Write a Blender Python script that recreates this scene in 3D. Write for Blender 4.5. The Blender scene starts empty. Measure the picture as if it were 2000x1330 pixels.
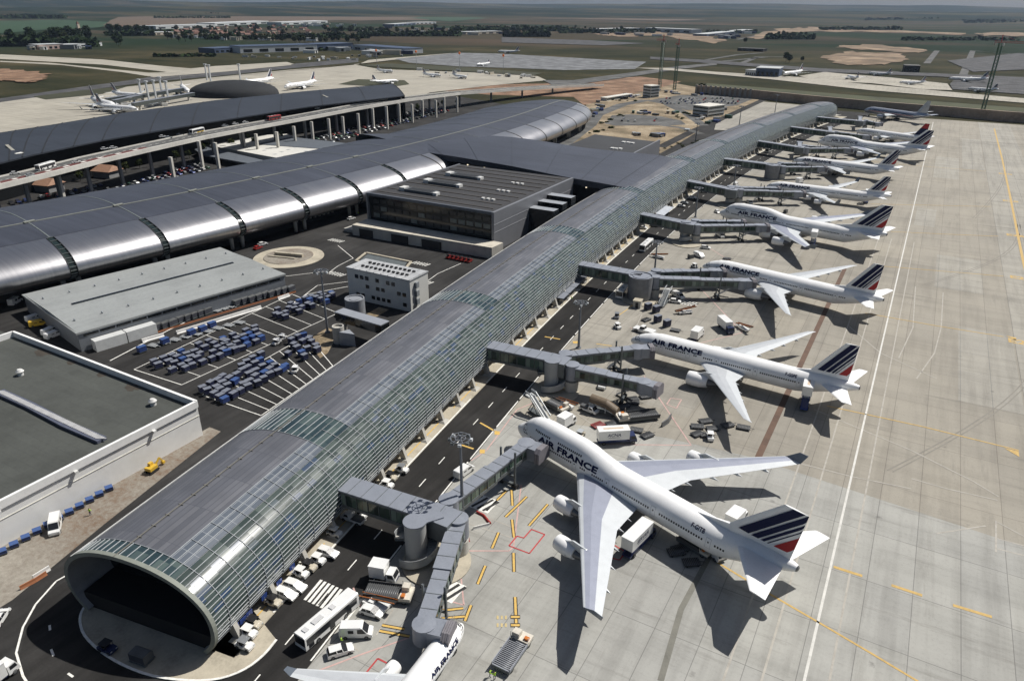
import bpy, bmesh, math, random
from math import sin, cos, pi, radians, sqrt, atan2, hypot
from mathutils import Vector, Matrix, noise
random.seed(7)
SC = bpy.context.scene
COL = SC.collection
# ------------------------------------------------------------------ camera
F_, PITCH, ROLL, YAW, HCAM = 1403.74, 0.43525, 0.0072, 0.51144, 94.92
_fw = Vector((-sin(YAW) * cos(PITCH), cos(YAW) * cos(PITCH), -sin(PITCH)))
_rt = Vector((cos(YAW), sin(YAW), 0)); _up = _rt.cross(_fw)
_r2 = cos(ROLL) * _rt + sin(ROLL) * _up; _u2 = -sin(ROLL) * _rt + cos(ROLL) * _up
CPOS = Vector((0, 0, HCAM))
def G(px, py, z=0.0):
    """world point at height z seen at photo pixel (px,py)"""
    d = _fw + _r2 * ((px - 1000) / F_) - _u2 * ((py - 665) / F_)
    t = (z - HCAM) / d.z
    return CPOS + d * t
cam = bpy.data.cameras.new("camera"); co = bpy.data.objects.new("camera", cam); COL.objects.link(co)
cam.sensor_fit = 'HORIZONTAL'; cam.sensor_width = 36.0; cam.lens = 36.0 * F_ / 2000.0
cam.clip_start = 1.0; cam.clip_end = 90000
m_ = Matrix((( _r2.x, _u2.x, -_fw.x, 0), (_r2.y, _u2.y, -_fw.y, 0), (_r2.z, _u2.z, -_fw.z, HCAM), (0, 0, 0, 1)))
co.matrix_world = m_
SC.camera = co
# ------------------------------------------------------------------ light
SUN_AZ, SUN_EL = radians(30), radians(53)
w = bpy.data.worlds.new("World"); SC.world = w; w.use_nodes = True
nt = w.node_tree; bg = nt.nodes["Background"]
sky = nt.nodes.new("ShaderNodeTexSky"); sky.sky_type = 'NISHITA'; sky.sun_disc = False
sky.sun_elevation = SUN_EL; sky.sun_rotation = SUN_AZ; sky.air_density = 1.0; sky.dust_density = 2.2; sky.ozone_density = 1.0
nt.links.new(sky.outputs[0], bg.inputs[0]); bg.inputs[1].default_value = 0.05
sl = bpy.data.lights.new("sun", 'SUN'); sl.energy = 4.95; sl.angle = radians(0.5); sl.color = (1.0, 0.965, 0.91)
so = bpy.data.objects.new("sun", sl); COL.objects.link(so)
sd = Vector((sin(SUN_AZ) * cos(SUN_EL), cos(SUN_AZ) * cos(SUN_EL), sin(SUN_EL)))
so.rotation_euler = (-sd).to_track_quat('-Z', 'Y').to_euler(); so.location = (0, 0, 300)
SC.view_settings.view_transform = 'Standard'; SC.view_settings.look = 'None'
SC.view_settings.exposure = 0.08; SC.view_settings.gamma = 1.0
SC.cycles.max_bounces = 6; SC.cycles.diffuse_bounces = 2; SC.cycles.glossy_bounces = 3
SC.cycles.transmission_bounces = 3; SC.cycles.volume_bounces = 0
SC.cycles.use_denoising = True; SC.cycles.caustics_reflective = False; SC.cycles.caustics_refractive = False
# ------------------------------------------------------------------ materials
MATS = {}
def _nodes(name):
    m = bpy.data.materials.new(name); m.use_nodes = True
    t = m.node_tree; b = t.nodes["Principled BSDF"]
    return m, t, b
def _n(t, typ, **kw):
    n = t.nodes.new(typ)
    for k, v in kw.items():
        if k.startswith('i_'):
            key = k[2:]
            n.inputs[int(key) if key.isdigit() else key].default_value = v
        else:
            setattr(n, k, v)
    return n
def _mixc(t, fac, a, b, blend='MIX'):
    n = t.nodes.new("ShaderNodeMix"); n.data_type = 'RGBA'; n.blend_type = blend
    for idx, v in ((0, fac), (6, a), (7, b)):
        if hasattr(v, 'node'): t.links.new(v, n.inputs[idx])
        elif idx == 0: n.inputs[0].default_value = v
        else: n.inputs[idx].default_value = (*v, 1) if len(v) == 3 else v
    return n.outputs[2]
def _ramp(t, fac, stops):
    n = t.nodes.new("ShaderNodeValToRGB"); cr = n.color_ramp
    while len(cr.elements) < len(stops): cr.elements.new(0.5)
    for e, (p, c) in zip(cr.elements, stops):
        e.position = p; e.color = (*c, 1) if len(c) == 3 else (c[0],) * 3 + (1,)
    t.links.new(fac, n.inputs[0]); return n.outputs[0]
def _math(t, op, a, b=0.0, c=None):
    n = t.nodes.new("ShaderNodeMath"); n.operation = op
    for i, v in enumerate((a, b, c)):
        if v is None: continue
        if hasattr(v, 'node'): t.links.new(v, n.inputs[i])
        else: n.inputs[i].default_value = v
    return n.outputs[0]
def _noise(t, vec, scale, detail=4.0, rough=0.55):
    n = _n(t, "ShaderNodeTexNoise", i_Scale=scale, i_Detail=detail, i_Roughness=rough)
    if vec is not None: t.links.new(vec, n.inputs['Vector'])
    return n.outputs['Fac']
def _obj(t): return t.nodes.new("ShaderNodeTexCoord").outputs['Object']
def _pos(t): return t.nodes.new("ShaderNodeNewGeometry").outputs['Position']
def _map(t, vec, scale=(1, 1, 1), rot=(0, 0, 0)):
    n = t.nodes.new("ShaderNodeMapping"); n.inputs['Scale'].default_value = scale; n.inputs['Rotation'].default_value = rot
    t.links.new(vec, n.inputs['Vector']); return n.outputs[0]
def _bump(t, b, h, strength=0.2, dist=0.05):
    n = _n(t, "ShaderNodeBump", i_Strength=strength, i_Distance=dist)
    t.links.new(h, n.inputs['Height']); t.links.new(n.outputs[0], b.inputs['Normal'])
def pm(name, col, rough=0.6, metal=0.0, var=0.25, scale=0.6, bump=0.0, bscale=8.0, spec=0.5, coat=0.0):
    """plain weathered material: two octaves of dirt noise over a base colour"""
    if name in MATS: return MATS[name]
    m, t, b = _nodes(name)
    v = _obj(t)
    n1 = _noise(t, v, scale, 5); n2 = _noise(t, v, scale * 9, 3)
    f = _math(t, 'ADD', _math(t, 'MULTIPLY', n1, 0.65), _math(t, 'MULTIPLY', n2, 0.35))
    lo = tuple(c * (1 - var) for c in col); hi = tuple(min(1, c * (1 + var * 0.6)) for c in col)
    c = _ramp(t, f, [(0.3, lo), (0.5, col), (0.7, hi)])
    t.links.new(c, b.inputs['Base Color'])
    b.inputs['Metallic'].default_value = metal; b.inputs['Specular IOR Level'].default_value = spec
    r = _math(t, 'MULTIPLY_ADD', n2, 0.25, rough - 0.12); t.links.new(r, b.inputs['Roughness'])
    if coat: b.inputs['Coat Weight'].default_value = coat; b.inputs['Coat Roughness'].default_value = 0.1
    if bump: _bump(t, b, _noise(t, v, bscale, 3), bump)
    MATS[name] = m; return m
def seam_mat(name, c, sx, sy, rough=0.7, dark=0.6, metal=0.0, stain=0.5):
    """sheet roofing with lap seams, ponding stains and streaks"""
    m, t, b = _nodes(name); v = _obj(t)
    br = _n(t, "ShaderNodeTexBrick", offset=0.5, i_Scale=1.0); t.links.new(v, br.inputs['Vector'])
    br.inputs['Mortar Size'].default_value = 0.06; br.inputs['Mortar Smooth'].default_value = 0.4; br.inputs['Brick Width'].default_value = sx; br.inputs['Row Height'].default_value = sy
    br.inputs['Color1'].default_value = (*c, 1); br.inputs['Color2'].default_value = (*[x * 0.92 for x in c], 1); br.inputs['Mortar'].default_value = (*[x * dark for x in c], 1)
    n1 = _noise(t, v, 0.07, 6, 0.62); n2 = _noise(t, v, 0.9, 4, 0.65)
    cc = _mixc(t, stain, br.outputs['Color'], _ramp(t, n1, [(0.33, (0.5, 0.5, 0.49)), (0.5, (1, 1, 1)), (0.7, (1.2, 1.2, 1.18))]), 'MULTIPLY')
    cc = _mixc(t, 0.35, cc, _ramp(t, n2, [(0.3, (0.65, 0.65, 0.65)), (0.55, (1, 1, 1))]), 'MULTIPLY')
    t.links.new(cc, b.inputs['Base Color']); b.inputs['Roughness'].default_value = rough; b.inputs['Metallic'].default_value = metal; b.inputs['Specular IOR Level'].default_value = .35
    return m
# ------------------------------------------------------------------ mesh builder
class MB:
    def __init__(s): s.v = []; s.f = []; s.m = []; s.sm = []; s.uv = {}; s.T = None
    def _p(s, p):
        p = Vector(p)
        if s.T is not None: p = s.T @ p
        s.v.append(p); return len(s.v) - 1
    def face(s, pts, m=0, smooth=False, uv=None):
        ids = [s._p(p) for p in pts]
        if uv: s.uv[len(s.f)] = uv
        s.f.append(ids); s.m.append(m); s.sm.append(smooth)
    def box(s, x0, x1, y0, y1, z0, z1, m=0, top=None):
        i = [s._p(p) for p in ((x0, y0, z0), (x1, y0, z0), (x1, y1, z0), (x0, y1, z0), (x0, y0, z1), (x1, y0, z1), (x1, y1, z1), (x0, y1, z1))]
        for k, q in enumerate(((3, 2, 1, 0), (4, 5, 6, 7), (0, 1, 5, 4), (1, 2, 6, 5), (2, 3, 7, 6), (3, 0, 4, 7))):
            s.f.append([i[a] for a in q]); s.m.append(top if (top is not None and k == 1) else m); s.sm.append(False)
    def bar(s, a, b, wd, ht=None, m=0, up=(0, 0, 1)):
        """rectangular bar between two points"""
        a = Vector(a); b = Vector(b); ht = ht or wd; d = (b - a)
        if d.length < 1e-6: return
        d.normalize(); u = Vector(up); r = d.cross(u)
        if r.length < 1e-4: r = d.cross(Vector((1, 0, 0)))
        r.normalize(); u = r.cross(d)
        q = []
        for p in (a, b):
            for sx, sy in ((-1, -1), (1, -1), (1, 1), (-1, 1)):
                q.append(s._p(p + r * (sx * wd / 2) + u * (sy * ht / 2)))
        for f in ((0, 1, 2, 3), (7, 6, 5, 4), (0, 4, 5, 1), (1, 5, 6, 2), (2, 6, 7, 3), (3, 7, 4, 0)):
            s.f.append([q[k] for k in f]); s.m.append(m); s.sm.append(False)
    def loft(s, rings, m=0, closed=True, caps=(True, True), smooth=True, mf=None):
        ids = [[s._p(p) for p in r] for r in rings]; n = len(ids[0])
        for a in range(len(ids) - 1):
            for k in range(n if closed else n - 1):
                k2 = (k + 1) % n
                s.f.append([ids[a][k], ids[a][k2], ids[a + 1][k2], ids[a + 1][k]])
                s.m.append(mf(a, k) if mf else m); s.sm.append(smooth)
        if closed and caps[0]: s.f.append(ids[0][::-1]); s.m.append(mf(0, 0) if mf else m); s.sm.append(False)
        if closed and caps[1]: s.f.append(ids[-1][:]); s.m.append(mf(len(ids) - 2, 0) if mf else m); s.sm.append(False)
    def cyl(s, a, b, r0, r1=None, n=12, m=0, caps=(True, True), smooth=True):
        a = Vector(a); b = Vector(b); r1 = r0 if r1 is None else r1
        d = (b - a).normalized(); u = Vector((0, 0, 1)) if abs(d.z) < 0.9 else Vector((1, 0, 0))
        r = d.cross(u).normalized(); u = r.cross(d)
        s.loft([[p + (r * cos(2 * pi * k / n) + u * sin(2 * pi * k / n)) * rr for k in range(n)] for p, rr in ((a, r0), (b, r1))], m, True, caps, smooth)
    def lathe(s, prof, n=24, m=0, axis='z', mf=None, c=(0, 0, 0)):
        """prof: list of (along, radius)"""
        rings = []
        for h, r in prof:
            ring = []
            for k in range(n):
                a = 2 * pi * k / n
                if axis == 'z': ring.append((c[0] + r * cos(a), c[1] + r * sin(a), c[2] + h))
                else: ring.append((c[0] + h, c[1] + r * cos(a), c[2] + r * sin(a)))
            rings.append(ring)
        s.loft(rings, m, True, (False, False), True, mf)
    def prism(s, pts, z0, z1, m=0, top=None):
        """vertical extrusion of a plan polygon"""
        n = len(pts); z1f = z1 if callable(z1) else (lambda x, y: z1)
        lo = [s._p((p[0], p[1], z0)) for p in pts]; hi = [s._p((p[0], p[1], z1f(p[0], p[1]))) for p in pts]
        for k in range(n):
            k2 = (k + 1) % n; s.f.append([lo[k], lo[k2], hi[k2], hi[k]]); s.m.append(m); s.sm.append(False)
        s.f.append(hi); s.m.append(m if top is None else top); s.sm.append(False)
        s.f.append(lo[::-1]); s.m.append(m); s.sm.append(False)
    def side(s, prof, y0, y1, m=0, t0=None):
        """extrude a side profile (x,z) across y; t0: optional narrower upper width scaling by z"""
        n = len(prof)
        def P(p, sg):
            y = y0 if sg < 0 else y1
            if t0: y *= t0(p[1])
            return (p[0], y, p[1])
        a = [s._p(P(p, -1)) for p in prof]; b = [s._p(P(p, 1)) for p in prof]
        for k in range(n):
            k2 = (k + 1) % n; s.f.append([a[k], b[k], b[k2], a[k2]]); s.m.append(m); s.sm.append(False)
        s.f.append(a); s.m.append(m); s.sm.append(False); s.f.append(b[::-1]); s.m.append(m); s.sm.append(False)
    def build(s, name, mats, parent=None, fixn=True):
        me = bpy.data.meshes.new(name)
        me.from_pydata([tuple(p) for p in s.v], [], s.f)
        if not isinstance(mats, (list, tuple)): mats = [mats]
        for q in mats: me.materials.append(q)
        me.polygons.foreach_set("material_index", s.m)
        me.polygons.foreach_set("use_smooth", s.sm)
        if s.uv:
            ul = me.uv_layers.new(name="UVMap")
            for fi, uvs in s.uv.items():
                st = me.polygons[fi].loop_start
                for k, q in enumerate(uvs): ul.data[st + k].uv = q
        if fixn:
            bm = bmesh.new(); bm.from_mesh(me)
            if any(s.sm) and len(bm.verts) < 60000: bmesh.ops.remove_doubles(bm, verts=bm.verts, dist=0.001)
            bmesh.ops.recalc_face_normals(bm, faces=bm.faces)
            for e in bm.edges:
                if len(e.link_faces) == 2 and e.calc_face_angle(0) > 0.62: e.smooth = False
            bm.to_mesh(me); bm.free()
        me.update()
        o = bpy.data.objects.new(name, me); COL.objects.link(o)
        if parent is not None: o.parent = parent
        return o
def tag(o, label=None, cat=None, group=None, kind=None):
    if label: o['label'] = label
    if cat: o['category'] = cat
    if group: o['group'] = group
    if kind: o['kind'] = kind
    return o
def empty(name, loc=(0, 0, 0), rz=0.0):
    o = bpy.data.objects.new(name, None); COL.objects.link(o); o.location = loc; o.rotation_euler = (0, 0, rz)
    o.empty_display_size = 0.5; return o
def thing(name, label, cat, loc=(0, 0, 0), rz=0.0, group=None):
    return tag(empty(name, loc, rz), label, cat, group)
def dup(o, loc, rz, label=None, group=None, scale=None):
    c = o.copy(); COL.objects.link(c); c.location = loc; c.rotation_euler = (0, 0, rz)
    if scale: c.scale = (scale,) * 3 if isinstance(scale, (int, float)) else scale
    if label: c['label'] = label
    if group: c['group'] = group
    for ch in list(o.children):
        d = ch.copy(); COL.objects.link(d); d.parent = c
        for g in list(ch.children):
            e = g.copy(); COL.objects.link(e); e.parent = d
    return c
def lerp(a, b, t): return a + (b - a) * t
def interp(tab, x):
    if x <= tab[0][0]: return tab[0][1]
    for (a, va), (b, vb) in zip(tab, tab[1:]):
        if x <= b:
            return va + (vb - va) * (x - a) / (b - a)
    return tab[-1][1]
def smooth_tab(tab, n=4):
    """Catmull-Rom refinement of a table of (x, v)"""
    out = []
    for i in range(len(tab) - 1):
        p0 = tab[max(0, i - 1)]; p1 = tab[i]; p2 = tab[i + 1]; p3 = tab[min(len(tab) - 1, i + 2)]
        for k in range(n):
            t = k / n
            out.append(tuple(0.5 * ((2 * p1[j]) + (-p0[j] + p2[j]) * t + (2 * p0[j] - 5 * p1[j] + 4 * p2[j] - p3[j]) * t * t + (-p0[j] + 3 * p1[j] - 3 * p2[j] + p3[j]) * t ** 3) for j in range(len(p1))))
    out.append(tuple(tab[-1])); return out
# ------------------------------------------------------------------ ground materials
def concrete_mat(name, c1, c2, joint, sx=7.5, sy=7.5, streak=0.22):
    m, t, b = _nodes(name); v = _pos(t)
    br = _n(t, "ShaderNodeTexBrick", offset=0.0, i_Scale=1.0); t.links.new(v, br.inputs['Vector'])
    br.inputs['Mortar Size'].default_value = 0.085; br.inputs['Brick Width'].default_value = sx; br.inputs['Row Height'].default_value = sy
    br.inputs['Mortar Smooth'].default_value = 0.6
    br.inputs['Color1'].default_value = (*c1, 1); br.inputs['Color2'].default_value = (*c2, 1); br.inputs['Mortar'].default_value = (*joint, 1)
    big = _noise(t, v, 0.018, 5, 0.6)
    st = _noise(t, _map(t, v, (0.012, 0.16, 0.1), (0, 0, 0.12)), 1.0, 6, 0.65)
    st2 = _noise(t, _map(t, v, (0.35, 0.022, 0.1)), 1.0, 5, 0.6)
    fine = _noise(t, v, 1.6, 4, 0.7)
    c = _mixc(t, streak * 1.2, br.outputs['Color'], _ramp(t, st, [(0.32, (0.30, 0.30, 0.29)), (0.52, (1, 1, 1)), (0.7, (1.2, 1.2, 1.2))]), 'MULTIPLY')
    c = _mixc(t, streak * 1.3, c, _ramp(t, st2, [(0.34, (0.35, 0.34, 0.33)), (0.55, (1, 1, 1))]), 'MULTIPLY')
    c = _mixc(t, 0.45, c, _ramp(t, big, [(0.32, (0.62, 0.62, 0.63)), (0.5, (1, 1, 1)), (0.68, (1.15, 1.14, 1.12))]), 'MULTIPLY')
    c = _mixc(t, 0.35, c, _ramp(t, fine, [(0.3, (0.7, 0.7, 0.7)), (0.5, (1, 1, 1))]), 'MULTIPLY')
    sm = _noise(t, _map(t, v, (0.035, 0.30, 1), (0, 0, -0.35)), 1.0, 6, 0.7); sm2 = _noise(t, _map(t, v, (0.22, 0.03, 1), (0, 0, 0.1)), 1.0, 6, 0.7)
    c = _mixc(t, _ramp(t, sm, [(0.57, (0.0,)), (0.70, (0.45,))]), c, (0.13, 0.122, 0.108)); c = _mixc(t, _ramp(t, sm2, [(0.58, (0.0,)), (0.72, (0.4,))]), c, (0.15, 0.14, 0.122))
    # oil drips and rubber spots
    sp = t.nodes.new("ShaderNodeTexVoronoi"); sp.inputs['Scale'].default_value = 0.11; t.links.new(v, sp.inputs['Vector'])
    dd = _math(t, 'ADD', sp.outputs['Distance'], _math(t, 'MULTIPLY', fine, 0.14))
    c = _mixc(t, _ramp(t, dd, [(0.085, (0.5,)), (0.14, (0.0,))]), c, (0.10, 0.095, 0.09))
    t.links.new(c, b.inputs['Base Color']); b.inputs['Roughness'].default_value = 0.85; b.inputs['Specular IOR Level'].default_value = 0.25
    return m
def asphalt_mat(name, c, patch=0.5):
    m, t, b = _nodes(name); v = _pos(t)
    n1 = _noise(t, v, 0.05, 6, 0.6); n2 = _noise(t, v, 3.0, 3, 0.7); n3 = _noise(t, _map(t, v, (0.5, 0.03, 1), (0, 0, -0.12)), 1.0, 4)
    cc = _ramp(t, n1, [(0.3, tuple(x * 0.65 for x in c)), (0.5, c), (0.72, tuple(x * 1.7 for x in c))])
    cc = _mixc(t, patch, cc, _ramp(t, n3, [(0.35, (0.6, 0.6, 0.6)), (0.6, (1.25, 1.25, 1.25))]), 'MULTIPLY')
    cc = _mixc(t, 0.4, cc, _ramp(t, n2, [(0.3, (0.65, 0.65, 0.65)), (0.6, (1.15, 1.15, 1.15))]), 'MULTIPLY')
    t.links.new(cc, b.inputs['Base Color']); b.inputs['Roughness'].default_value = 0.88; b.inputs['Specular IOR Level'].default_value = 0.2
    return m
def dirt_mat(name, c1, c2, c3, sc=0.04):
    m, t, b = _nodes(name); v = _pos(t)
    n1 = _noise(t, v, sc, 7, 0.65); n2 = _noise(t, v, 0.9, 5, 0.7)
    f = _math(t, 'MULTIPLY_ADD', n2, 0.4, _math(t, 'MULTIPLY', n1, 0.6))
    c = _ramp(t, f, [(0.36, c1), (0.5, c2), (0.62, c3)])
    t.links.new(c, b.inputs['Base Color']); b.inputs['Roughness'].default_value = 0.95; _bump(t, b, n2, 0.4, 0.3)
    return m
def terrain_mat():
    m, t, b = _nodes("terrain"); v = _pos(t)
    # near: rough airfield grass
    g1 = _noise(t, v, 0.006, 6, 0.62); g2 = _noise(t, v, 0.15, 4, 0.7); g3 = _noise(t, _map(t, v, (0.002, 0.02, 1), (0, 0, 0.5)), 1.0, 5)
    gf = _math(t, 'ADD', _math(t, 'MULTIPLY', g1, 0.55), _math(t, 'MULTIPLY_ADD', g2, 0.2, _math(t, 'MULTIPLY', g3, 0.3)))
    grass = _ramp(t, gf, [(0.32, (0.009, 0.013, 0.006)), (0.45, (0.021, 0.024, 0.011)), (0.55, (0.040, 0.038, 0.019)), (0.68, (0.085, 0.068, 0.036))])
    # far: patchwork of fields
    vv = _map(t, v, (0.0010, 0.0030, 1), (0, 0, 0.45))
    vo = t.nodes.new("ShaderNodeTexVoronoi"); vo.feature = 'F1'; vo.distance = 'CHEBYCHEV'; vo.inputs['Scale'].default_value = 1.0; vo.inputs['Randomness'].default_value = 0.85
    t.links.new(vv, vo.inputs['Vector'])
    sep = t.nodes.new("ShaderNodeSeparateColor"); t.links.new(vo.outputs['Color'], sep.inputs[0])
    fields = _ramp(t, sep.outputs[0], [(0.0, (0.010, 0.018, 0.008)), (0.18, (0.014, 0.032, 0.012)), (0.3, (0.058, 0.044, 0.030)), (0.48, (0.085, 0.062, 0.042)), (0.62, (0.030, 0.030, 0.018)), (0.8, (0.068, 0.053, 0.034)), (1.0, (0.020, 0.026, 0.012))])
    fn = _noise(t, v, 0.0012, 7, 0.65)
    fields = _mixc(t, 0.7, fields, _ramp(t, fn, [(0.35, (0.45, 0.5, 0.45)), (0.55, (1, 1, 1)), (0.7, (1.2, 1.15, 1.0))]), 'MULTIPLY')
    wd = _noise(t, _map(t, v, (0.00035, 0.0009, 1), (0, 0, 0.5)), 1.0, 8, 0.6)
    fields = _mixc(t, _ramp(t, wd, [(0.53, (0.0,)), (0.56, (1.0,))]), fields, (0.014, 0.026, 0.012))
    ln = t.nodes.new("ShaderNodeVectorMath"); ln.operation = 'LENGTH'; t.links.new(v, ln.inputs[0])
    k = _ramp(t, _math(t, 'MULTIPLY', ln.outputs['Value'], 1 / 4000.0), [(0.46, (0.0,)), (0.56, (1.0,))])
    c = _mixc(t, k, grass, fields)
    t.links.new(c, b.inputs['Base Color']); b.inputs['Roughness'].default_value = 1.0; b.inputs['Specular IOR Level'].default_value = 0.1
    return m
M_BEIGE = concrete_mat("concrete_beige", (0.322, 0.298, 0.250), (0.298, 0.277, 0.235), (0.19, 0.17, 0.145), 7.5, 22.0, 0.15)
M_GREY = concrete_mat("concrete_grey", (0.375, 0.370, 0.338), (0.345, 0.342, 0.318), (0.20, 0.197, 0.185), 7.5, 15.0, 0.2)
M_PALE = concrete_mat("concrete_pale", (0.350, 0.332, 0.288), (0.330, 0.314, 0.275), (0.2, 0.2, 0.19), 7.5, 15.0, 0.2)
M_STAND = concrete_mat("concrete_stand", (0.325, 0.305, 0.262), (0.302, 0.286, 0.250), (0.19, 0.18, 0.16), 7.5, 15, 0.22)
M_ROAD = asphalt_mat("asphalt_road", (0.023, 0.022, 0.021), 0.6)
M_YARD = asphalt_mat("asphalt_yard", (0.030, 0.029, 0.028), 0.5)
M_OLDROAD = asphalt_mat("asphalt_old", (0.105, 0.105, 0.102), 0.4)
M_DIRT = dirt_mat("dirt", (0.14, 0.085, 0.05), (0.225, 0.20, 0.165), (0.31, 0.285, 0.24))
M_SAND = dirt_mat("sand", (0.055, 0.05, 0.026), (0.22, 0.165, 0.10), (0.42, 0.35, 0.245))
M_EARTH = dirt_mat("red_earth", (0.045, 0.038, 0.02), (0.19, 0.105, 0.06), (0.33, 0.22, 0.14))
M_KERB = pm("kerb_concrete", (0.42, 0.40, 0.35), 0.85, var=0.25, scale=0.4)
M_PAVE = pm("paving", (0.40, 0.36, 0.28), 0.85, var=0.35, scale=0.25)
M_WHITE = pm("road_paint_white", (0.74, 0.73, 0.68), 0.7, var=0.3, scale=1.5)
M_FAINT = pm("worn_paint_white", (0.375, 0.352, 0.308), 0.8, var=0.3, scale=0.6)
M_YEL = pm("road_paint_yellow", (0.47, 0.31, 0.09), 0.7, var=0.3, scale=1.5)
M_YELB = pm("road_paint_bright_yellow", (0.60, 0.39, 0.10), 0.7, var=0.25, scale=1.5)
M_RED = pm("road_paint_red", (0.42, 0.05, 0.05), 0.7, var=0.3, scale=1.0)
M_PINK = pm("road_paint_pink", (0.50, 0.33, 0.30), 0.75, var=0.3, scale=0.8)
M_BLKP = pm("road_paint_black", (0.022, 0.022, 0.022), 0.7, var=0.3, scale=1.5)
M_DRAIN = pm("drain_rust", (0.115, 0.068, 0.046), 0.85, var=0.4, scale=0.3)
# ------------------------------------------------------------------ the jetty arc
def XC(y): return -127.0 + 1.81e-4 * (y - 460.0) ** 2 + 6.5e-5 * max(0.0, y - 260.0) ** 2
def XCd(y): return 2 * 1.81e-4 * (y - 460.0) + 1.3e-4 * max(0.0, y - 260.0)
def arc(y, off, z=0.0):
    """point at lateral offset from the concourse axis"""
    d = Vector((XCd(y), 1, 0)).normalized(); n = Vector((d.y, -d.x, 0))
    return Vector((XC(y), y, z)) + n * off
# ------------------------------------------------------------------ ground sheets
def sheet(name, pts, z, mat, parent=None):
    mb = MB(); mb.face([(p[0], p[1], z) for p in pts]); o = mb.build(name, mat, parent)
    if o.data.polygons[0].normal.z < 0: o.data.flip_normals()
    return tag(o, kind='structure') if parent is None else o
_rj = random.Random(99)
def psheet(name, pix, z, mat, jit=0.0):
    if jit:
        out = []
        for (x0, y0), (x1, y1) in zip(pix, pix[1:] + pix[:1]):
            for k in range(7): out.append((lerp(x0, x1, k / 7) + _rj.uniform(-6, 6) * jit, lerp(y0, y1, k / 7) + _rj.uniform(-1, 1) * jit))
        pix = out
    return sheet(name, [G(*p) for p in pix], z, mat)
mb = MB(); R_ = 60000
mb.face([(-R_, -R_, 0), (R_, -R_, 0), (R_, R_, 0), (-R_, R_, 0)])
tag(mb.build("ground", terrain_mat()), kind='structure')
sheet("service_yard", [(-560, -80), (-55, -80), (-55, 830), (-150, 830), (-235, 500), (-300, 650), (-560, 760)], 0.02, M_YARD)
ys = [-80] + list(range(20, 800, 20)) + [812]
edge = [arc(y, 29.5) for y in ys]
sheet("apron", [tuple(p) for p in edge] + [(0, 815), (400, 815), (400, -80)], 0.05, M_BEIGE)
cut = G(1440, 950)
sheet("apron_grey", [(p.x, p.y) for p in (arc(y, 29.5) for y in (-80, 0, 40, 80, 120))] + [(arc(138, 29.5).x, 138), (-40, 148), (cut.x, 150), (60, 143), (60, -80)], 0.065, M_GREY)
sheet("apron_strip", [(37.5, -80), (62, -80), (62, 815), (37.5, 815)], 0.08, M_PALE)
for k, (y0, y1) in enumerate(((160, 330), (330, 470), (470, 600), (600, 720))):
    pts = [arc(y, 29.5) for y in (y0, (y0 + y1) / 2, y1 - 6)] + [Vector((-36 + k, y1 - 6, 0)), Vector((-38 + k, y0, 0))]
    sheet("apron_stand", [(p.x, p.y) for p in pts], 0.065, M_STAND)
for (x0, x1, y0, y1) in ((3, 12, 392, 430), (14, 30, 300, 345), (22, 37, 205, 262), (8, 22, 520, 600), (24, 37, 560, 700), (62, 90, 180, 520)):
    sheet("apron_patch", [(x0, y0), (x1, y0), (x1, y1), (x0, y1)], 0.068, M_PALE)
# service road under the bridges
mb = MB()
for a, b in zip(ys, ys[1:]):
    mb.face([arc(a, 17.5, .06), arc(a, 29.5, .06), arc(b, 29.5, .06), arc(b, 17.5, .06)])
loop = [G(*p) for p in ((-140, 1290), (35, 1290), (70, 1175), (150, 1120), (300, 1010), (480, 1265), (600, 1330), (560, 1420), (300, 1500), (-140, 1450))]
mb.face([(p.x, p.y, 0.055) for p in loop])
tag(mb.build("service_road", M_ROAD), kind='structure')
# kerbed pavement under the concourse
mb = MB(); yk = list(range(48, 790, 10))
for a, b in zip(yk, yk[1:]):
    for o0, o1 in ((-16, 17.5),):
        mb.face([arc(a, o0, .17), arc(a, o1, .17), arc(b, o1, .17), arc(b, o0, .17)])
        mb.face([arc(a, o1, .0), arc(b, o1, .0), arc(b, o1, .17), arc(a, o1, .17)])
        mb.face([arc(a, o0, .0), arc(b, o0, .0), arc(b, o0, .17), arc(a, o0, .17)])
# rounded forecourt before the mouth
ring = [Vector(q) for q in smooth_tab([tuple(G(*q)) for q in ((172, 1178), (160, 1196), (157, 1216), (166, 1242), (196, 1272), (242, 1300), (300, 1321), (370, 1330), (430, 1326), (478, 1308), (515, 1280), (540, 1250))], 3)]
mb.face([(p.x, p.y, .17) for p in ring] + [tuple(arc(58, 12, .17)), tuple(arc(58, -10, .17))])
for p, q in zip(ring, ring[1:]): mb.face([(p.x, p.y, 0), (q.x, q.y, 0), (q.x, q.y, .17), (p.x, p.y, .17)])
tag(mb.build("pavement", M_PAVE), kind='structure')
mb = MB()
for p, q in zip(ring, ring[1:]):
    mb.bar((p.x, p.y, .2), (q.x, q.y, .2), 0.4, 0.12)
for a, b in zip(yk, yk[1:]):
    if (a // 10) % 9 != 4: mb.bar(arc(a, 17.3, .2), arc(b, 17.3, .2), 0.35, 0.1)
tag(mb.build("kerb", M_WHITE), kind='structure')
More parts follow.
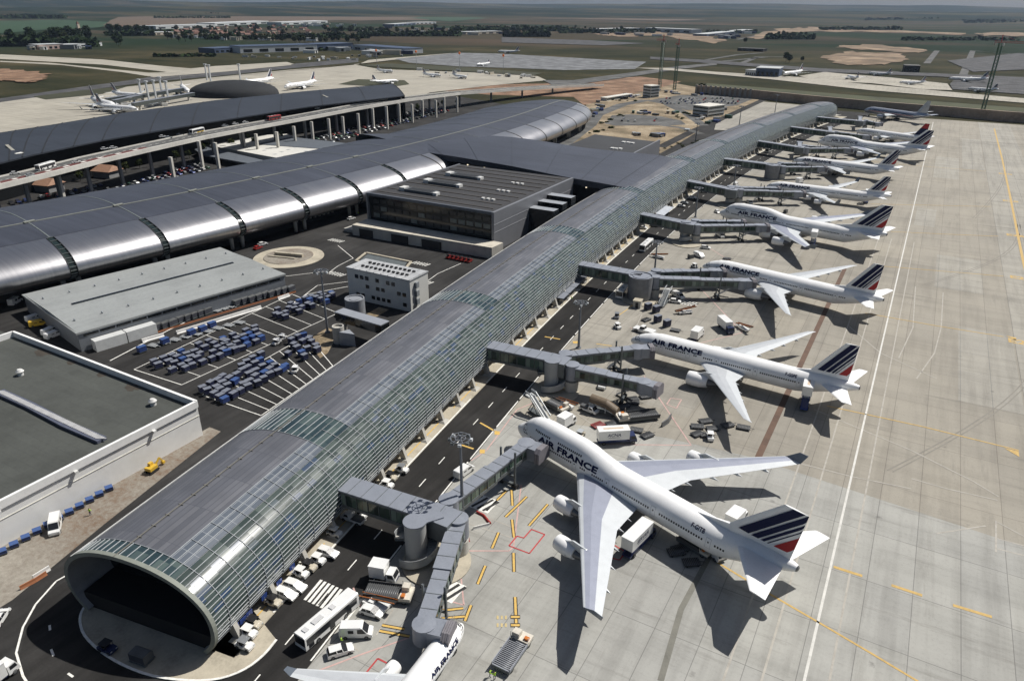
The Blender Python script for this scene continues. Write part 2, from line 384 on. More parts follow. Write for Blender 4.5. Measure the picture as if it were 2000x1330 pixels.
# dirt track along the white building, construction ground etc.
sheet("dirt_track", [(-139, -60), (-124, -60), (-122.5, 40), (-127.5, 60), (-135.5, 96), (-139.5, 96)], 0.045, M_DIRT)
psheet("construction_ground", [(1085, 292), (1135, 232), (1145, 205), (1240, 172), (1300, 160), (1400, 178), (1500, 196), (1440, 215), (1395, 238), (1330, 278), (1290, 300)], 0.05, M_SAND)
psheet("earth_bank", [(860, 178), (900, 168), (1080, 163), (1250, 150), (1330, 160), (1290, 172), (1200, 192), (1140, 206), (1120, 190), (960, 186)], 0.055, M_EARTH)
psheet("site_car_park", [(1182, 242), (1195, 226), (1230, 224), (1290, 228), (1330, 236), (1340, 244), (1300, 246), (1200, 246)], 0.07, M_OLDROAD)
psheet("site_car_park", [(1270, 196), (1330, 186), (1400, 186), (1470, 194), (1440, 206), (1400, 212), (1340, 216), (1300, 205)], 0.07, M_OLDROAD)
def road(name, pix, wd, mat=None, z=0.07):
    pts = [G(*p) for p in pix]; mb = MB(); L = []
    for i, p in enumerate(pts):
        d = (pts[min(i + 1, len(pts) - 1)] - pts[max(i - 1, 0)]); d.z = 0; d.normalize(); n = Vector((d.y, -d.x, 0)) * wd / 2
        L.append((p - n, p + n))
    for (a, b), (c, d) in zip(L, L[1:]): mb.face([(a.x, a.y, z), (b.x, b.y, z), (d.x, d.y, z), (c.x, c.y, z)])
    return tag(mb.build(name, mat or M_OLDROAD), kind='structure')
road("site_road", [(1095, 285), (1150, 245), (1165, 225), (1215, 205), (1262, 196)], 13, z=0.08)
road("site_road", [(1180, 240), (1250, 240), (1330, 250), (1370, 262)], 7, z=0.085)
road("site_road", [(1262, 196), (1300, 203), (1340, 222), (1375, 246)], 9, z=0.09)
road("site_road", [(1290, 288), (1350, 258), (1420, 228), (1490, 196)], 8, M_YARD, z=0.075)
psheet("remote_apron", [(1398, 243), (1440, 222), (1480, 198), (1590, 208), (1600, 222), (1520, 246), (1440, 256), (1395, 254)], 0.06, M_PALE)
# ---- markings
mk = {}
def line(pts, wd, mat, z=0.095):
    mb = mk.setdefault(mat.name, (MB(), mat))[0]
    for a, b in zip(pts, pts[1:]):
        d = Vector((b[0] - a[0], b[1] - a[1], 0)); d.normalize(); n = Vector((d.y, -d.x, 0)) * wd / 2
        mb.face([(a[0] - n.x, a[1] - n.y, z), (a[0] + n.x, a[1] + n.y, z), (b[0] + n.x, b[1] + n.y, z), (b[0] - n.x, b[1] - n.y, z)])
def pline(pix, wd, mat, z=0.095): line([G(*p) for p in pix], wd, mat, z)
def dash(pts, wd, mat, on, off, z=0.095):
    acc = 0
    for a, b in zip(pts, pts[1:]):
        a = Vector((a[0], a[1], 0)); b = Vector((b[0], b[1], 0)); L = (b - a).length; d = (b - a) / L; s = -acc
        while s < L:
            e = min(L, s + on)
            if e > 0: line([a + d * max(s, 0), a + d * e], wd, mat, z)
            s += on + off
        acc = (acc + L) % (on + off)
line([(1.2, -60), (1.2, 300), (1.2, 790)], 0.45, pm('edge_line_white', (0.58, 0.57, 0.53), .75, var=.2))
for x, mt in ((-4.6, M_FAINT), (4.6, M_FAINT), (-9.8, M_FAINT)): line([(x, 20), (x, 360)], 0.35, mt, 0.088)
pline([(1942, 252), (1957, 310), (1972, 380), (1997, 505), (2030, 640), (2080, 800), (2160, 1000)], 1.0, M_YEL)
for px in ([(1400, 1098), (1510, 1164), (1610, 1222), (1700, 1275), (1800, 1335)], [(1615, 793), (1800, 833), (1990, 880)], [(1690, 612), (1830, 637), (1960, 658)],
           [(1720, 520), (1840, 530), (1960, 540)], [(1740, 453), (1850, 458), (1950, 462)], [(1700, 399), (1935, 404)], [(1560, 300), (1760, 322), (1925, 335)]):
    pline(px, 0.42, M_YEL)
def text_mesh(body, size, offset=0.0, shear=0.0, space=1.0, xs=1.0):
    cu = bpy.data.curves.new("lettering", 'FONT'); cu.body = body; cu.size = size; cu.offset = offset; cu.shear = shear; cu.space_character = space
    cu.resolution_u = 3
    ob = bpy.data.objects.new("lettering", cu); COL.objects.link(ob)
    dg = bpy.context.evaluated_depsgraph_get(); me = bpy.data.meshes.new_from_object(ob.evaluated_get(dg))
    v = [(p.co.x * xs, p.co.y) for p in me.vertices]; f = [list(p.vertices) for p in me.polygons]
    bpy.data.objects.remove(ob); bpy.data.curves.remove(cu); bpy.data.meshes.remove(me)
    return v, f
def ground_text(body, px, size, mat, ang, z=0.1):
    mb = mk.setdefault(mat.name, (MB(), mat))[0]; o = G(*px); v, f = text_mesh(body, size, 0.03 * size)
    c, s = cos(ang), sin(ang)
    for q in f: mb.face([(o.x + v[i][0] * c - v[i][1] * s, o.y + v[i][0] * s + v[i][1] * c, z) for i in q])
for (p, s_) in (((1972, 543), "E24"), ((1965, 460), "E26"), ((1958, 393), "E28"), ((1950, 340), "E30"), ((1968, 668), "E22")): ground_text(s_, p, 5.0, M_YEL, 0.0)
for px in (((1990, 887), (1962, 876)), ((1985, 663), (1965, 656))):
    a, b = G(*px[0]), G(*px[1]); mb = mk[M_YEL.name][0]; mb.face([(b.x, b.y, .1), (a.x, a.y - 1.4, .1), (a.x, a.y + 1.4, .1)])
for a, b in (((1628, 1107), (1684, 1125)), ((1741, 1143), (1801, 1163)), ((1861, 1182), (1937, 1205))): pline([a, b], 0.7, M_YEL)
# ghost paint on the taxi lane
for px in ([(1780, 880), (1900, 940), (1950, 970)], [(1780, 935), (1850, 955), (1948, 977)], [(1590, 800), (1780, 880)], [(1560, 905), (1660, 930), (1780, 955)],
           [(1945, 1017), (1945, 1078)], [(1948, 1020), (2000, 1048)], [(1948, 1052), (2000, 1066)], [(1948, 1072), (2000, 1085)], [(1830, 1042), (1925, 1027)],
           [(1788, 560), (1783, 640), (1755, 700)], [(1842, 572), (1838, 640), (1825, 690), (1790, 740)], [(1655, 635), (1720, 690), (1830, 740)]):
    pline(px, 0.35, M_FAINT, 0.085)
for px in ([(1650, 525), (1597, 640), (1480, 895)], [(1440, 985), (1330, 1190), (1290, 1330)]):
    mt = M_DRAIN if px[0][1] < 900 else pm("drain_grey", (0.17, 0.165, 0.14), 0.85, var=0.3, scale=0.3)
    pline(px, 1.5 if px[0][1] < 900 else 1.0, mt, 0.08)
# road centre dashes, kerb side yellow line, stop bars
cl = [arc(y, 23.4) for y in range(44, 780, 8)]
dash(cl, 0.22, M_WHITE, 3.0, 6.2)
for (y0, y1) in ((52, 66), (70, 76), (80, 84), (86, 90), (95, 128), (132, 146), (165, 190), (260, 300), (330, 350)):
    line([arc(y, 15.2) for y in range(y0, y1 + 1, 2)], 0.3, M_YELB, 0.2)
for y in range(52, 300, 9): line([arc(y, 9.5), arc(y, 15.2)], 0.18, M_WHITE, 0.19)
dash([arc(y, 29.2) for y in range(52, 760, 8)], 0.3, M_WHITE, 14, 1.2)
for px in ([(938, 826), (966, 842)], [(897, 868), (925, 877)], [(1064, 658), (1094, 663)], [(1217, 541), (1240, 542)], [(968, 842), (974, 845)]): pline(px, 0.5, M_YELB)
for c in ((971, 846), (942, 882), (1124, 669)): pline([(c[0] - 5, c[1]), (c[0] + 5, c[1])], 1.6, M_YELB, 0.1)
pline([(1165, 672), (1195, 676)], 0.4, M_YELB); pline([(1200, 622), (1225, 605), (1245, 588)], 0.3, M_YELB)
M_TYRE = pm("tyre_mark", (0.215, 0.20, 0.172), .85, var=.25, scale=.3)
for (x0, y0, x1, y1, bend) in ((24, -40, 52, 160, 9), (30, 20, 48, 260, 5), (10, 300, 47, 420, 10), (20, -20, 60, 90, 16), (8, 160, 46, 300, 12), (28, 420, 50, 640, 6), (-4, -50, 30, 60, 10), (40, 60, 47, 500, 2)):
    P_ = [(lerp(x0, x1, k / 14) + bend * sin(pi * k / 14), lerp(y0, y1, k / 14)) for k in range(15)]
    line(P_, .32, M_TYRE, .084); line([(a + 1.1, b) for a, b in P_], .3, M_TYRE, .084)
# zebra crossing
za, zb = G(612, 1152), G(692, 1190)
for k in range(11):
    p = lerp(za, zb, k / 10.0); d = Vector((-0.17, 1, 0)).normalized()
    line([p - d * 2.6, p + d * 2.6], 0.55, M_WHITE)
# pier road loop
dash([G(*p) for p in ((300, 1000), (200, 1085), (110, 1135), (70, 1180), (45, 1225), (32, 1275), (45, 1320), (70, 1360))], 0.35, M_WHITE, 50, 0.1)
for a, b in (((100, 1268), (105, 1281)), ((133, 1315), (143, 1322)), ((97, 1221), (98, 1231))): pline([a, b], 0.35, M_WHITE)
# guide lines on the near stand
BLKY = [((950, 998), (990, 958)), ((999, 957), (1001, 988)), ((987, 1010), (1029, 970)), ((1000, 1015), (1004, 1050)), ((1033, 1027), (1070, 985)), ((961, 1071), (974, 1040)),
        ((1003, 1080), (1004, 1117)), ((933, 1141), (948, 1105)), ((1006, 1166), (1010, 1258)), ((746, 1221), (790, 1229)), ((741, 1232), (800, 1243)), ((858, 1193), (905, 1188)), ((862, 1208), (908, 1204)), ((908, 1213), (920, 1182))]
for a, b in BLKY: pline([a, b], 0.75, M_BLKP, 0.092); pline([a, b], 0.42, M_YELB, 0.1)
for y in (1205, 1221): pline([(997, y), (1016, y)], 0.85, M_BLKP, 0.103); pline([(998, y), (1015, y)], 0.45, M_YELB, 0.108)
for y in (1206, 1221):
    for x in (972, 980, 988): pline([(x - 2, y), (x + 2, y)], 0.8, pm("faded_yellow", (0.5, 0.40, 0.2), 0.8), 0.1)
def ppoly(pix, wd, mat): pline(list(pix) + [pix[0]], wd, mat, 0.102)
ppoly([(994, 1066), (1010, 1047), (1023, 1051), (1038, 1034), (1064, 1044), (1034, 1081)], 0.3, M_RED)
ppoly([(1302, 790), (1310, 778), (1331, 781), (1321, 798)], 0.28, M_PINK); ppoly([(1210, 1094), (1180, 1086), (1198, 1064), (1222, 1078)], 0.3, M_RED)
ppoly([(712, 1318), (738, 1286), (768, 1301), (750, 1330)], 0.3, M_RED)
for px in ([(1258, 735), (1350, 870), (1180, 868)], [(1355, 550), (1450, 650), (1330, 680), (1230, 640)], [(1018, 947), (1003, 1068), (994, 1076), (905, 1076)], [(898, 1105), (906, 1182), (850, 1165)],
           [(600, 1318), (700, 1280), (800, 1245)], [(690, 1148), (705, 1185)], [(1205, 575), (1420, 590)], [(1110, 760), (1010, 800), (950, 880), (920, 900)], [(1350, 462), (1480, 545)]):
    pline(px, 0.3, M_PINK, 0.09)
for px in ([(900, 990), (1000, 1030)], [(905, 1020), (1005, 1052)], [(1290, 830), (1180, 800)], [(705, 1225), (762, 1187)], [(735, 1240), (768, 1190)], [(668, 1246), (702, 1272)],
           [(1165, 835), (1100, 790)], [(1210, 640), (1255, 612)], [(1255, 612), (1235, 655)], [(1300, 590), (1420, 610)], [(1240, 570), (1330, 600)], [(1330, 500), (1400, 530), (1420, 505)]):
    pline(px, 0.25, M_FAINT, 0.087)
for c, s in (((937, 981), 1), ((866, 1148), 1), ((1346, 593), .8)):
    o = G(*c); w_ = 3.4 * s; mb = mk[M_WHITE.name][0]
    mb.face([(o.x - w_, o.y - w_ * .7, .1), (o.x + w_, o.y - w_ * .7, .1), (o.x + w_, o.y + w_ * .7, .1), (o.x - w_, o.y + w_ * .7, .1)])
    for k in range(5):
        q = -w_ + 2 * w_ * (k + 0.5) / 5
        line([(o.x + q - .7, o.y - w_ * .62), (o.x + q + .7, o.y + w_ * .62)], 0.62, M_BLKP, 0.106)
# cart bays
for i, (a, b) in enumerate(((((262, 722), (570, 575)), ((355, 752), (660, 612))), (((395, 772), (600, 655)), ((510, 812), (650, 715))))):
    a0, a1 = G(*a[0]), G(*a[1]); b0, b1 = G(*b[0]), G(*b[1])
    line([a0, a1], 0.25, M_WHITE); line([b0, b1], 0.25, M_WHITE); line([a0, b0], 0.25, M_WHITE); line([a1, b1], 0.25, M_WHITE)
    for k in range(1, 10): line([lerp(a0, a1, k / 10), lerp(b0, b1, k / 10)], 0.22, M_WHITE)
# yard roads and roundabout paint
pline([(215, 705), (330, 645), (470, 578), (545, 545)], 0.4, M_WHITE); pline([(560, 600), (600, 575), (680, 560)], 0.3, M_WHITE)
for px in ([(558, 540), (640, 530)], [(575, 592), (620, 558), (700, 548)], [(660, 480), (690, 505), (660, 520), (640, 535)], [(820, 560), (855, 535), (900, 515)]): pline(px, 0.28, M_WHITE)
for c in ((820, 515), (825, 550), (655, 470), (695, 525), (655, 535)):
    o = G(*c)
    for k in range(6): line([(o.x - 3 + 1.3 * k, o.y - 1.6), (o.x - 3 + 1.3 * k + .6, o.y + 1.6)], 0.5, M_WHITE)
for i, (mbx, mt) in enumerate(mk.values()): tag(mbx.build("road_markings", mt), kind='structure')
# roundabout
o = (G(495, 505) + G(633, 500)) * 0.5; R1 = (G(495, 505) - G(633, 500)).length / 2
mb = MB(); n = 48
for (r0, z0, r1, z1, mi) in ((R1, 0.02, R1, 0.2, 0), (R1, 0.2, R1 * .72, 0.22, 0), (R1 * .72, 0.22, R1 * .7, 0.5, 0), (R1 * .7, 0.5, 0.01, 0.6, 1)):
    for k in range(n):
        a, b = 2 * pi * k / n, 2 * pi * (k + 1) / n
        mb.face([(o.x + r0 * cos(a), o.y + r0 * sin(a), z0), (o.x + r0 * cos(b), o.y + r0 * sin(b), z0), (o.x + r1 * cos(b), o.y + r1 * sin(b), z1), (o.x + r1 * cos(a), o.y + r1 * sin(a), z1)], mi)
mb.bar((o.x - 6, o.y - 1.5, 1.0), (o.x + 6, o.y + 2, 1.0), 1.6, 1.6, 0); mb.bar((o.x - 7, o.y - 4.5, .7), (o.x + 5, o.y - 1.5, .7), 1.0, 0.5, 0)
tag(mb.build("roundabout", [M_PAVE, M_DIRT]), kind='structure')
# ------------------------------------------------------------------ building materials
def uv_panel_mat(name, cols, pu, pv, rough=0.25, metal=0.0, line=None, lw=0.06, spec=0.5, var2=0.25, rline=None):
    """cladding: every panel (UV in metres) takes its own tone from a ramp, with joint lines"""
    m, t, b = _nodes(name)
    uv = t.nodes.new("ShaderNodeTexCoord").outputs['UV']; s = t.nodes.new("ShaderNodeSeparateXYZ"); t.links.new(uv, s.inputs[0])
    a = _math(t, 'DIVIDE', s.outputs[0], pu); c = _math(t, 'DIVIDE', s.outputs[1], pv)
    cmb = t.nodes.new("ShaderNodeCombineXYZ"); t.links.new(_math(t, 'FLOOR', a), cmb.inputs[0]); t.links.new(_math(t, 'FLOOR', c), cmb.inputs[1])
    wn = t.nodes.new("ShaderNodeTexWhiteNoise"); wn.noise_dimensions = '2D'; t.links.new(cmb.outputs[0], wn.inputs['Vector'])
    col = _ramp(t, wn.outputs['Value'], cols)
    nz = _noise(t, _obj(t), 0.12, 5); col = _mixc(t, var2, col, _ramp(t, nz, [(0.3, (0.5, 0.5, 0.5)), (0.55, (1, 1, 1)), (0.7, (1.25, 1.25, 1.25))]), 'MULTIPLY')
    rg = _math(t, 'MULTIPLY_ADD', wn.outputs['Value'], 0.1, rough - 0.05)
    if line is not None:
        fa = _math(t, 'FRACT', a); fc = _math(t, 'FRACT', c)
        la = _math(t, 'LESS_THAN', _math(t, 'MULTIPLY', fa, pu), lw); lc = _math(t, 'LESS_THAN', _math(t, 'MULTIPLY', fc, pv), lw)
        mx = _math(t, 'MAXIMUM', la, lc); col = _mixc(t, mx, col, line)
    t.links.new(col, b.inputs['Base Color']); t.links.new(rg, b.inputs['Roughness'])
    b.inputs['Metallic'].default_value = metal; b.inputs['Specular IOR Level'].default_value = spec
    return m
M_JGLASS = uv_panel_mat("concourse_glass", [(0.0, (0.032, 0.048, 0.047)), (0.3, (0.044, 0.062, 0.059)), (0.6, (0.058, 0.079, 0.074)), (0.9, (0.076, 0.099, 0.092)), (0.94, (0.028, 0.052, 0.10)), (1.0, (0.036, 0.06, 0.10))], 2.2, 1.0, 0.2, 0.0, spec=0.28)
M_JGLASS2 = uv_panel_mat("sloping_glass", [(0.0, (0.088, 0.105, 0.130)), (0.5, (0.108, 0.125, 0.15)), (1.0, (0.13, 0.147, 0.172))], 4.4, 1.08, 0.35, 0.0, (0.24, 0.255, 0.275), 0.1, spec=.3)
M_RIBBON = uv_panel_mat("ribbon_glass", [(0.0, (0.022, 0.040, 0.048)), (0.6, (0.045, 0.070, 0.075)), (1.0, (0.085, 0.115, 0.11))], 2.6, 1.62, 0.12, 0.0)
M_JROOF = uv_panel_mat("mauve_roofing", [(0.0, (0.116, 0.121, 0.138)), (0.5, (0.132, 0.137, 0.155)), (1.0, (0.152, 0.156, 0.173))], 8.8, 0.8, 0.5, 0.2, (0.090, 0.094, 0.110), 0.12, var2=0.4)
M_STEEL = pm("bright_mullion", (0.46, 0.48, 0.49), 0.6, 0.0, 0.15)
M_RING = pm("grey_mullion", (0.24, 0.26, 0.275), 0.6, 0.0, 0.15)
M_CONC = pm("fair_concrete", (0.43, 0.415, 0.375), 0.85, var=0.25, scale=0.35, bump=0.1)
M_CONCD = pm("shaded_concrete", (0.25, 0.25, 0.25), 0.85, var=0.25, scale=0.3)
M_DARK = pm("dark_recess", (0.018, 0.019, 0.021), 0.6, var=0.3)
M_DGLASS = pm("dark_glass", (0.012, 0.015, 0.017), 0.12, var=0.4, scale=0.4, spec=0.6)
M_GREEN = pm("green_glass", (0.016, 0.026, 0.024), 0.12, var=0.6, scale=0.5, spec=0.6)
def roofing(name, c, rough=0.45, metal=0.35):
    m, t, b = _nodes(name); v = _obj(t)
    n1 = _noise(t, v, 0.03, 6, 0.6); st = _noise(t, _map(t, v, (0.02, 0.6, .1)), 1.0, 5, 0.6)
    cc = _ramp(t, _math(t, 'MULTIPLY_ADD', n1, 0.5, _math(t, 'MULTIPLY', st, 0.5)), [(0.35, tuple(x * .75 for x in c)), (0.5, c), (0.65, tuple(x * 1.25 for x in c))])
    wv = t.nodes.new("ShaderNodeTexWave"); wv.inputs['Scale'].default_value = 0.55; wv.bands_direction = 'Y'; t.links.new(v, wv.inputs['Vector'])
    cc = _mixc(t, 0.18, cc, _ramp(t, wv.outputs['Fac'], [(0.0, (0.55, 0.55, 0.55)), (0.25, (1, 1, 1))]), 'MULTIPLY')
    t.links.new(cc, b.inputs['Base Color']); b.inputs['Metallic'].default_value = metal; b.inputs['Roughness'].default_value = rough
    _bump(t, b, wv.outputs['Fac'], 0.25, 0.1); return m
M_ROOFD = roofing("slate_roofing", (0.066, 0.073, 0.094), 0.5, 0.3)
M_ROOF2 = roofing("navy_roofing", (0.034, 0.040, 0.052), 0.55, 0.2)
def brushed():
    m, t, b = _nodes("brushed_steel"); v = _obj(t)
    n = _noise(t, _map(t, v, (0.05, 1.8, 0.05)), 1.0, 5, 0.6); n2 = _noise(t, v, 0.08, 5); wv = _noise(t, _map(t, v, (0.2, 0.06, 2.4)), 1.0, 2)
    c = _ramp(t, n, [(0.3, (0.35, 0.35, 0.37)), (0.5, (0.40, 0.40, 0.415)), (0.7, (0.445, 0.445, 0.455))])
    t.links.new(c, b.inputs['Base Color']); b.inputs['Metallic'].default_value = 0.92
    t.links.new(_math(t, 'MULTIPLY_ADD', n2, 0.12, 0.29), b.inputs['Roughness']); _bump(t, b, _math(t, 'ADD', wv, _math(t, 'MULTIPLY', n, .1)), 0.06, 0.15); return m
M_BRUSH = brushed()
# ------------------------------------------------------------------ 1. glazed concourse (jetty)
A_, B_, ZC_ = 15.6, 9.3, 6.0
def csec(y, ph, k=1.0, dz=0.0):
    """surface point of the tube at station y and section angle ph (0 = apron side, 90 = crown)"""
    e = 1.0
    if y > 742: e = sqrt(max(0.0, 1 - ((y - 742) / 50.0) ** 2))
    e = max(e, 0.02)
    ex = 0.92
    c, s_ = cos(ph), sin(ph)
    px = math.copysign(abs(c) ** ex, c) * (A_ * e + k - 1.0); pz = math.copysign(abs(s_) ** ex, s_) * (B_ * (0.35 + 0.65 * e) + k - 1.0)
    p = arc(y, px, ZC_ + pz + dz); return p
jet = thing("glass_concourse", "long curved glass tube concourse with mauve roof panels and open arched mouth", "airport concourse", tuple(arc(50, 0)))
JT = Matrix.Translation(-arc(50, 0))
def jmb():
    m = MB(); m.T = JT; return m
Y0 = 47.0
RIB = [(47, 50.5), (86.7, 95.8), (165, 174), (245, 254), (326, 334), (415, 425), (487, 495), (579, 586), (655, 662), (728, 735)]
PHR = radians(71); PHL = radians(150); PHB = radians(-18); PHB2 = radians(198)
stn = set([Y0])
for a, b in RIB: stn |= {a, b}
y = 50.5
ends = sorted(stn) + [742, 791.5]
st = []
for a, b in zip(ends, ends[1:]):
    n = max(1, round((b - a) / 4.4)) if b < 700 else max(2, round((b - a) / 5))
    st += [a + (b - a) * k / n for k in range(n)]
st += [791.5]
def inrib(y): return any(a - 0.01 <= y < b - 0.01 for a, b in RIB)
def arcs_(p0, p1, n): return [p0 + (p1 - p0) * k / n for k in range(n + 1)]
gl = jmb(); sl2 = jmb(); rf = jmb(); rbs = [jmb() for _ in RIB]
phs = [(PHB, radians(56), 17, 'g'), (radians(56), PHR, 3, 's'), (PHR, PHL, 16, 'r'), (PHL, radians(162), 2, 's'), (radians(162), PHB2, 7, 'g')]
for a, b in zip(st, st[1:]):
    rib = inrib((a + b) / 2); rb = rbs[min(range(len(RIB)), key=lambda i: abs((a + b) / 2 - sum(RIB[i]) / 2))]
    for p0, p1, n, kind in phs:
        tgt = rb if (rib and kind != 'g') else {'g': gl, 's': sl2, 'r': rf}[kind]
        for u, v in zip(arcs_(p0, p1, n), arcs_(p0, p1, n)[1:]):
            um, vm = u * 12.4, v * 12.4
            tgt.face([csec(a, u), csec(a, v), csec(b, v), csec(b, u)], 0, True, [(a, um), (a, vm), (b, vm), (b, um)])
gl.build("side_glazing", M_JGLASS, jet); sl2.build("sloping_glazing", M_JGLASS2, jet); rf.build("roof_cladding", M_JROOF, jet); [q_.build("glass_ribbon", M_RIBBON, jet) for q_ in rbs]
mu = jmb(); rg = jmb(); yy = [q for q in st if q < 770]
for p0, p1, n, kind in phs:
    for u in arcs_(p0, p1, n):
        if kind == 'r':
            for a, b in RIB: mu.bar(csec(a, u, 1.06), csec(b, u, 1.06), 0.10, 0.10)
        else:
            for a, b in zip(yy, yy[1:]): mu.bar(csec(a, u, 1.06), csec(b, u, 1.06), 0.085 if kind == 'g' else 0.07, 0.1)
mu.build("longitudinal_mullion", M_STEEL, jet)
for i, q in enumerate(yy):
    edge_ = any(abs(q - a) < .01 or abs(q - b) < .01 for a, b in RIB)
    for p0, p1, n, kind in phs:
        if kind == 'r' and not edge_: continue
        aa = arcs_(p0, p1, n)
        for u, v in zip(aa, aa[1:]): rg.bar(csec(q, u, 1.07), csec(q, v, 1.07), 0.1, 0.1)
rg.build("ring_mullion", M_RING, jet)
wk = jmb(); gt = jmb(); phw = radians(97)
for a, b in zip(yy, yy[1:]):
    if b < 740: wk.bar(csec(a, phw, 1.15), csec(b, phw, 1.15), 0.16, 0.12)
for q in range(52, 735, 3): wk.bar(csec(q, phw - .03, 1.1), csec(q, phw + .03, 1.1), 0.1, 0.16)
for a, b in zip(yy, yy[1:]):
    if b < 740: gt.bar(csec(a, radians(143), 1.12), csec(b, radians(143), 1.12), 0.22, 0.12, 0)
wk.build("maintenance_rail", pm("rail_sand", (0.21, 0.20, 0.175), 0.6, 0.2), jet); gt.build("gutter", pm("gutter_pale", (.5, .5, .48), .5), jet)
# mouth: rim, inner lining, back wall
rim = jmb(); aa = arcs_(radians(-36), radians(217), 56); dep = 7.0
def inner(y, ph, off): return arc(y, math.copysign(abs(cos(ph)) ** .92, cos(ph)) * (A_ - off), ZC_ + math.copysign(abs(sin(ph)) ** .92, sin(ph)) * (B_ - off))
for u, v in zip(aa, aa[1:]):
    rim.face([inner(Y0 - .15, u, -.12), inner(Y0 - .15, v, -.12), inner(Y0 - .15, v, .62), inner(Y0 - .15, u, .62)], 0)
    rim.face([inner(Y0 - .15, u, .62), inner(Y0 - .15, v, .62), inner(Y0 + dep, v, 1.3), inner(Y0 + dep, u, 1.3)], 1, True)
    rim.face([inner(Y0 - .15, u, -.15), inner(Y0 - .15, v, -.15), inner(Y0 + .6, v, -.15), inner(Y0 + .6, u, -.15)], 0)
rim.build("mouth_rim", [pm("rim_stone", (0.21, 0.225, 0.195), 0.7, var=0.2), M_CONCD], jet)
bw = jmb()
ring = [inner(Y0 + dep, u, 1.3) for u in arcs_(radians(-38), radians(218), 36)]
bw.face(ring, 0)
for z in (3.2, 6.4, 9.6): bw.bar(arc(Y0 + dep - .1, -12, z), arc(Y0 + dep - .1, 12, z), 0.16, 0.12, 0)
bw.build("mouth_glazing", [M_DGLASS, M_RING], jet)
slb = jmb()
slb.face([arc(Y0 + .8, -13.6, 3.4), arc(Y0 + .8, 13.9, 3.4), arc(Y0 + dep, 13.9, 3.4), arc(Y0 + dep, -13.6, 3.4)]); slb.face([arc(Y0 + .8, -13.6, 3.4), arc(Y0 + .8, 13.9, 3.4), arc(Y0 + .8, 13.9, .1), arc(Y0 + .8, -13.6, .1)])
slb.build('mouth_deck', pm('deck_shade_black', (.008, .008, .009), .8), jet)  # near-black colour stands in for the deep shade inside the mouth
# floor slab, core under the tube, columns
sb = jmb(); ys2 = [Y0 + dep + 2] + [q for q in range(60, 790, 15)]
for a, b in zip(ys2, ys2[1:]):
    for z0, z1, o in ((2.6, 3.3, 14.2),):
        q = [arc(a, -o, z0), arc(a, o, z0), arc(b, o, z0), arc(b, -o, z0)]; sb.face(q)
        sb.face([arc(a, o, z0), arc(b, o, z0), arc(b, o, z1), arc(a, o, z1)]); sb.face([arc(a, -o, z0), arc(b, -o, z0), arc(b, -o, z1), arc(a, -o, z1)])
sb.build("floor_slab", M_CONC, jet)
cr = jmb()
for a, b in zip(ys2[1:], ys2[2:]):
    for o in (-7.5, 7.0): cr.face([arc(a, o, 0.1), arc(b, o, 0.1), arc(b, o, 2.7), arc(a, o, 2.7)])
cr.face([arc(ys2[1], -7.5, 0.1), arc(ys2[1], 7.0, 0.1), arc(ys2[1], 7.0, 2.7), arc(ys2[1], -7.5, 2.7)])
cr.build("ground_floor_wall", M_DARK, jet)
q = 51.5; cols = []
while q < 742:
    for sgn in (1, -1):
        if sgn < 0 and q > 330: continue
        cols.append((q, sgn))
    q += 9.2
cols = sorted(cols, key=lambda t: (t[1] < 0, t[0]))
for q, sgn in cols[:99]:
    c = jmb(); a = arc(q, sgn * 15.7, .17); b = arc(q, sgn * 14.2, 3.3)
    d = Vector((XCd(q), 1, 0)).normalized(); n = Vector((d.y, -d.x, 0)) * sgn
    rings = []
    for p, wd, dp in ((a, .45, .6), (b, .45, 1.1)): rings.append([p + d * wd + n * dp, p - d * wd + n * dp, p - d * wd - n * dp, p + d * wd - n * dp])
    c.loft(rings, 0, smooth=False); base = a + n * -.1
    c.loft([[base + d * 1.3 + n * 1.4 , base - d * 1.3 + n * 1.4, base - d * 1.3 - n * 1.2, base + d * 1.3 - n * 1.2], [base + Vector((0, 0, .5)) + d * .8 + n * .9, base + Vector((0, 0, .5)) - d * .8 + n * .9, base + Vector((0, 0, .5)) - d * .8 - n * .8, base + Vector((0, 0, .5)) + d * .8 - n * .8]], 0, smooth=False)
    c.build("column", M_CONC, jet)
# ------------------------------------------------------------------ 2. main terminal with silver facade
RT, YM = 1250.0, 361.0
def tarc(y, t, z=0.0):
    """terminal frame: t = distance behind the facade line"""
    a = (y - YM) / RT; base = Vector((-231.0 - RT + (RT - t) * cos(a), YM + (RT - t) * sin(a) * (1 if abs(t) < 1e9 else 0), z)); return base
TS = smooth_tab([(4.0, 5.6), (1.2, 7.2), (0.0, 9.6), (0.9, 12.2), (4.2, 14.9), (9.5, 16.9), (16.0, 18.3)], 4)
TR = smooth_tab([(16.0, 18.35), (24, 19.4), (36, 20.4), (52, 20.6), (72, 18.6), (92, 14.8)], 3)
term = thing("silver_terminal", "long terminal with bulging brushed steel facade banded by dark glass strips", "terminal building", (-240, 200, 0))
TT = Matrix.Translation((240, -200, 0))
def tmb():
    m = MB(); m.T = TT; return m
def tscale(y): # the building narrows to a rounded end far away
    e = 1.0
    if y > 560: e = sqrt(max(0.0, 1 - ((y - 560) / 92.0) ** 2))
    return max(e, .03)
def tp(y, t, z, o=0.0):
    e = tscale(y); t2 = 40 + (t - 40) * e; return tarc(y, t2 - o, 5.6 + (z - 5.6) * (0.45 + .55 * e) + o * .3)
TY = [30 + 33.6 * k for k in range(20) if 30 + 33.6 * k < 640]
stripw = 2.5
fac = tmb(); stp = tmb(); rfm = tmb(); seam = tmb(); srib = tmb()
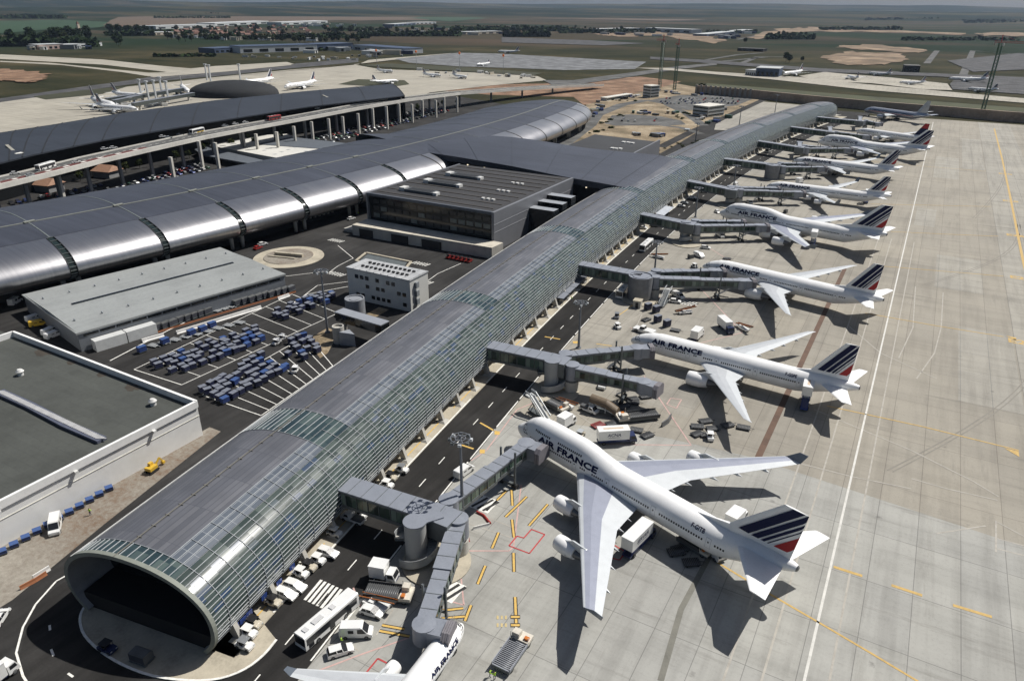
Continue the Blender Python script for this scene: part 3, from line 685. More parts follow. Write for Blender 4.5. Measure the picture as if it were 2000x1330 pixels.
brk = sorted(set([20.0] + [q for t in TY for q in (t, t + stripw)] + [560, 580, 600, 615, 628, 638, 645, 650, 652]))
brk2 = []
for a, b in zip(brk, brk[1:]):
    n = max(1, int((b - a) / 9)); brk2 += [a + (b - a) * k / n for k in range(n)]
brk2.append(652)
for a, b in zip(brk2, brk2[1:]):
    md = (a + b) / 2; strip = any(t <= md <= t + stripw for t in TY) and md < 330
    off = -0.35 if strip else 0.0
    for (t0, z0), (t1, z1) in zip(TS, TS[1:]):
        (stp if strip else fac).face([tp(a, t0, z0, off), tp(a, t1, z1, off), tp(b, t1, z1, off), tp(b, t0, z0, off)], 0, True)
    for (t0, z0), (t1, z1) in zip(TR, TR[1:]):
        rfm.face([tp(a, t0, z0), tp(a, t1, z1), tp(b, t1, z1), tp(b, t0, z0)], 0, True)
    rfm.face([tp(a, 92, 14.8), tp(b, 92, 14.8), tp(b, 92, 12.4), tp(a, 92, 12.4)]); rfm.face([tp(a, 92, 12.4), tp(b, 92, 12.4), tp(b, 20, 12.4), tp(a, 20, 12.4)])
    seam.bar(tp(a, 35, 20.4, .05), tp(b, 35, 20.4, .05), 0.55, 0.3)
for t in TY:
    far = t > 330
    for (t0, z0), (t1, z1) in zip(TR, TR[1:]):
        srib.bar(tp(t + 1.2, t0, z0, .05), tp(t + 1.2, t1, z1, .05), 0.45, 0.22)
    for (t0, z0), (t1, z1) in zip(TS, TS[1:]):
        if far: srib.bar(tp(t + 1, t0, z0, .06), tp(t + 1, t1, z1, .06), 0.9, 0.25, 1)
        else: [srib.bar(tp(t + stripw * k, t0, z0, .1), tp(t + stripw * k, t1, z1, .1), 0.16, 0.3, 1) for k in (0, 1)]
    if not far:
        for (t0, z0) in TS[::2]: srib.bar(tp(t, t0, z0, 0), tp(t + stripw, t0, z0, 0), 0.2, 0.2, 0)
        seam.box(0, 0, 0, 0, 0, 0) if False else None
        p = tp(t + 1.6, 35, 20.5, 0); seam.bar(p + Vector((0, -2, .2)), p + Vector((0, 2, .2)), 1.2, 0.4, 0)
fac.build("steel_facade", M_BRUSH, term); stp.build("glass_strip", M_GREEN, term); rfm.build("roof", M_ROOFD, term)
seam.build("roof_walkway", pm("walkway_grey", (0.24, 0.25, 0.22), 0.7), term); srib.build("roof_rib", [pm("rib_grey", (0.16, 0.18, 0.18), 0.6, 0.2), M_DARK], term)
tb = tmb()
for a, b in zip(brk2, brk2[1:]):
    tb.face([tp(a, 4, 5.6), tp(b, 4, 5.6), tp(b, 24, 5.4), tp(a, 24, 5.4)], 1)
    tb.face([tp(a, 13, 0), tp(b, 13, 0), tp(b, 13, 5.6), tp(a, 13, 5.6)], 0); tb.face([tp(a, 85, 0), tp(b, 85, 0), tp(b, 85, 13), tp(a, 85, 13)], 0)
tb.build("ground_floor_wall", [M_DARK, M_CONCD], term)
for t in [q for q in TY for q in (q - 1.2, q + 4.0)]:
    if 60 < t < 640:
        c = tmb(); p = tp(t, 6.5, 5.6); c.cyl((p.x, p.y, 0), (p.x, p.y, 6.2 if t < 560 else 5.6), 0.75, 0.9, 10); c.build("column", M_CONC, term)
for k in range(9):
    c = tmb(); p = tp(236 + 2.8 * k, 12.6, 0); c.box(p.x - .4, p.x + .5, p.y - .35, p.y + .35, 2.2, 2.9)
    c.build("lamp_panel", M_WHITE, term)
# ------------------------------------------------------------------ 3. connecting roof
FR = [tuple(G(*q)) for q in ((804, 293.5, 18.4), (900, 308, 18.2), (1000, 325, 17.6), (1100, 345, 16.7), (1200, 362.5, 15.9), (1253, 374, 14.0))]; BK = [tuple(G(*q)) for q in ((700, 262, 18.4), (850, 262, 18.4), (1000, 268, 18), (1150, 290, 16.9), (1290, 304, 15.9), (1342, 317, 14.0))]
conn = thing("connecting_hall", "slate roofed hall linking steel terminal to the glass concourse above black recess", "airport hall", (-190, 370, 0))
CT = Matrix.Translation((190, -370, 0))
mb = MB(); mb.T = CT; fz = MB(); fz.T = CT; fb_ = MB(); fb_.T = CT; rl = MB(); rl.T = CT
FRs = smooth_tab(FR, 3); BKs = smooth_tab(BK, 3)
def zc_(k): return interp([(0, 17.6), (.3, 19.6), (.6, 19.9), (.85, 19.6), (1, 19.9)], k)
rows = []
for i in range(len(FRs)):
    row = []
    for j in range(11):
        k = j / 10; a = FRs[i]; b = BKs[i]; zz = lerp(a[2], b[2], k) + 1.8 * (1 - (2 * k - 1) ** 2) * (1 - i / (len(FRs) - 1))
        row.append(Vector((lerp(a[0], b[0], k), lerp(a[1], b[1], k), zz)))
    rows.append(row)
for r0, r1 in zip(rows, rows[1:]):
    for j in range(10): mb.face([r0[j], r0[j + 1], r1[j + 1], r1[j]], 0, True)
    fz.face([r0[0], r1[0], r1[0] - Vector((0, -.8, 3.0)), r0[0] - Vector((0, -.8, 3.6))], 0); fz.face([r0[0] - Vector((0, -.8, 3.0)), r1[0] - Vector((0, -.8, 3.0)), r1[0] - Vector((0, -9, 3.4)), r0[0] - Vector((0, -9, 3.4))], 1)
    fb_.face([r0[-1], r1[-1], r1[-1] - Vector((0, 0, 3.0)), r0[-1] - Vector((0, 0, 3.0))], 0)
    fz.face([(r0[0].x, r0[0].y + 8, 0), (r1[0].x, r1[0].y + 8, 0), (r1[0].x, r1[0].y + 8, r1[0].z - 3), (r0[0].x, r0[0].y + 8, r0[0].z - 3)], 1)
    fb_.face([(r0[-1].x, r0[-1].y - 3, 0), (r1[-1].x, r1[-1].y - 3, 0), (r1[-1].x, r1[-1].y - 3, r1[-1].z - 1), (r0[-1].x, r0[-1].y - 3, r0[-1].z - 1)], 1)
for row in rows[2:-1:1]:
    if rows.index(row) % 2 == 0:
        for a, b in zip(row, row[1:]): rl.bar(a + Vector((0, 0, .06)), b + Vector((0, 0, .06)), 0.3, 0.12)
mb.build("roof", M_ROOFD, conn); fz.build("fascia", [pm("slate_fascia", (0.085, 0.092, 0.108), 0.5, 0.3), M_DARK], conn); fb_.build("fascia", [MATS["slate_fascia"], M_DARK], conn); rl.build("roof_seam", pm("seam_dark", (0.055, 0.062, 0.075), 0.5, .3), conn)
lp, lt, lb = _nodes("hall_lamp_glow"); lb.inputs['Emission Color'].default_value = (1, .86, .6, 1); lb.inputs['Emission Strength'].default_value = 1.5
for k in range(8):
    r = rows[2 + k * 13 // 9][0]; c = MB(); c.T = CT; c.box(r.x - .3, r.x + .3, r.y + 6.6, r.y + 7.2, r.z - 5.4, r.z - 4.9); c.build("lamp", lp, conn)
# ------------------------------------------------------------------ 4. dark box building with pale podium
dk = thing("dark_office_block", "dark glazed flat roofed block with grey flank walls standing on pale podium", "office building", (-185, 295, 0))
DT = Matrix.Translation((185, -295, 0))
def dmb():
    m = MB(); m.T = DT; return m
X0, X1, Yd0, Yd1, ZT = -219.0, -150.5, 252.0, 330.0, 17.0
mb = dmb(); mb.box(X0 + .8, X1 - 1.2, Yd0 + 1.2, Yd1, 4.9, ZT - .7, 0)
mb.build("glazed_wall", M_DGLASS, dk)
mb = dmb(); mb.box(X1 - 1.2, X1, Yd0, Yd1, 0, ZT, 0); mb.build("flank_wall", pm("grey_flank", (0.215, 0.222, 0.24), 0.5, 0.3, 0.1, 0.2), dk)
mb = dmb(); mb.box(X0, X0 + .9, Yd0, Yd1, 0, ZT, 0); mb.build("flank_wall", MATS["grey_flank"], dk)
mb = dmb()
for z in (8.2, 11.6): mb.bar((X1 + .05, Yd0, z), (X1 + .05, Yd1, z), 0.12, 0.14)
mb.build("flank_joint", pm("joint_pale", (0.33, 0.34, 0.36), .5), dk)
mb = dmb(); mb.box(X0 + .9, X1 - 1.2, Yd0 - .1, Yd0 + 1.0, ZT - 1.1, ZT + .1); mb.build("parapet", pm("parapet_blue_grey", (0.12, 0.135, 0.16), .5, .3), dk)
mb = dmb(); mb.box(X0 + .9, X1 - 1.2, Yd0 + 1.0, Yd1, ZT - .7, ZT - .35)
mb.build("roof", roofing("charcoal_roofing", (0.032, 0.032, 0.035), 0.8, 0.0), dk)
mb = dmb()
for k in range(10): mb.box(X0 + 2, X1 - 4, Yd0 + 6 + 7.4 * k, Yd0 + 6.5 + 7.4 * k, ZT - .35, ZT - .1, 0)
mb.build("roof_upstand", pm("roof_brown", (0.075, 0.066, 0.055), .8, var=.4), dk)
for k, yy_ in enumerate((264, 283, 302)):
    c = dmb(); c.box(-206, -190, yy_, yy_ + 5, ZT - .3, ZT + .9, 0); c.box(-204.5, -191.5, yy_ + .6, yy_ + 4.4, ZT + .9, ZT + 1.0, 1); c.box(-209, -206, yy_, yy_ + 4, ZT - .3, ZT + 1.4, 2); c.box(-190, -188, yy_, yy_ + 3, ZT - .3, ZT + 1.0, 2)
    c.build("roof_plant", [pm("plant_grey", (0.10, 0.11, 0.12), .6), M_DARK, pm("plant_white", (0.6, .6, .58), .6)], dk)
for k in range(3):
    for j in range(3):
        c = dmb(); c.box(-168 + 2.6 * j - 2 * k, -166.6 + 2.6 * j - 2 * k, 270 + 17 * k, 271.6 + 17 * k, ZT - .3, ZT + .3); c.build("skylight", MATS["plant_white"], dk)
for r in range(3):
    for k in range(15):
        x = X0 + 3.2 + k * 4.25; z = 6.0 + r * 3.3; pale = (r == 1 and k >= 10) or (r < 2 and (k * 7 + r * 3) % 5 == 0)
        c = dmb(); c.box(x, x + 3.3, Yd0 + 1.05, Yd0 + 1.3, z, z + 1.9)
        c.build("window", pm("window_pale", (0.13, 0.15, 0.145), .15, spec=.7) if pale else pm("window_dim", (0.035, 0.037, 0.038), .15, spec=.7), dk)
mb = dmb(); mb.prism([(-218.5, 240.5), (-146.5, 243.5), (-146, 251.9), (-219, 251.9)], 0, 4.8, 0, 1); mb.prism([(-226, 243), (-219.1, 243), (-219.1, 251.9), (-226, 251.9)], 0, 1.4, 0)
mb.build("podium", [M_CONC, pm("podium_top", (0.52, 0.48, 0.40), .85, var=.3, scale=.3)], dk)
for x0, x1 in ((-214.5, -207), (-197, -188), (-181, -171)):
    c = dmb(); yb = lerp(240.5, 243.5, (x0 + 218.5) / 73.5); c.box(x0, x1, yb - .12, yb + .6, 0, 3.6); c.build("gateway", M_DARK, dk)
for k in range(3):
    c = dmb(); y_ = 283 + 9 * k; c.box(X1 + .02, X1 + 12.5, y_, y_ + 5, 0, 12.2 + 1.1 * k, 0, 1); c.build("link_box", [M_DGLASS, pm("link_roof", (0.33, .35, .38), .5, .2)], dk)
# ------------------------------------------------------------------ 5. second dark building
d2 = thing("flat_roofed_annex", "low black flat roofed annex behind the connecting hall with one grey end wall", "annex building", (-185, 440, 0))
DT2 = Matrix.Translation((185, -440, 0)); mb = MB(); mb.T = DT2
P4 = [G(1108, 284, 12), G(1162, 263, 12), G(1289, 281, 12), G(1289, 302, 12), G(1200, 302, 12)]
mb.prism([(p.x, p.y) for p in (G(1090, 292, 12), G(1162, 263, 12), G(1280, 277, 12), G(1236, 306, 12), G(1150, 310, 12))], 0, 12, 0, 1)
mb.build("wall", [M_DARK, roofing("annex_roofing", (0.03, .032, .036), .8, 0)], d2)
a, b = G(1232, 306, 12), G(1288, 277, 12); mb = MB(); mb.T = DT2; mb.bar((a.x, a.y, 6.5), (b.x, b.y, 6.5), 1.0, 13.6); mb.build("end_wall", MATS["grey_flank"], d2)
for k in range(6):
    p = G((1196, 1204, 1211, 1218, 1227, 1235)[k], (290, 291, 291, 278, 279, 280)[k], 12.2); c = MB(); c.T = DT2; c.box(p.x - 1.2, p.x + 1.2, p.y - 1.5, p.y + 1.5, 12, 12.6); c.build("skylight", MATS["plant_white"], d2)
# ------------------------------------------------------------------ 6. grey warehouse
def boxed(p, q, r, z0, z1, mb, m=0, top=None):
    """oblong with corner p, along-vector q, across-vector r"""
    p = Vector((p[0], p[1], 0)); pts = [p, p + q, p + q + r, p + r]; mb.prism([(a.x, a.y) for a in pts], z0, z1, m, top)
HWH = 6.3; A, B, C_ = G(150, 650, HWH), G(555, 535, HWH), G(60, 572, HWH)
al = Vector((B.x - A.x, B.y - A.y, 0)); ac = Vector((C_.x - A.x, C_.y - A.y, 0)); u_ = al.normalized(); v_ = Vector((-u_.y, u_.x, 0)); ac = v_ * ac.length
wh = thing("grey_warehouse", "broad pale grey metal shed with a dark skylight slot along its roof", "warehouse", tuple(A.xy) + (0,))
WT = Matrix(((u_.x, v_.x, 0, 0), (u_.y, v_.y, 0, 0), (0, 0, 1, 0), (0, 0, 0, 1))); wh.rotation_euler = (0, 0, atan2(u_.y, u_.x))
L_, W_ = al.length, ac.length
mb = MB(); mb.box(0, L_, 0, W_, 0, 5.7); mb.build("wall", pm("shed_grey", (0.20, 0.215, 0.235), .5, .25, .12, .2), wh)
mb = MB(); mb.box(-.4, L_ + .4, -.4, W_ + .4, 5.7, 6.3); mb.face([(0, .2, 6.32), (L_, .2, 6.32), (L_, W_ / 2, 6.9), (0, W_ / 2, 6.9)]); mb.face([(0, W_ - .2, 6.32), (L_, W_ - .2, 6.32), (L_, W_ / 2, 6.9), (0, W_ / 2, 6.9)])
mb.face([(0, .2, 6.32), (0, W_ - .2, 6.32), (0, W_ / 2, 6.9)]); mb.face([(L_, .2, 6.32), (L_, W_ - .2, 6.32), (L_, W_ / 2, 6.9)])
mb.build("roof", seam_mat("shed_roof", (0.315, 0.33, 0.325), 24.0, 1.6, .6, .86, .1, .25), wh)
mb = MB(); mb.box(L_ * .1, L_ * .9, W_ / 2 - .55, W_ / 2 + .55, 6.8, 7.2); mb.build("skylight_slot", M_DGLASS, wh)
for k in range(18):
    c = MB(); x = L_ * (.04 + .92 * (k % 9) / 8); y_ = W_ * (.2 if k < 9 else .78); c.cyl((x, y_, 6.4), (x, y_, 7.3), .28, .28, 6); c.build("roof_vent", M_RING, wh)
for k in range(14):
    c = MB(); x = 1.5 + k * (L_ - 3) / 14; c.box(x, x + (L_ - 3) / 14 - .5, -.14, .1, 4.5, 5.2); c.build("window", M_DGLASS, wh)
for k in range(2):
    c = MB(); c.box(3 + 9.3 * k, 12 + 9.3 * k, -3.6, -.45, 0, 3.4); c.build("loading_cabin", pm("cabin_white", (0.55, .56, .55), .6, var=.15), wh)
# ------------------------------------------------------------------ 7. white walled building, grey roof
wb = thing("white_walled_hall", "large white walled hall with flat grey green roof and raised white parapet", "warehouse", (-133, 90, 0))
BT = Matrix.Translation((133, -90, 0)); ZW = 9.5
pc = [G(383, 783, ZW), G(25, 647, ZW)]; e = (pc[1] - pc[0]); e.z = 0; eu = e.normalized(); ew = Vector((eu.y, -eu.x, 0)); ew = -ew if ew.y > 0 else ew
D0 = pc[0]; Lx = e.length + 40; Wy = 95
def wpt(a, b): p = D0 + eu * a + ew * b; return (p.x, p.y)
mb = MB(); mb.T = BT; mb.prism([wpt(0, 0), wpt(0, Wy), wpt(Lx, Wy), wpt(Lx, 0)], 0, ZW - 1.6, 0, 1)
mb.build("wall", [pm("white_cladding", (0.74, 0.74, 0.72), .55, var=.1, scale=.08), seam_mat("grey_green_roofing", (0.074, 0.079, 0.072), 9.0, 2.2, .85, .8, 0, .45)], wb)
mb = MB(); mb.T = BT
for q, r in (((0, 0), (0, Wy)), ((0, 0), (Lx - 40, 0)), ((Lx - 40, 0), (Lx - 40, Wy))):
    a, b = wpt(*q), wpt(*r); mb.bar((a[0], a[1], ZW - .8), (b[0], b[1], ZW - .8), .7, 1.7)
mb.build("parapet", pm("parapet_white", (0.78, .78, .76), .55, var=.1), wb)
mb = MB(); mb.T = BT
pts = [G(x, y, ZW - 1.5) for x, y in ((0, 768), (60, 795), (130, 832), (200, 862))]
for a, b in zip(pts, pts[1:]): mb.bar(a + Vector((0, 0, .3)), b + Vector((0, 0, .3)), 2.2, 0.7, 0)
for k in range(60):
    p = lerp(pts[0], pts[-1], (k + .5) / 60); mb.bar(p + Vector((-1, -.6, .72)), p + Vector((1, .6, .72)), 0.35, 0.1, 1)
mb.build("roof_light", [pm("rooflight_dark", (0.10, .11, .15), .3), pm("rooflight_pale", (0.42, .42, .42), .4)], wb)
for x, y in ((40, 730), (299, 788)):
    p = G(x, y, ZW - 1.2); c = MB(); c.T = BT; c.cyl((p.x, p.y, ZW - 1.6), (p.x, p.y, ZW - .5), .7, .7, 12); c.cyl((p.x, p.y, ZW - .5), (p.x, p.y, ZW + .1), 1.0, 0.5, 12); c.build("roof_vent", MATS["plant_white"], wb)
pst = pm("puddle_stain", (0.05, .042, .032), .7, var=.5, scale=.6)
for x, y, r in ((85, 688, 3.2), (140, 708, 1.8), (198, 732, 1.6), (258, 757, 2.4)):
    p = G(x, y, ZW - 1.6); c = MB(); c.T = BT; c.face([(p.x + r * cos(k * pi / 7) * (1 + .3 * sin(k * 2.3)), p.y + .6 * r * sin(k * pi / 7) * (1 + .25 * cos(k * 1.7)), ZW - 1.59) for k in range(14)]); c.build("roof_stain", pst, wb)
for t in (12, 30, 45):
    a = wpt(0, t); c = MB(); c.T = BT; c.box(a[0], a[0] + 1.0, a[1] - .35, a[1] + .35, 7.4, 8.0); c.build("wall_lamp", MATS["plant_white"], wb)
mb = MB(); mb.T = BT; a, b = wpt(0, 0), wpt(0, Wy); mb.bar((a[0] + .05, a[1], 5.6), (b[0] + .05, b[1], 5.6), .12, .1); mb.build("wall_joint", pm("joint_cream", (0.72, .70, .62), .5), wb)
# ------------------------------------------------------------------ 8. small white office
fb = thing("white_office_block", "small three storey white office with louvred flat roof beside the baggage yard", "office building", tuple(G(770, 602).xy) + (0,))
a = G(800, 548, 11.5); b = G(677, 522, 11.5); c_ = G(806, 525, 11.5)
q = Vector((b.x - a.x, b.y - a.y, 0)); qu = q.normalized(); qv = Vector((qu.y, -qu.x, 0)); qv = qv if qv.y > 0 else -qv
fb.location = (a.x, a.y, 0); fb.rotation_euler = (0, 0, atan2(qu.y, qu.x)); FL = q.length; FWd = 10.5; sgn = 1 if Vector((-qu.y, qu.x, 0)).dot(qv) > 0 else -1
mb = MB(); mb.box(0, FL, 0 if sgn > 0 else -FWd, FWd if sgn > 0 else 0, 0, 11.2); mb.build("wall", pm("office_white", (0.60, .60, .57), .6, var=.12, scale=.15), fb)
mb = MB(); mb.box(-.2, FL + .2, min(0, sgn * FWd) - .2, max(0, sgn * FWd) + .2, 11.2, 11.6)
for k in range(9): mb.box(k * FL / 9, k * FL / 9 + .25, min(0, sgn * FWd), max(0, sgn * FWd), 11.6, 11.8)
mb.build("roof", seam_mat("office_roof", (0.44, .45, .46), 6, 1.2, .6, .75, 0, .3), fb)
for r, row in enumerate((("x", 1, 2, 3, 5, 7, 8), (3, 5, 6, 9, 10), (1, 2, 4, 5, 6, 7, 10))):
    for k in row:
        if k == "x": continue
        c = MB(); x = FL - 1.2 - k * FL / 12; yb = 0; c.box(x - 1.5, x, -.1 * sgn - .05, .1, (8.2, 5.2, 1.6)[r], (9.6, 6.5, 2.9)[r]); c.build("window", M_DGLASS, fb)
for k in range(22):
    c = MB(); x = 3 + (k % 11) * 1.9; y_ = sgn * (3.2 if k < 11 else 7.2); c.box(x, x + .9, y_ - .4, y_ + .4, 11.6, 12.2); c.build("roof_fan", M_DARK, fb)
for k in range(3):
    c = MB(); c.box(-.9, -.1, sgn * 4, sgn * 4 + 1.5, 2 + 3 * k, 4 + 3 * k); c.build("stair_landing", M_RING, fb)
# lawn panel beside it
psheet("yard_garden", [(703, 509), (718, 497), (795, 513), (786, 527)], 0.12, pm("garden_grey", (0.09, .105, .11), .9))
ppts = [G(*p) for p in ((695, 510), (715, 494), (803, 512), (788, 530))]; mb = MB()
for a, b in zip(ppts, ppts[1:] + ppts[:1]): mb.bar((a.x, a.y, .15), (b.x, b.y, .15), 1.0, .3)
tag(mb.build("kerb", M_PAVE), kind='structure')
# ------------------------------------------------------------------ round stair drum + footbridge at the yard
ld = thing("round_stair_drum", "round grey stair drum with ring shaped roof next to the white office", "stair tower", tuple(G(695, 612).xy) + (0,))
mb = MB(); mb.lathe([(0, 3.3), (5.6, 3.3), (5.6, 2.9), (5.2, 2.9), (5.2, 1.7), (5.4, 1.7), (5.4, 0.01)], 28); mb.build("drum", pm("drum_grey", (0.25, .265, .29), .6, .1), ld)
ld2 = thing("yard_footbridge", "grey roofed glazed footbridge leading from the yard drum into the concourse", "footbridge", tuple(G(715, 625).xy) + (0,))
a = G(662, 606, 7); b = G(752, 632, 7); mb = MB(); o_ = Vector(ld2.location); mb.T = Matrix.Translation(-o_); mb.bar(a, Vector((b.x, b.y, 7)), 4.0, .3); mb.build("roof", pm("bridge_roof", (0.33, .35, .385), .5, .3, .12, .2), ld2)
mb = MB(); mb.T = Matrix.Translation(-o_); mb.bar(a - Vector((0, 0, 1.6)), Vector((b.x, b.y, 5.4)), 3.6, 2.8); mb.build("side_glazing", M_DGLASS, ld2)
p = G(668, 640); c = MB(); c.T = Matrix.Translation(-o_); c.cyl((a.x + 2, a.y, 0), (a.x + 2, a.y, 4.2), .6); c.build("pier", M_CONC, ld2)
ld3 = thing("spiral_stair_tower", "pale round tower with slanted metal lean-to beside the concourse rear side", "stair tower", tuple(G(663, 668).xy) + (0,))
mb = MB(); mb.lathe([(0, 1.8), (5.5, 1.8), (5.5, 1.45), (4.8, 1.45), (4.8, 0.01)], 20); mb.build("tower", M_CONC, ld3)
mb = MB(); mb.face([(1.7, -1.6, 4.4), (6.5, 0, 4.1), (2.3, 2.4, 3.9)]); mb.face([(1.7, -1.6, 4.4), (6.5, 0, 4.1), (6.5, 0, 0), (1.7, -1.6, 0)]); mb.face([(6.5, 0, 4.1), (2.3, 2.4, 3.9), (2.3, 2.4, 0), (6.5, 0, 0)]); mb.build("lean_to", MATS["bridge_roof"], ld3)
psheet("sand_patch", [(600, 665), (640, 640), (662, 650), (640, 690), (625, 700)], 0.06, M_SAND); psheet("sand_patch", [(705, 620), (740, 600), (760, 605), (730, 622)], 0.06, M_SAND)
# ------------------------------------------------------------------ 9. upper-left terminal 2F
ZF = 21.0; ZD = 18.0
tf = thing("long_dark_terminal", "long low terminal with dark curved roof behind the elevated road", "terminal building", (-450, 350, 0)); TF = Matrix.Translation((450, -350, 0))
fr = [G(x, y, ZF) for x, y in ((-160, 352), (0, 318), (60, 303), (200, 274), (400, 240), (600, 209), (790, 187))]; bk = [G(x, y, ZF) for x, y in ((-160, 283), (0, 256), (100, 241), (240, 218), (420, 194), (600, 176), (760, 163))]
mb = MB(); mb.T = TF; gl_ = MB(); gl_.T = TF; jn = MB(); jn.T = TF
prof = [(0, 0), (.12, 1.2), (.3, 2.2), (.5, 2.6), (.75, 1.8), (1, -1.0)]
for i in range(len(fr) - 1):
    for (k0, h0), (k1, h1) in zip(prof, prof[1:]):
        P = lambda i_, k, h: lerp(fr[i_], bk[i_], k) + Vector((0, 0, h)); mb.face([P(i, k0, h0), P(i, k1, h1), P(i + 1, k1, h1), P(i + 1, k0, h0)], 0, True)
    mb.face([fr[i], fr[i + 1], fr[i + 1] - Vector((0, 0, .8)), fr[i] - Vector((0, 0, .8))])
    ins = lambda v, w: lerp(v, w, .1)
    a, b = ins(fr[i], bk[i]), ins(fr[i + 1], bk[i + 1]); gl_.face([(a.x, a.y, 0), (b.x, b.y, 0), (b.x, b.y, ZF + .6), (a.x, a.y, ZF + .6)])
    a, b = lerp(fr[i], bk[i], .97), lerp(fr[i + 1], bk[i + 1], .97); gl_.face([(a.x, a.y, 0), (b.x, b.y, 0), (b.x, b.y, ZF - .6), (a.x, a.y, ZF - .6)])
gl_.face([(fr[-1].x - 2, fr[-1].y + 3, 0), (bk[-1].x, bk[-1].y, 0), (bk[-1].x, bk[-1].y, ZF - 1), (fr[-1].x - 2, fr[-1].y + 3, ZF)])
for i in range(15):
    s_ = i / 14 * (len(fr) - 1.001); i_ = int(s_); f_ = s_ - i_; A0, B0 = lerp(fr[i_], fr[i_ + 1], f_), lerp(bk[i_], bk[i_ + 1], f_)
    for (k0, h0), (k1, h1) in zip(prof, prof[1:]): jn.bar(lerp(A0, B0, k0) + Vector((0, 0, h0 + .1)), lerp(A0, B0, k1) + Vector((0, 0, h1 + .1)), .6, .2)
mb.build("roof", M_ROOF2, tf); gl_.build("glazed_wall", pm("black_facade", (.008, .009, .010), .55, var=.3, spec=.2), tf); jn.build("roof_seam", M_DARK, tf)
for px_, py_ in ((33, 301), (652, 196)):
    p = G(px_, py_, ZF + .3); c = MB(); c.T = TF; c.bar(p, p + Vector((-16, 4, 2.6)), 1.6, .6, 0); c.box(p.x - 1, p.x + 3, p.y - 2, p.y + 2, ZF - .2, ZF + 1.0, 1); c.build("roof_gutter", [pm("gutter_tan", (0.30, .29, .25), .6), M_WHITE], tf)
dm = thing("dark_dome_hall", "dark domed departure hall behind the long terminal roof", "airport hall", tuple(G(458, 186).xy) + (0,))
mb = MB(); a, b = G(375, 186), G(548, 186); ax_ = (b - a); Ld = ax_.length / 2; dm.rotation_euler = (0, 0, atan2(ax_.y, ax_.x)); rr = []
for j in range(9):
    t = j / 8 * pi / 2; rr.append([(Ld * cos(t) * cos(k * pi / 18) if j < 8 else .1 * cos(k * pi / 18), 40 * cos(t) * sin(k * pi / 18) if j < 8 else .1 * sin(k * pi / 18), 15 * sin(t) ** .8 + 1) for k in range(36)])
mb.loft(rr, 0, True, (False, False)); mb.build("roof", seam_mat("dome_roofing", (.022, .024, .027), 5, 3, .85, .6), dm)
# ------------------------------------------------------------------ 10. elevated road, piers, car park
edge_px = [(-160, 398), (0, 362), (100, 338), (200, 312), (300, 289), (400, 267), (500, 248), (600, 230), (700, 211), (800, 194), (900, 182), (1000, 175), (1100, 169), (1180, 166)]
zd = lambda i: ZD if i < 9 else lerp(ZD, 5, (i - 9) / 4)
eo = [G(x, y, zd(i)) for i, (x, y) in enumerate(edge_px)]
vd = thing("elevated_road", "pale concrete elevated road on columns in front of the long dark terminal", "viaduct", (-430, 350, 0)); VT = Matrix.Translation((430, -350, 0))
def offs(i, o):
    d = eo[min(i + 1, len(eo) - 1)] - eo[max(i - 1, 0)]; d.z = 0; d.normalize(); return eo[i] + Vector((-d.y, d.x, 0)) * o
dkk = MB(); dkk.T = VT; pr = MB(); pr.T = VT; lane = MB(); lane.T = VT
WD = 16.0
for i in range(len(eo) - 1):
    q = lambda j, o, dz: offs(j, o) + Vector((0, 0, dz))
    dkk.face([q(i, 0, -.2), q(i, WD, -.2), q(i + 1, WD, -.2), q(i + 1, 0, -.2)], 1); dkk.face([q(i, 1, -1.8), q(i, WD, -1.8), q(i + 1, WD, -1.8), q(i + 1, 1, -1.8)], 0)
    pr.face([q(i, 0, .5), q(i, 0, -1.9), q(i + 1, 0, -1.9), q(i + 1, 0, .5)]); pr.face([q(i, 0, .5), q(i, .9, .5), q(i + 1, .9, .5), q(i + 1, 0, .5)]); pr.face([q(i, .9, .5), q(i, .9, -.2), q(i + 1, .9, -.2), q(i + 1, .9, .5)])
    pr.face([q(i, WD - .3, .6), q(i, WD - .3, -1.8), q(i + 1, WD - .3, -1.8), q(i + 1, WD - .3, .6)])
    lane.face([q(i, 1.2, -.14), q(i, 3.4, -.14), q(i + 1, 3.4, -.14), q(i + 1, 1.2, -.14)], 0)
    for k in range(8):
        a, b = lerp(q(i, 9, -.13), q(i + 1, 9, -.13), k / 8), lerp(q(i, 9, -.13), q(i + 1, 9, -.13), (k + .5) / 8); lane.bar(a, b, .3, .02, 0)
    if i in (1, 2, 3): lane.face([q(i, 4, -.15), q(i, 7.5, -.15), q(i + 1, 7.5, -.15), q(i + 1, 4, -.15)], 1)
    if i in (1, 2, 3):
        for k in range(3):
            a, b = lerp(q(i, 5.7, -.1), q(i + 1, 5.7, -.1), (k + .2) / 3), lerp(q(i, 5.7, -.1), q(i + 1, 5.7, -.1), (k + .5) / 3); lane.bar(a, b, 1.6, .05, 0)
dkk.build("deck", [M_CONCD, M_OLDROAD], vd); pr.build("parapet", pm("viaduct_pale", (0.60, .58, .53), .8, var=.2, scale=.1), vd); lane.build("lane_marking", [M_WHITE, pm("bus_lane_red", (0.13, .04, .035), .8)], vd)
for i in range(20):
    s_ = 0.5 + i * .6; i_ = min(int(s_), len(eo) - 2); p = lerp(offs(i_, WD * .55), offs(i_ + 1, WD * .55), s_ - i_); zt = p.z - 1.8
    c = MB(); c.T = VT; c.bar((p.x, p.y, 0), (p.x, p.y, zt), 1.6, 1.6, 0, (0, 1, 0)); c.build("pier", M_CONCD, vd)
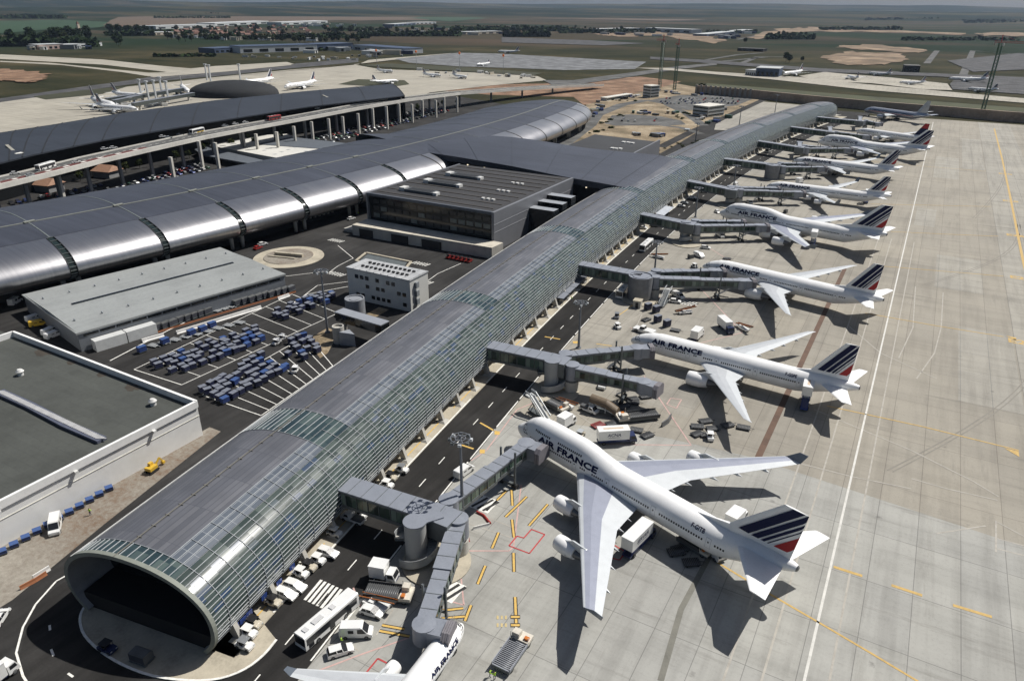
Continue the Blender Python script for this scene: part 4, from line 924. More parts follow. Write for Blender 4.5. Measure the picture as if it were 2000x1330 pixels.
pil = [((127, 396), (111, 344)), ((341, 353), (330, 307)), ((397, 331), (389, 276)), ((429, 336), (418, 279)), ((505, 303), (500, 262)), ((475, 296), (470, 257)), ((545, 300), (543, 258)), ((578, 287), (574, 247)), ((612, 277), (610, 238)), ((645, 272), (642, 232)), ((672, 265), (669, 228)), ((702, 262), (700, 222)),
       ((730, 251), (728, 212)), ((757, 253), (756, 208)), ((781, 240), (780, 203)), ((806, 240), (805, 204)), ((826, 230), (824, 196)), ((852, 230), (850, 196)), ((868, 221), (867, 190)), ((893, 220), (892, 190))]
m_pil = pm("pillar_concrete", (0.56, .54, .49), .85, var=.2, scale=.3); pillar = None
for k, (f_, t_) in enumerate(pil):
    b = G(*f_); zt = 8.0
    lo_, hi_ = 2.0, 40.0
    for _ in range(30):
        zt = (lo_ + hi_) / 2; d = Vector((b.x, b.y, zt)) - CPOS; py = 665 - F_ * d.dot(_u2) / d.dot(_fw)
        if py < t_[1]: hi_ = zt
        else: lo_ = zt
    zt = min(zt, 21)
    mb = MB(); mb.loft([[(sx * (w_ + (.0 if h < .9 else .25)), sy * w_, h * zt) for sx, sy in ((-1, -1), (1, -1), (1, 1), (-1, 1))] for h, w_ in ((0, .75), (.9, .72), (.93, .72), (1, .72))], 0, smooth=False)
    o = mb.build("concrete_pillar", m_pil); o.location = (b.x, b.y, 0); o.rotation_euler = (0, 0, .2)
    tag(o, "tall pale concrete pillar standing in the row beside the elevated road", "pillar", "concrete pillars along the elevated road")
# light plaza roof and small canopies under the road
pz = thing("plaza_roof", "white paved low plaza roof with grey squares between car parks under the viaduct", "low building", tuple(G(520, 300).xy) + (0,)); PT = Matrix.Translation(-Vector(pz.location))
def pq(*pix, z=4.0): return [(p.x, p.y) for p in (G(x, y, z) for x, y in pix)]
mb = MB(); mb.T = PT; mb.prism(pq((400, 283), (420, 268), (560, 262), (640, 290), (565, 313)), 0, 4.0, 0); mb.build("roof", pm("plaza_white", (0.55, .54, .50), .8, var=.2, scale=.1), pz)
mb = MB(); mb.T = PT; mb.prism(pq((380, 292), (398, 286), (535, 318), (500, 322), (395, 303), z=4.2), 3.4, 4.2, 0); mb.prism(pq((500, 282), (570, 268), (690, 282), (640, 292), z=4.2), 4.05, 4.3, 0); mb.build("canopy", pm("canopy_blue_grey", (0.115, .13, .15), .6, .2), pz)
mb = MB(); mb.T = PT
for i in range(6):
    for j in range(5):
        if (i + j) % 2: 
            p = G(520 + i * 17 - j * 4, 300 - j * 6 + i * 1.5, 4.06); mb.box(p.x - 1.2, p.x + 1.2, p.y - 1.2, p.y + 1.2, 4.02, 4.07)
mb.build("paving_square", pm("plaza_grey", (0.33, .34, .34), .8), pz)
for k, (x, y) in enumerate(((96, 358), (212, 331))):
    t_ = thing("tiled_kiosk", ("tiled roof kiosk under the viaduct, nearer the left picture edge", "tiled roof kiosk under the viaduct, beside the second lone pillar")[k], "kiosk", tuple(G(x, y + 14).xy) + (0,), .2)
    mb = MB(); mb.box(-6, 6, -5, 5, 0, 4); mb.build("wall", M_CONCD, t_); mb = MB(); mb.loft([[(-7, -6, 4), (7, -6, 4), (7, 6, 4), (-7, 6, 4)], [(-5, -.2, 7), (5, -.2, 7), (5, .2, 7), (-5, .2, 7)]], 0, smooth=False); mb.build("roof", pm("terracotta", (0.30, .17, .11), .8, var=.3, scale=1.0), t_)
# ------------------------------------------------------------------ retaining wall beyond the concourse
rw = thing("retaining_wall", "long weathered brown retaining wall at the far end of the apron", "retaining wall", tuple(G(1650, 212).xy) + (0,)); RW = Matrix.Translation(-Vector(rw.location))
wp = [G(*p) for p in ((1360, 183), (1475, 193), (1580, 204), (1700, 216), (1850, 228), (1960, 238), (2060, 245))]; mb = MB(); mb.T = RW
for a, b in zip(wp, wp[1:]): mb.bar((a.x, a.y, 4.5), (b.x, b.y, 4.5), 2.0, 9.4)
mb.build("wall", pm("wall_brown", (0.36, .28, .215), .9, var=.45, scale=.05), rw)
for i in range(12):
    p = lerp(wp[0], wp[1], i / 12); c = MB(); c.T = RW; c.box(p.x - 1.2, p.x + 1.2, p.y - 2.5, p.y - 1, 0, 10.5); c.build("buttress", pm("buttress_grey", (0.30, .28, .25), .85), rw)
psheet("grass_strip", [(1380, 172), (1700, 205), (2060, 232), (2060, 216), (1700, 189), (1380, 163)], 0.06, pm("strip_grass", (0.05, .055, .022), .95, var=.5, scale=.03))
# ------------------------------------------------------------------ airliners
M_ACW = pm("aircraft_white", (0.84, 0.84, 0.83), 0.36, var=.09, scale=.35, coat=.15)
M_ACG = pm("wing_grey", (0.31, 0.33, 0.40), 0.4, .25, .1, .5)
M_ACL = pm("wing_pale", (0.56, 0.585, 0.60), 0.4, .1, .08, .5)
M_ACM = pm("wing_mid", (0.47, 0.49, 0.51), 0.4, .15, .1, .5)
M_NAVY = pm("livery_navy", (0.006, 0.010, 0.048), 0.6, var=.1, spec=.2)
M_LRED = pm("livery_red", (0.36, 0.022, 0.022), 0.55, var=.1, spec=.3)
M_BLACK = pm("tyre_black", (0.018, 0.018, 0.018), 0.8, var=.2)
M_WIN = pm("cabin_window", (0.02, 0.022, 0.026), 0.2, var=.1)
M_SILV = pm("aircraft_silver", (0.50, 0.52, 0.56), 0.3, .7, .1)
M_INT = pm("intake_grey", (0.16, 0.165, 0.17), .45, .6, .1)
KINDS_ = {
 'jumbo': dict(L=69.6, r=3.25, zc=5.35, span=64.4, wx=18.6, wz=4.1, rc=16.5, kink=(.37, 9.6, 28.6 - 18.6), tip=(3.9, 31.3), eng=[(11.8, 13.6, 1.5, 5.9), (21.2, 22.4, 1.5, 5.9)], hump=True, fin=(55.0, 8.9, 12.5, 19.4, 4.3, 13.0), stab=(57.5, 7.8, 9.5, 11.1, 2.8, 9.6), tail=(50, 8.35), nz=4.6, winglet=2.0),
 'twin': dict(L=62.9, r=3.1, zc=5.35, span=60.9, wx=20.2, wz=4.2, rc=13.0, kink=(.32, 8.2, 7.2), tip=(1.6, 23.0), eng=[(9.6, 7.2, 1.85, 7.2)], hump=False, fin=(50.0, 8.2, 9.6, 18.5, 3.2, 9.6), stab=(52.6, 6.6, 7.2, 10.7, 2.3, 8.2), tail=(44, 7.4), nz=4.2, winglet=0),
 'quad': dict(L=62.8, r=2.82, zc=5.1, span=60.3, wx=19.6, wz=4.0, rc=11.5, kink=(.33, 7.4, 7.0), tip=(2.4, 21.0), eng=[(9.4, 8.0, 1.1, 4.6), (19.2, 15.2, 1.1, 4.6)], hump=False, fin=(50.6, 7.7, 8.6, 16.8, 3.2, 9.0), stab=(53.0, 6.2, 6.4, 9.7, 2.2, 7.2), tail=(45, 7.2), nz=4.3, winglet=2.4),
 'wide': dict(L=58.0, r=2.82, zc=5.1, span=60.3, wx=17.0, wz=4.0, rc=11.5, kink=(.33, 7.4, 7.0), tip=(2.4, 21.0), eng=[(9.4, 7.0, 1.6, 5.8)], hump=False, fin=(46.6, 7.7, 8.6, 17.2, 3.2, 9.0), stab=(49.0, 6.2, 6.4, 9.7, 2.2, 7.2), tail=(41, 7.2), nz=4.3, winglet=2.4),
 'slim': dict(L=54.0, r=2.5, zc=4.9, span=47.6, wx=18.4, wz=3.8, rc=10.0, kink=(.33, 6.2, 5.6), tip=(1.9, 15.2), eng=[(7.6, 5.6, 1.4, 5.4)], hump=False, fin=(43.0, 7.1, 8.2, 15.8, 3.0, 8.0), stab=(45.4, 5.9, 5.8, 9.3, 2.0, 6.0), tail=(38, 6.8), nz=4.0, winglet=0),
 'small': dict(L=37.2, r=1.98, zc=3.75, span=34.1, wx=10.6, wz=2.8, rc=7.2, kink=(.36, 4.4, 3.2), tip=(1.6, 9.2), eng=[(5.9, 4.2, 1.15, 4.2)], hump=False, fin=(29.4, 5.6, 6.2, 11.8, 2.4, 4.6), stab=(31.0, 4.6, 4.4, 6.2, 1.6, 3.4), tail=(25, 5.3), nz=3.2, winglet=1.4),
}
class Fus:
    def __init__(s, K):
        s.K = K; r, zc, L = K['r'], K['zc'], K['L']; tx, tz = K['tail']
        nose = [(0, .02), (.25, .52), (.7, .95), (1.5, 1.45), (2.8, 2.02), (4.4, 2.5), (6.4, 2.86), (9, 3.08), (12, 3.25)]
        sc = r / 3.25
        s.rad = smooth_tab([(x * sc, v * sc) for x, v in nose] + [(tx, r), (lerp(tx, L, .3), r * .95), (lerp(tx, L, .55), r * .79), (lerp(tx, L, .8), r * .52), (lerp(tx, L, .95), r * .3), (L, r * .2)], 3)
        s.cen = smooth_tab([(0, K['nz']), (2.8 * sc, lerp(K['nz'], zc, .4)), (6.4 * sc, lerp(K['nz'], zc, .8)), (10 * sc, zc), (tx, zc), (lerp(tx, L, .3), zc + r * .07), (lerp(tx, L, .55), lerp(zc, tz, .45) + .1), (lerp(tx, L, .8), lerp(zc, tz, .8)), (L, tz)], 3)
        s.hump = [(0, 0), (2.6, 0), (3.4, .55), (4.6, 1.25), (6.4, 1.75), (9, 1.95), (20.5, 1.95), (23.5, 1.6), (26.5, .85), (29.5, .2), (31, 0), (80, 0)] if K['hump'] else [(0, 0), (80, 0)]
    def surf(s, x, th, off=0.0):
        """th measured from +y (0) to top (pi/2)"""
        R = interp(s.rad, x); zc = interp(s.cen, x); h = interp(s.hump, x); d = R
        if h > 0.01:
            r2 = min(2.45, R * .8); c = R + h - r2; si = sin(th); disc = r2 * r2 - c * c * (1 - si * si)
            if disc > 0: d = max(d, c * si + sqrt(disc))
            d2 = R + h * max(0, si) ** 3 * .9; d = max(d, min(d2, d + .5))
        d += off
        return Vector((x, d * cos(th), zc + d * sin(th)))
    def th_at(s, x, z):
        lo, hi = -pi / 2, pi / 2
        for _ in range(30):
            m = (lo + hi) / 2
            if s.surf(x, m).z < z: lo = m
            else: hi = m
        return (lo + hi) / 2
def airfoil(xle, y, z, c, t, vert=False):
    P = []
    for u, h in ((0, 0), (.04, .45), (.13, .85), (.35, 1.0), (.62, .72), (1, .04)): P.append((xle + u * c, h * t * .62))
    for u, h in ((1, -.04), (.62, -.5), (.35, -.75), (.13, -.65), (.04, -.35)): P.append((xle + u * c, h * t * .38))
    return [(a, b, z) for a, b in P] if vert else [(a, y, z + b) for a, b in P]
def make_plane(kind, livery='fr', label='', text=True, reg=None, name='airliner', far=False):
    K = KINDS_[kind]; F = Fus(K); L = K['L']; root = thing(name, label, 'airliner')
    nseg = 16 if far else 36
    xs = [0.0, .06, .2, .45, .8] + [1.2 + i * .6 for i in range(14)]; x = xs[-1]; step = 3.0 if far else 1.1
    while x < L - step: x += step; xs.append(x)
    xs = sorted(set(round(min(q, L), 3) for q in xs)) + [L]
    body = M_SILV if livery == 'silver' else M_ACW
    mb = MB(); mb.loft([[F.surf(q, 2 * pi * k / nseg - pi / 2) for k in range(nseg)] for q in xs], 0, True, (False, True))
    # belly fairing
    a0, a1 = K['wx'] + 1, K['wx'] + K['rc'] + 7; rr = []
    for j in range(11):
        t = j / 10; e = sin(pi * t) ** .5 if 0 < t < 1 else .02; xx = lerp(a0, a1, t); rr.append([(xx, cos(q) * K['r'] * 1.06 * e, K['wz'] - .2 + sin(q) * 2.1 * e) for q in [2 * pi * k / 16 for k in range(16)]])
    mb.loft(rr, 0); fz = mb.build("fuselage", body, root)
    mb = MB(); xe = L - .02; mb.loft([[F.surf(xe, 2 * pi * k / 10, .0) * 1 for k in range(10)], [Vector((L + .25, 0, K['tail'][1])) + (F.surf(xe, 2 * pi * k / 10) - Vector((xe, 0, K['tail'][1]))) * .6 for k in range(10)]], 0); mb.build("exhaust_cone", M_INT, root)
    # wings
    for s in (1, -1):
        mb = MB(); sp = K['span'] / 2; kf, kx, kc = K['kink']; tc, tx_ = K['tip'][0], K['tip'][1]
        zt = K['wz'] + (2.6 if kind != 'small' else 1.6); c_r = K['rc']; wx = K['wx']
        # sections: centre, side of body, kink, tip
        def le(f): return wx + (tx_) * f * 1.0
        TEroot = wx + c_r; TEk = wx + kx + kc + (tx_ * kf - kx) * 0
        lek = le(kf); tek = max(TEroot + 1.0, lek + kc); ck = tek - lek
        secs = [(0, wx - 1.0, c_r + 1.5, K['wz'] - .3, c_r * .11), (K['r'] * .9 / sp, le(K['r'] * .9 / sp), c_r, K['wz'], c_r * .11), (kf, lek, ck, lerp(K['wz'], zt, kf * .85), ck * .1), (.7, le(.7), lerp(ck, tc, (.7 - kf) / (1 - kf)), lerp(K['wz'], zt, .66), 0), (1.0, le(1.0), tc, zt, tc * .09)]
        rings = []
        for f, lx, c, z, t in secs:
            t = t or c * .09; rings.append([(a, s * f * sp, b) for a, _, b in airfoil(lx, 0, z, c, t)])
        if kind == 'twin': f = 1.025; rings.append([(a, s * f * sp, b) for a, _, b in airfoil(le(1.04) + .8, 0, zt + .1, .5, .06)])
        def wm(a, k): return 1 if k in (0, 1, 10, 9) else (0 if k in (2, 3) else (1 if k in (4,) else 0))
        mb.loft(rings, 0, True, (False, True), False, wm if K['hump'] else (lambda a, k: 2 if k in (2, 3) else 1))
        for f in (.22, .34, .5, .64, .8):
            if f * sp > K['r'] + 1:
                c = lerp(ck, tc, max(0, (f - kf) / (1 - kf))) if f > kf else lerp(c_r, ck, f / kf); xx = le(f) + c * .72; z = lerp(K['wz'], zt, f * .94) - .25
                mb.loft([[(xx + u * c * .42, s * f * sp + cos(q) * w_ * .35, z - .15 + sin(q) * w_ * .4) for q in [2 * pi * k / 6 for k in range(6)]] for u, w_ in ((0, .1), (.3, .9), (.65, .8), (1, .05))], 1)
        wing = mb.build("wing", [M_ACG, M_ACL, M_ACM], root)
        if K['winglet']:
            mb = MB(); lx = le(1.0); w_ = K['winglet']
            mb.loft([[(lx + u * tc, s * (sp + (.05 if v_ else -.05)), zt) for u, v_ in ((.05, 0), (.5, 0), (1, 0), (1, 1), (.5, 1), (.05, 1))], [(lx + tc * .75 + u * tc * .5, s * (sp + w_ * .42 + (.04 if v_ else -.04)), zt + w_) for u, v_ in ((0, 0), (.5, 0), (1, 0), (1, 1), (.5, 1), (0, 1))]], 0, smooth=False); mb.build("winglet", pm("winglet_slate", (0.13, .155, .19), .4), wing)
        for (yo, xe_, r, ln) in K['eng']:
            xe = wx + xe_ - .5; f = yo / sp; zw = lerp(K['wz'], zt, f); ze = zw - r - .75; lead = le(f)
            xe = lead - ln * (.95 if K['hump'] else .78)
            mb = MB(); pr = [(.35, r * .80), (0.02, r * .9), (0, r * .95), (.12, r * 1.0), (ln * .22, r * 1.08), (ln * .5, r * 1.05), (ln * .78, r * .82), (ln * .78, r * .6)]
            mb.lathe(pr, 16 if far else 28, 0, 'x', lambda a, k: 1 if a in (0, 1) else 0, (xe, s * yo, ze))
            mb.build("nacelle", [M_ACW if livery != 'silver' else M_SILV, M_INT], wing)
            mb = MB(); mb.lathe([(.3, r * .8), (.35, r * .26), (.05, .02)], 16, 1, 'x', lambda a, k: 1 - a, (xe, s * yo, ze)); mb.build("fan", [M_INT, M_BLACK], wing)
            mb = MB(); mb.lathe([(ln * .76, r * .62), (ln * .95, r * .5), (ln * 1.08, r * .3), (ln * 1.2, .02)], 16, 0, 'x', None, (xe, s * yo, ze))
            mb.build("engine_core", [M_INT, M_BLACK], wing)
            mb = MB(); mb.loft([[(xe + ln * .25, s * yo - .06, ze + r * 1.0), (xe + ln * .25, s * yo + .06, ze + r * 1.0), (xe + ln * 1.2, s * yo + .06, ze + r * .3), (xe + ln * 1.2, s * yo - .06, ze + r * .3)], [(xe + ln * .42, s * yo - .22, ze + r * 1.14), (xe + ln * .42, s * yo + .22, ze + r * 1.14), (xe + ln * 1.3, s * yo + .22, zw + .1), (xe + ln * 1.3, s * yo - .22, zw + .1)], [(xe + ln * .66, s * yo - .15, zw + .3), (xe + ln * .66, s * yo + .15, zw + .3), (xe + ln * 1.2, s * yo + .15, zw + .3), (xe + ln * 1.2, s * yo - .15, zw + .3)]], 0, smooth=False); mb.build("pylon", M_ACL, wing)
        sx, sz, sc_, sy, stc, sdx = K['stab']; mb = MB(); rings = []
        for f, lx, c, z in ((0, sx - .6, sc_ + .6, sz), (.12, sx + sdx * .12, sc_ * .95, sz + .1), (1, sx + sdx, stc, sz + 1.0)): rings.append([(a, s * f * sy, b) for a, _, b in airfoil(lx, 0, z, c, c * .09)])
        mb.loft(rings, 0, True, (False, True), False); mb.build("tailplane", M_ACW if livery != 'silver' else M_SILV, root)
    # fin
    fx, fz0, fc, fz1, ftc, fdx = K['fin']; mb = MB(); rings = []
    for z, lx, c in ((fz0 - 1.2, fx - .6, fc + 1.4), (fz0 + .6, fx + fdx * .05, fc), (fz1, fx + fdx * .8, ftc)): rings.append([(a, b - (.0), zz) for a, b, zz in [(q[0], (q[1] if True else 0), z) for q in airfoil(lx, 0, 0, c, c * .085, True)]])
    # symmetric thickness
    rings = [[(a, (1 if i <= 5 else -1) * abs(b) * (1.0 if i <= 5 else 1.35), zz) for i, (a, b, zz) in enumerate(r)] for r in rings]
    mb.loft(rings, 0, True, (False, True), False)
    mb.loft([[(fx - 5.5, -.06, fz0 - .3), (fx - 5.5, .06, fz0 - .3), (fx - 5.5, .06, fz0 - .6), (fx - 5.5, -.06, fz0 - .6)], [(fx + 1.5, -.28, fz0 + 1.2), (fx + 1.5, .28, fz0 + 1.2), (fx + 1.5, .3, fz0 - .8), (fx + 1.5, -.3, fz0 - .8)]], 0, smooth=False)
    finmat = {'fr': M_ACW, 'dl': M_NAVY, 'silver': M_SILV}[livery]
    fin = mb.build("fin", finmat, root)
    z0s = fz0 + .6
    def fle(z): return lerp(fx + fdx * .05, fx + fdx * .8, (z - z0s) / (fz1 - z0s))
    def fte(z): return lerp(fx + fdx * .05 + fc, fx + fdx * .8 + ftc, (z - z0s) / (fz1 - z0s))
    def ft(z, x_):
        c = fte(z) - fle(z); u = (x_ - fle(z)) / c; return c * .085 * .62 * interp([(0, 0), (.04, .45), (.13, .85), (.35, 1.0), (.62, .72), (1, .04)], u) * (1.02) + .035
    if livery == 'fr':
        W = fc / 11.5; bands = [(1.5, 3.4, 0), (3.85, 5.1, 0), (5.5, 6.15, 0), (6.6, 6.85, 0), (7.7, 9.9, 1)]
        mb = MB(); zb0 = fz0 + 1.6; zb1 = fz1 - .06
        for a, b, mt in bands:
            n = 14; a *= W; b *= W
            for i in range(n):
                za, zb = lerp(zb0, zb1, i / n), lerp(zb0, zb1, (i + 1) / n)
                for s in (1, -1):
                    for u0, u1 in ((0, .33), (.33, .67), (.67, 1)):
                        pts = []
                        for z, u in ((za, u0), (za, u1), (zb, u1), (zb, u0)):
                            x_ = min(fle(z) + lerp(a, b, u), fte(z) - .02)
                            pts.append((x_, s * ft(z, x_) * (1 if s > 0 else 1.0), z))
                        if abs(pts[0][0] - pts[1][0]) < .02 and abs(pts[2][0] - pts[3][0]) < .02: continue
                        mb.face(pts, mt)
        mb.build("tail_stripes", [M_NAVY, M_LRED], fin, fixn=False)
    elif livery == 'dl':
        mb = MB()
        for s in (1, -1): mb.face([(x_, s * ft(z, x_) * 1.5, z) for x_, z in ((fle(fz1 - 3.4) + .3, fz1 - 3.4), (fte(fz1 - 3.4) - .2, fz1 - 3.4), (fte(fz1) - .1, fz1 - .05), (fle(fz1) + .3, fz1 - .05))], 0)
        mb.build("tail_tip", M_LRED, fin, fixn=False)
    # cabin windows, doors, cockpit
    mb = MB()
    def wq(x0, x1, z0, z1, s, m=0, off=.03, n=1):
        for i in range(n):
            a, b = lerp(z0, z1, i / n), lerp(z0, z1, (i + 1) / n); P = []
            for x_, z in ((x0, a), (x1, a), (x1, b), (x0, b)):
                p = F.surf(x_, F.th_at(x_, z), off); P.append((p.x, s * p.y, p.z))
            mb.face(P, m)
    zw = K['zc'] + K['r'] * .14; wlen = .34; x_ = 6.5 * K['r'] / 3.1; gapx = [.17 * L, .3 * L, .43 * L, .60 * L, .78 * L]
    if livery == 'silver':
        for s in (1, -1):
            for q in range(6, int(L - 12), 2):
                wq(q, q + 2.02, zw - .75, zw - .3, s, 1, .03); wq(q, q + 2.02, zw + .5, zw + .95, s, 2, .03)
    if not far or livery != 'x':
        stepw = .56 if not far else 1.6
        while x_ < L * .83:
            if not any(abs(x_ - g) < 1.1 for g in gapx) and not (L * .34 < x_ < L * .37):
                for s in (1, -1): wq(x_, x_ + (wlen if not far else 1.1), zw, zw + .42, s)
            x_ += stepw
        if K['hump']:
            for k in range(26):
                if k not in (9, 10, 11, 12):
                    for s in (1, -1): wq(8.2 + k * .55, 8.54 + k * .55, 8.2, 8.62, s)
    mb.build("cabin_windows", [M_WIN, M_LRED, M_NAVY], root, fixn=False)
    mb = MB()
    if K['hump']: band = [(3.75, 7.35, 4.6, 8.05)]
    k_ = K['r'] / 3.1
    zl = (7.75 if K['hump'] else K['zc'] + .55 * k_); zh = (8.85 if K['hump'] else K['zc'] + 1.3 * k_)
    xa, xb = (3.0, 4.9) if K['hump'] else (1.15 * k_, 3.3 * k_)
    def xfront(z):
        lo, hi = 0, 9
        for _ in range(30):
            m = (lo + hi) / 2
            if F.surf(m, pi / 2).z < z: lo = m
            else: hi = m
        return hi
    xl, xh = xfront(zl), xfront(zh)
    for s in (1, -1):
        for (d0, d1, t0, t1) in ((.0, .0, 88, 62), (.0, .12, 60, 38), (.15, .6, 36, 20)):
            P = []
            for xx, th in ((xl + d0 + .1, t0), (xl + d0 + (.25 if t1 < 60 else .1) + d1, t1), (xh + d1 + .3 + (.4 if t1 < 50 else 0), t1), (xh + d0 + .05, t0)):
                p = F.surf(xx, radians(th), .04); P.append((p.x, s * p.y, p.z))
            mb.face(P, 0)
    mb.build("cockpit_windows", M_WIN, root, fixn=False)
    if not far:
        mb = MB()
        for g in gapx:
            for s in (1, -1):
                for a, b, c, d in ((g - .55, g - .48, -.9, 1.1), (g + .48, g + .55, -.9, 1.1), (g - .55, g + .55, 1.05, 1.12), (g - .55, g + .55, -.95, -.9)): wq(a, b, zw - .1 + c, zw - .1 + d, s, 0, .025, 3)
                wq(g - .14, g + .14, zw + .1, zw + .4, s, 1, .03)
        mb.build("door_outlines", [pm("door_line", (0.45, .46, .48), .5), M_WIN], root, fixn=False)
    # lettering
    def letters(body, x0, size, zmid, off=.045, nm="lettering", bold=.0, shear=0.0, both=(1, -1), xs=1.0):
        v, f = text_mesh(body, size, bold, shear, 1.05, xs); wmax = max(p[0] for p in v); hmax = size * .69
        for s in both:
            bm = bmesh.new(); vs = [bm.verts.new((p[0], p[1], 0)) for p in v]
            for q in f:
                try: bm.faces.new([vs[i] for i in q])
                except ValueError: pass
            for i in range(1, 7):
                bmesh.ops.bisect_plane(bm, geom=bm.verts[:] + bm.edges[:] + bm.faces[:], plane_co=(0, hmax * i / 7, 0), plane_no=(0, 1, 0))
            for i in range(1, 16):
                bmesh.ops.bisect_plane(bm, geom=bm.verts[:] + bm.edges[:] + bm.faces[:], plane_co=(wmax * i / 16, 0, 0), plane_no=(1, 0, 0))
            for q in bm.verts:
                xx = x0 + (q.co.x if s < 0 else wmax - q.co.x); p = F.surf(xx, F.th_at(xx, zmid - hmax / 2 + q.co.y), off); q.co = (p.x, s * p.y, p.z)
            me = bpy.data.meshes.new(nm); bm.to_mesh(me); bm.free(); me.materials.append(M_NAVY); o = bpy.data.objects.new(nm, me); COL.objects.link(o); o.parent = root
    if text and livery == 'fr':
        tx0, tsz, tz = {'jumbo': (9.9, 1.72, 7.2), 'twin': (7.8, 1.5, 7.0), 'quad': (7.4, 1.6, 6.6), 'wide': (6.6, 1.6, 6.6), 'small': (4.0, .8, 4.55)}[kind]
        letters("AIR FRANCE", tx0, tsz, tz, bold=.05 * tsz, xs=1.72)
        if reg: letters(reg, L * .72, .95, K['zc'] + K['r'] * .62, nm="registration", bold=.03)
    if livery == 'silver': pass
    # gear
    def gear(x_, y_, zt, n, r, w_):
        mb = MB(); mb.cyl((x_, y_, r), (x_, y_, zt), .16, .2, 8, 0)
        for i in range(n):
            xx = x_ + (i - (n - 1) / 2) * r * 2.15
            for s in (-1, 1): mb.cyl((xx, y_ + s * w_ - .22, r), (xx, y_ + s * w_ + .22, r), r, r, 12, 1)
        mb.build("landing_gear", [M_INT, M_BLACK], root)
    gear(L * .09, 0, K['zc'] - K['r'] * .7, 1, .55, .4)
    mx = K['wx'] + K['rc'] * .78
    if K['hump']:
        for y_ in (5.5, -5.5): gear(mx - 1.5, y_, 4, 2, .62, .6)
        for y_ in (1.9, -1.9): gear(mx + 1.6, y_, 4, 2, .62, .6)
    else:
        for y_ in (K['r'] * 1.7, -K['r'] * 1.7): gear(mx, y_, 3.8, 3 if kind == 'twin' else 2, .62 if kind != 'small' else .5, .55)
    root['len_'] = 0; del root['len_']
    return root
def put_plane(root, nose, tail, L, zn=4.4, zt=7.2, fit=True):
    a = G(nose[0], nose[1], zn); b = G(tail[0], tail[1], zt); d = Vector((b.x - a.x, b.y - a.y, 0)); sc = d.length / L if fit else 1.0
    sc = max(.93, min(1.08, sc)); root.location = (a.x, a.y, 0); root.rotation_euler = (0, 0, atan2(d.y, d.x)); root.scale = (sc, sc, sc); return root
PLN = {}
def AP(key, kind, nose, tail, label, **kw):
    r = make_plane(kind, label=label, **kw); put_plane(r, nose, tail, KINDS_[kind]['L'], KINDS_[kind]['nz'], KINDS_[kind]['tail'][1]); r['group'] = "airliners parked at the concourse gates"; PLN[key] = r; return r
AP('a747', 'jumbo', (1013, 832), (1557, 1110), "nearest whole four engine jumbo with striped fin parked at an angle on grey concrete", reg="F-GITB")
AP('b777', 'twin', (1232, 664), (1678, 758), "white twin engine airliner with striped fin next beyond the nearest jumbo", reg="F-GSPE")
AP('c777', 'twin', (1372, 521), (1725, 587), "white twin engine airliner at the bridge with the fat round grey tower, third in row")
AP('d747', 'jumbo', (1405, 417), (1735, 462), "humped jumbo with dark tail stripes parked mid row between two slimmer jets")
AP('e340', 'quad', (1497, 364), (1740, 383), "slim four engine white jet beyond the mid row humped jumbo")
AP('f330', 'wide', (1549, 316), (1775, 335), "slim twin engine white jet with upturned wingtips beyond the slim four engine jet", text=True)
AP('g747', 'jumbo', (1597, 278), (1815, 293), "farthest humped jumbo, just nearer than the navy tailed jet")
AP('h767', 'slim', (1672, 258), (1822, 272), "white jet with plain navy and red tail near the far end of the row", livery='dl')
AP('i777', 'twin', (1688, 217), (1828, 229), "bare silver jet with thin red and blue cheatlines beside the far retaining wall", livery='silver', text=False)
# cut-off airliner at the bottom edge
r = make_plane('small', label="small white airliner at the bottom edge of the picture, nose pointing up to its bridge", text=True)
PLN['j320'] = r; r['group'] = "airliners parked at the concourse gates"
a = G(903, 1218, 3.2); b = G(752, 1420, 3.4); d = b - a; r.location = (a.x, a.y, 0); r.rotation_euler = (0, 0, atan2(d.y, d.x))
# far parked airliners
proto = {}
FARP = [('twin', (225, 211), (143, 185), "white airliner farthest left on the distant apron, tail to the left"), ('wide', (270, 216), (188, 205), "white airliner nearest the long dark roof on the distant apron"), ('wide', (284, 190), (234, 182), "white airliner beside the distant gantry bridges"),
        ('wide', (368, 182), (343, 160), "white airliner nose on behind the distant gantry bridges"), ('twin', (460, 166), (535, 155), "white airliner right of the dark dome, nearer to it"), ('twin', (555, 172), (618, 160), "white airliner right of the dark dome, behind the long roof ridge"),
        ('small', (778, 158), (725, 158), "bluish tailed airliner partly behind the end of the long dark roof"), ('small', (768, 139), (735, 134), "leftmost of three white airliners nose right on the far apron"), ('small', (862, 147), (828, 142), "middle of three white airliners nose right on the far apron"), ('small', (912, 150), (886, 144), "rightmost of three white airliners nose right on the far apron"),
        ('slim', (972, 101), (1012, 100), "bluish airliner taxiing on the far runway"), ('small', (930, 126), (952, 122), "lone white airliner on the blue grey far apron"),
        ('slim', (1530, 146), (1572, 139), "white airliner on the far taxiway beside two blue hangars"), ('small', (1655, 149), (1692, 154), "first white airliner right of the far taxiway fork"), ('small', (1697, 142), (1740, 142), "dark bellied airliner on the distant taxiway, standing beyond the others"), ('small', (1756, 160), (1800, 158), "white airliner at the right end of the far light strip"), ('slim', (1852, 154), (1905, 153), "white airliner left of the big tower crane on dark apron, farther one"), ('small', (1890, 172), (1935, 172), "white airliner beside the foot of the big tower crane")]
for kd, n_, t_, lb_ in FARP:
    if kd not in proto:
        proto[kd] = make_plane(kd, text=False, label=lb_, far=True); o = proto[kd]
    else: o = dup(proto[kd], (0, 0, 0), 0, lb_)
    o['group'] = "airliners on the far aprons"; put_plane(o, n_, t_, KINDS_[kd]['L'], 4, 6, True)
    a = G(*n_, 4); b = G(*t_, 6)
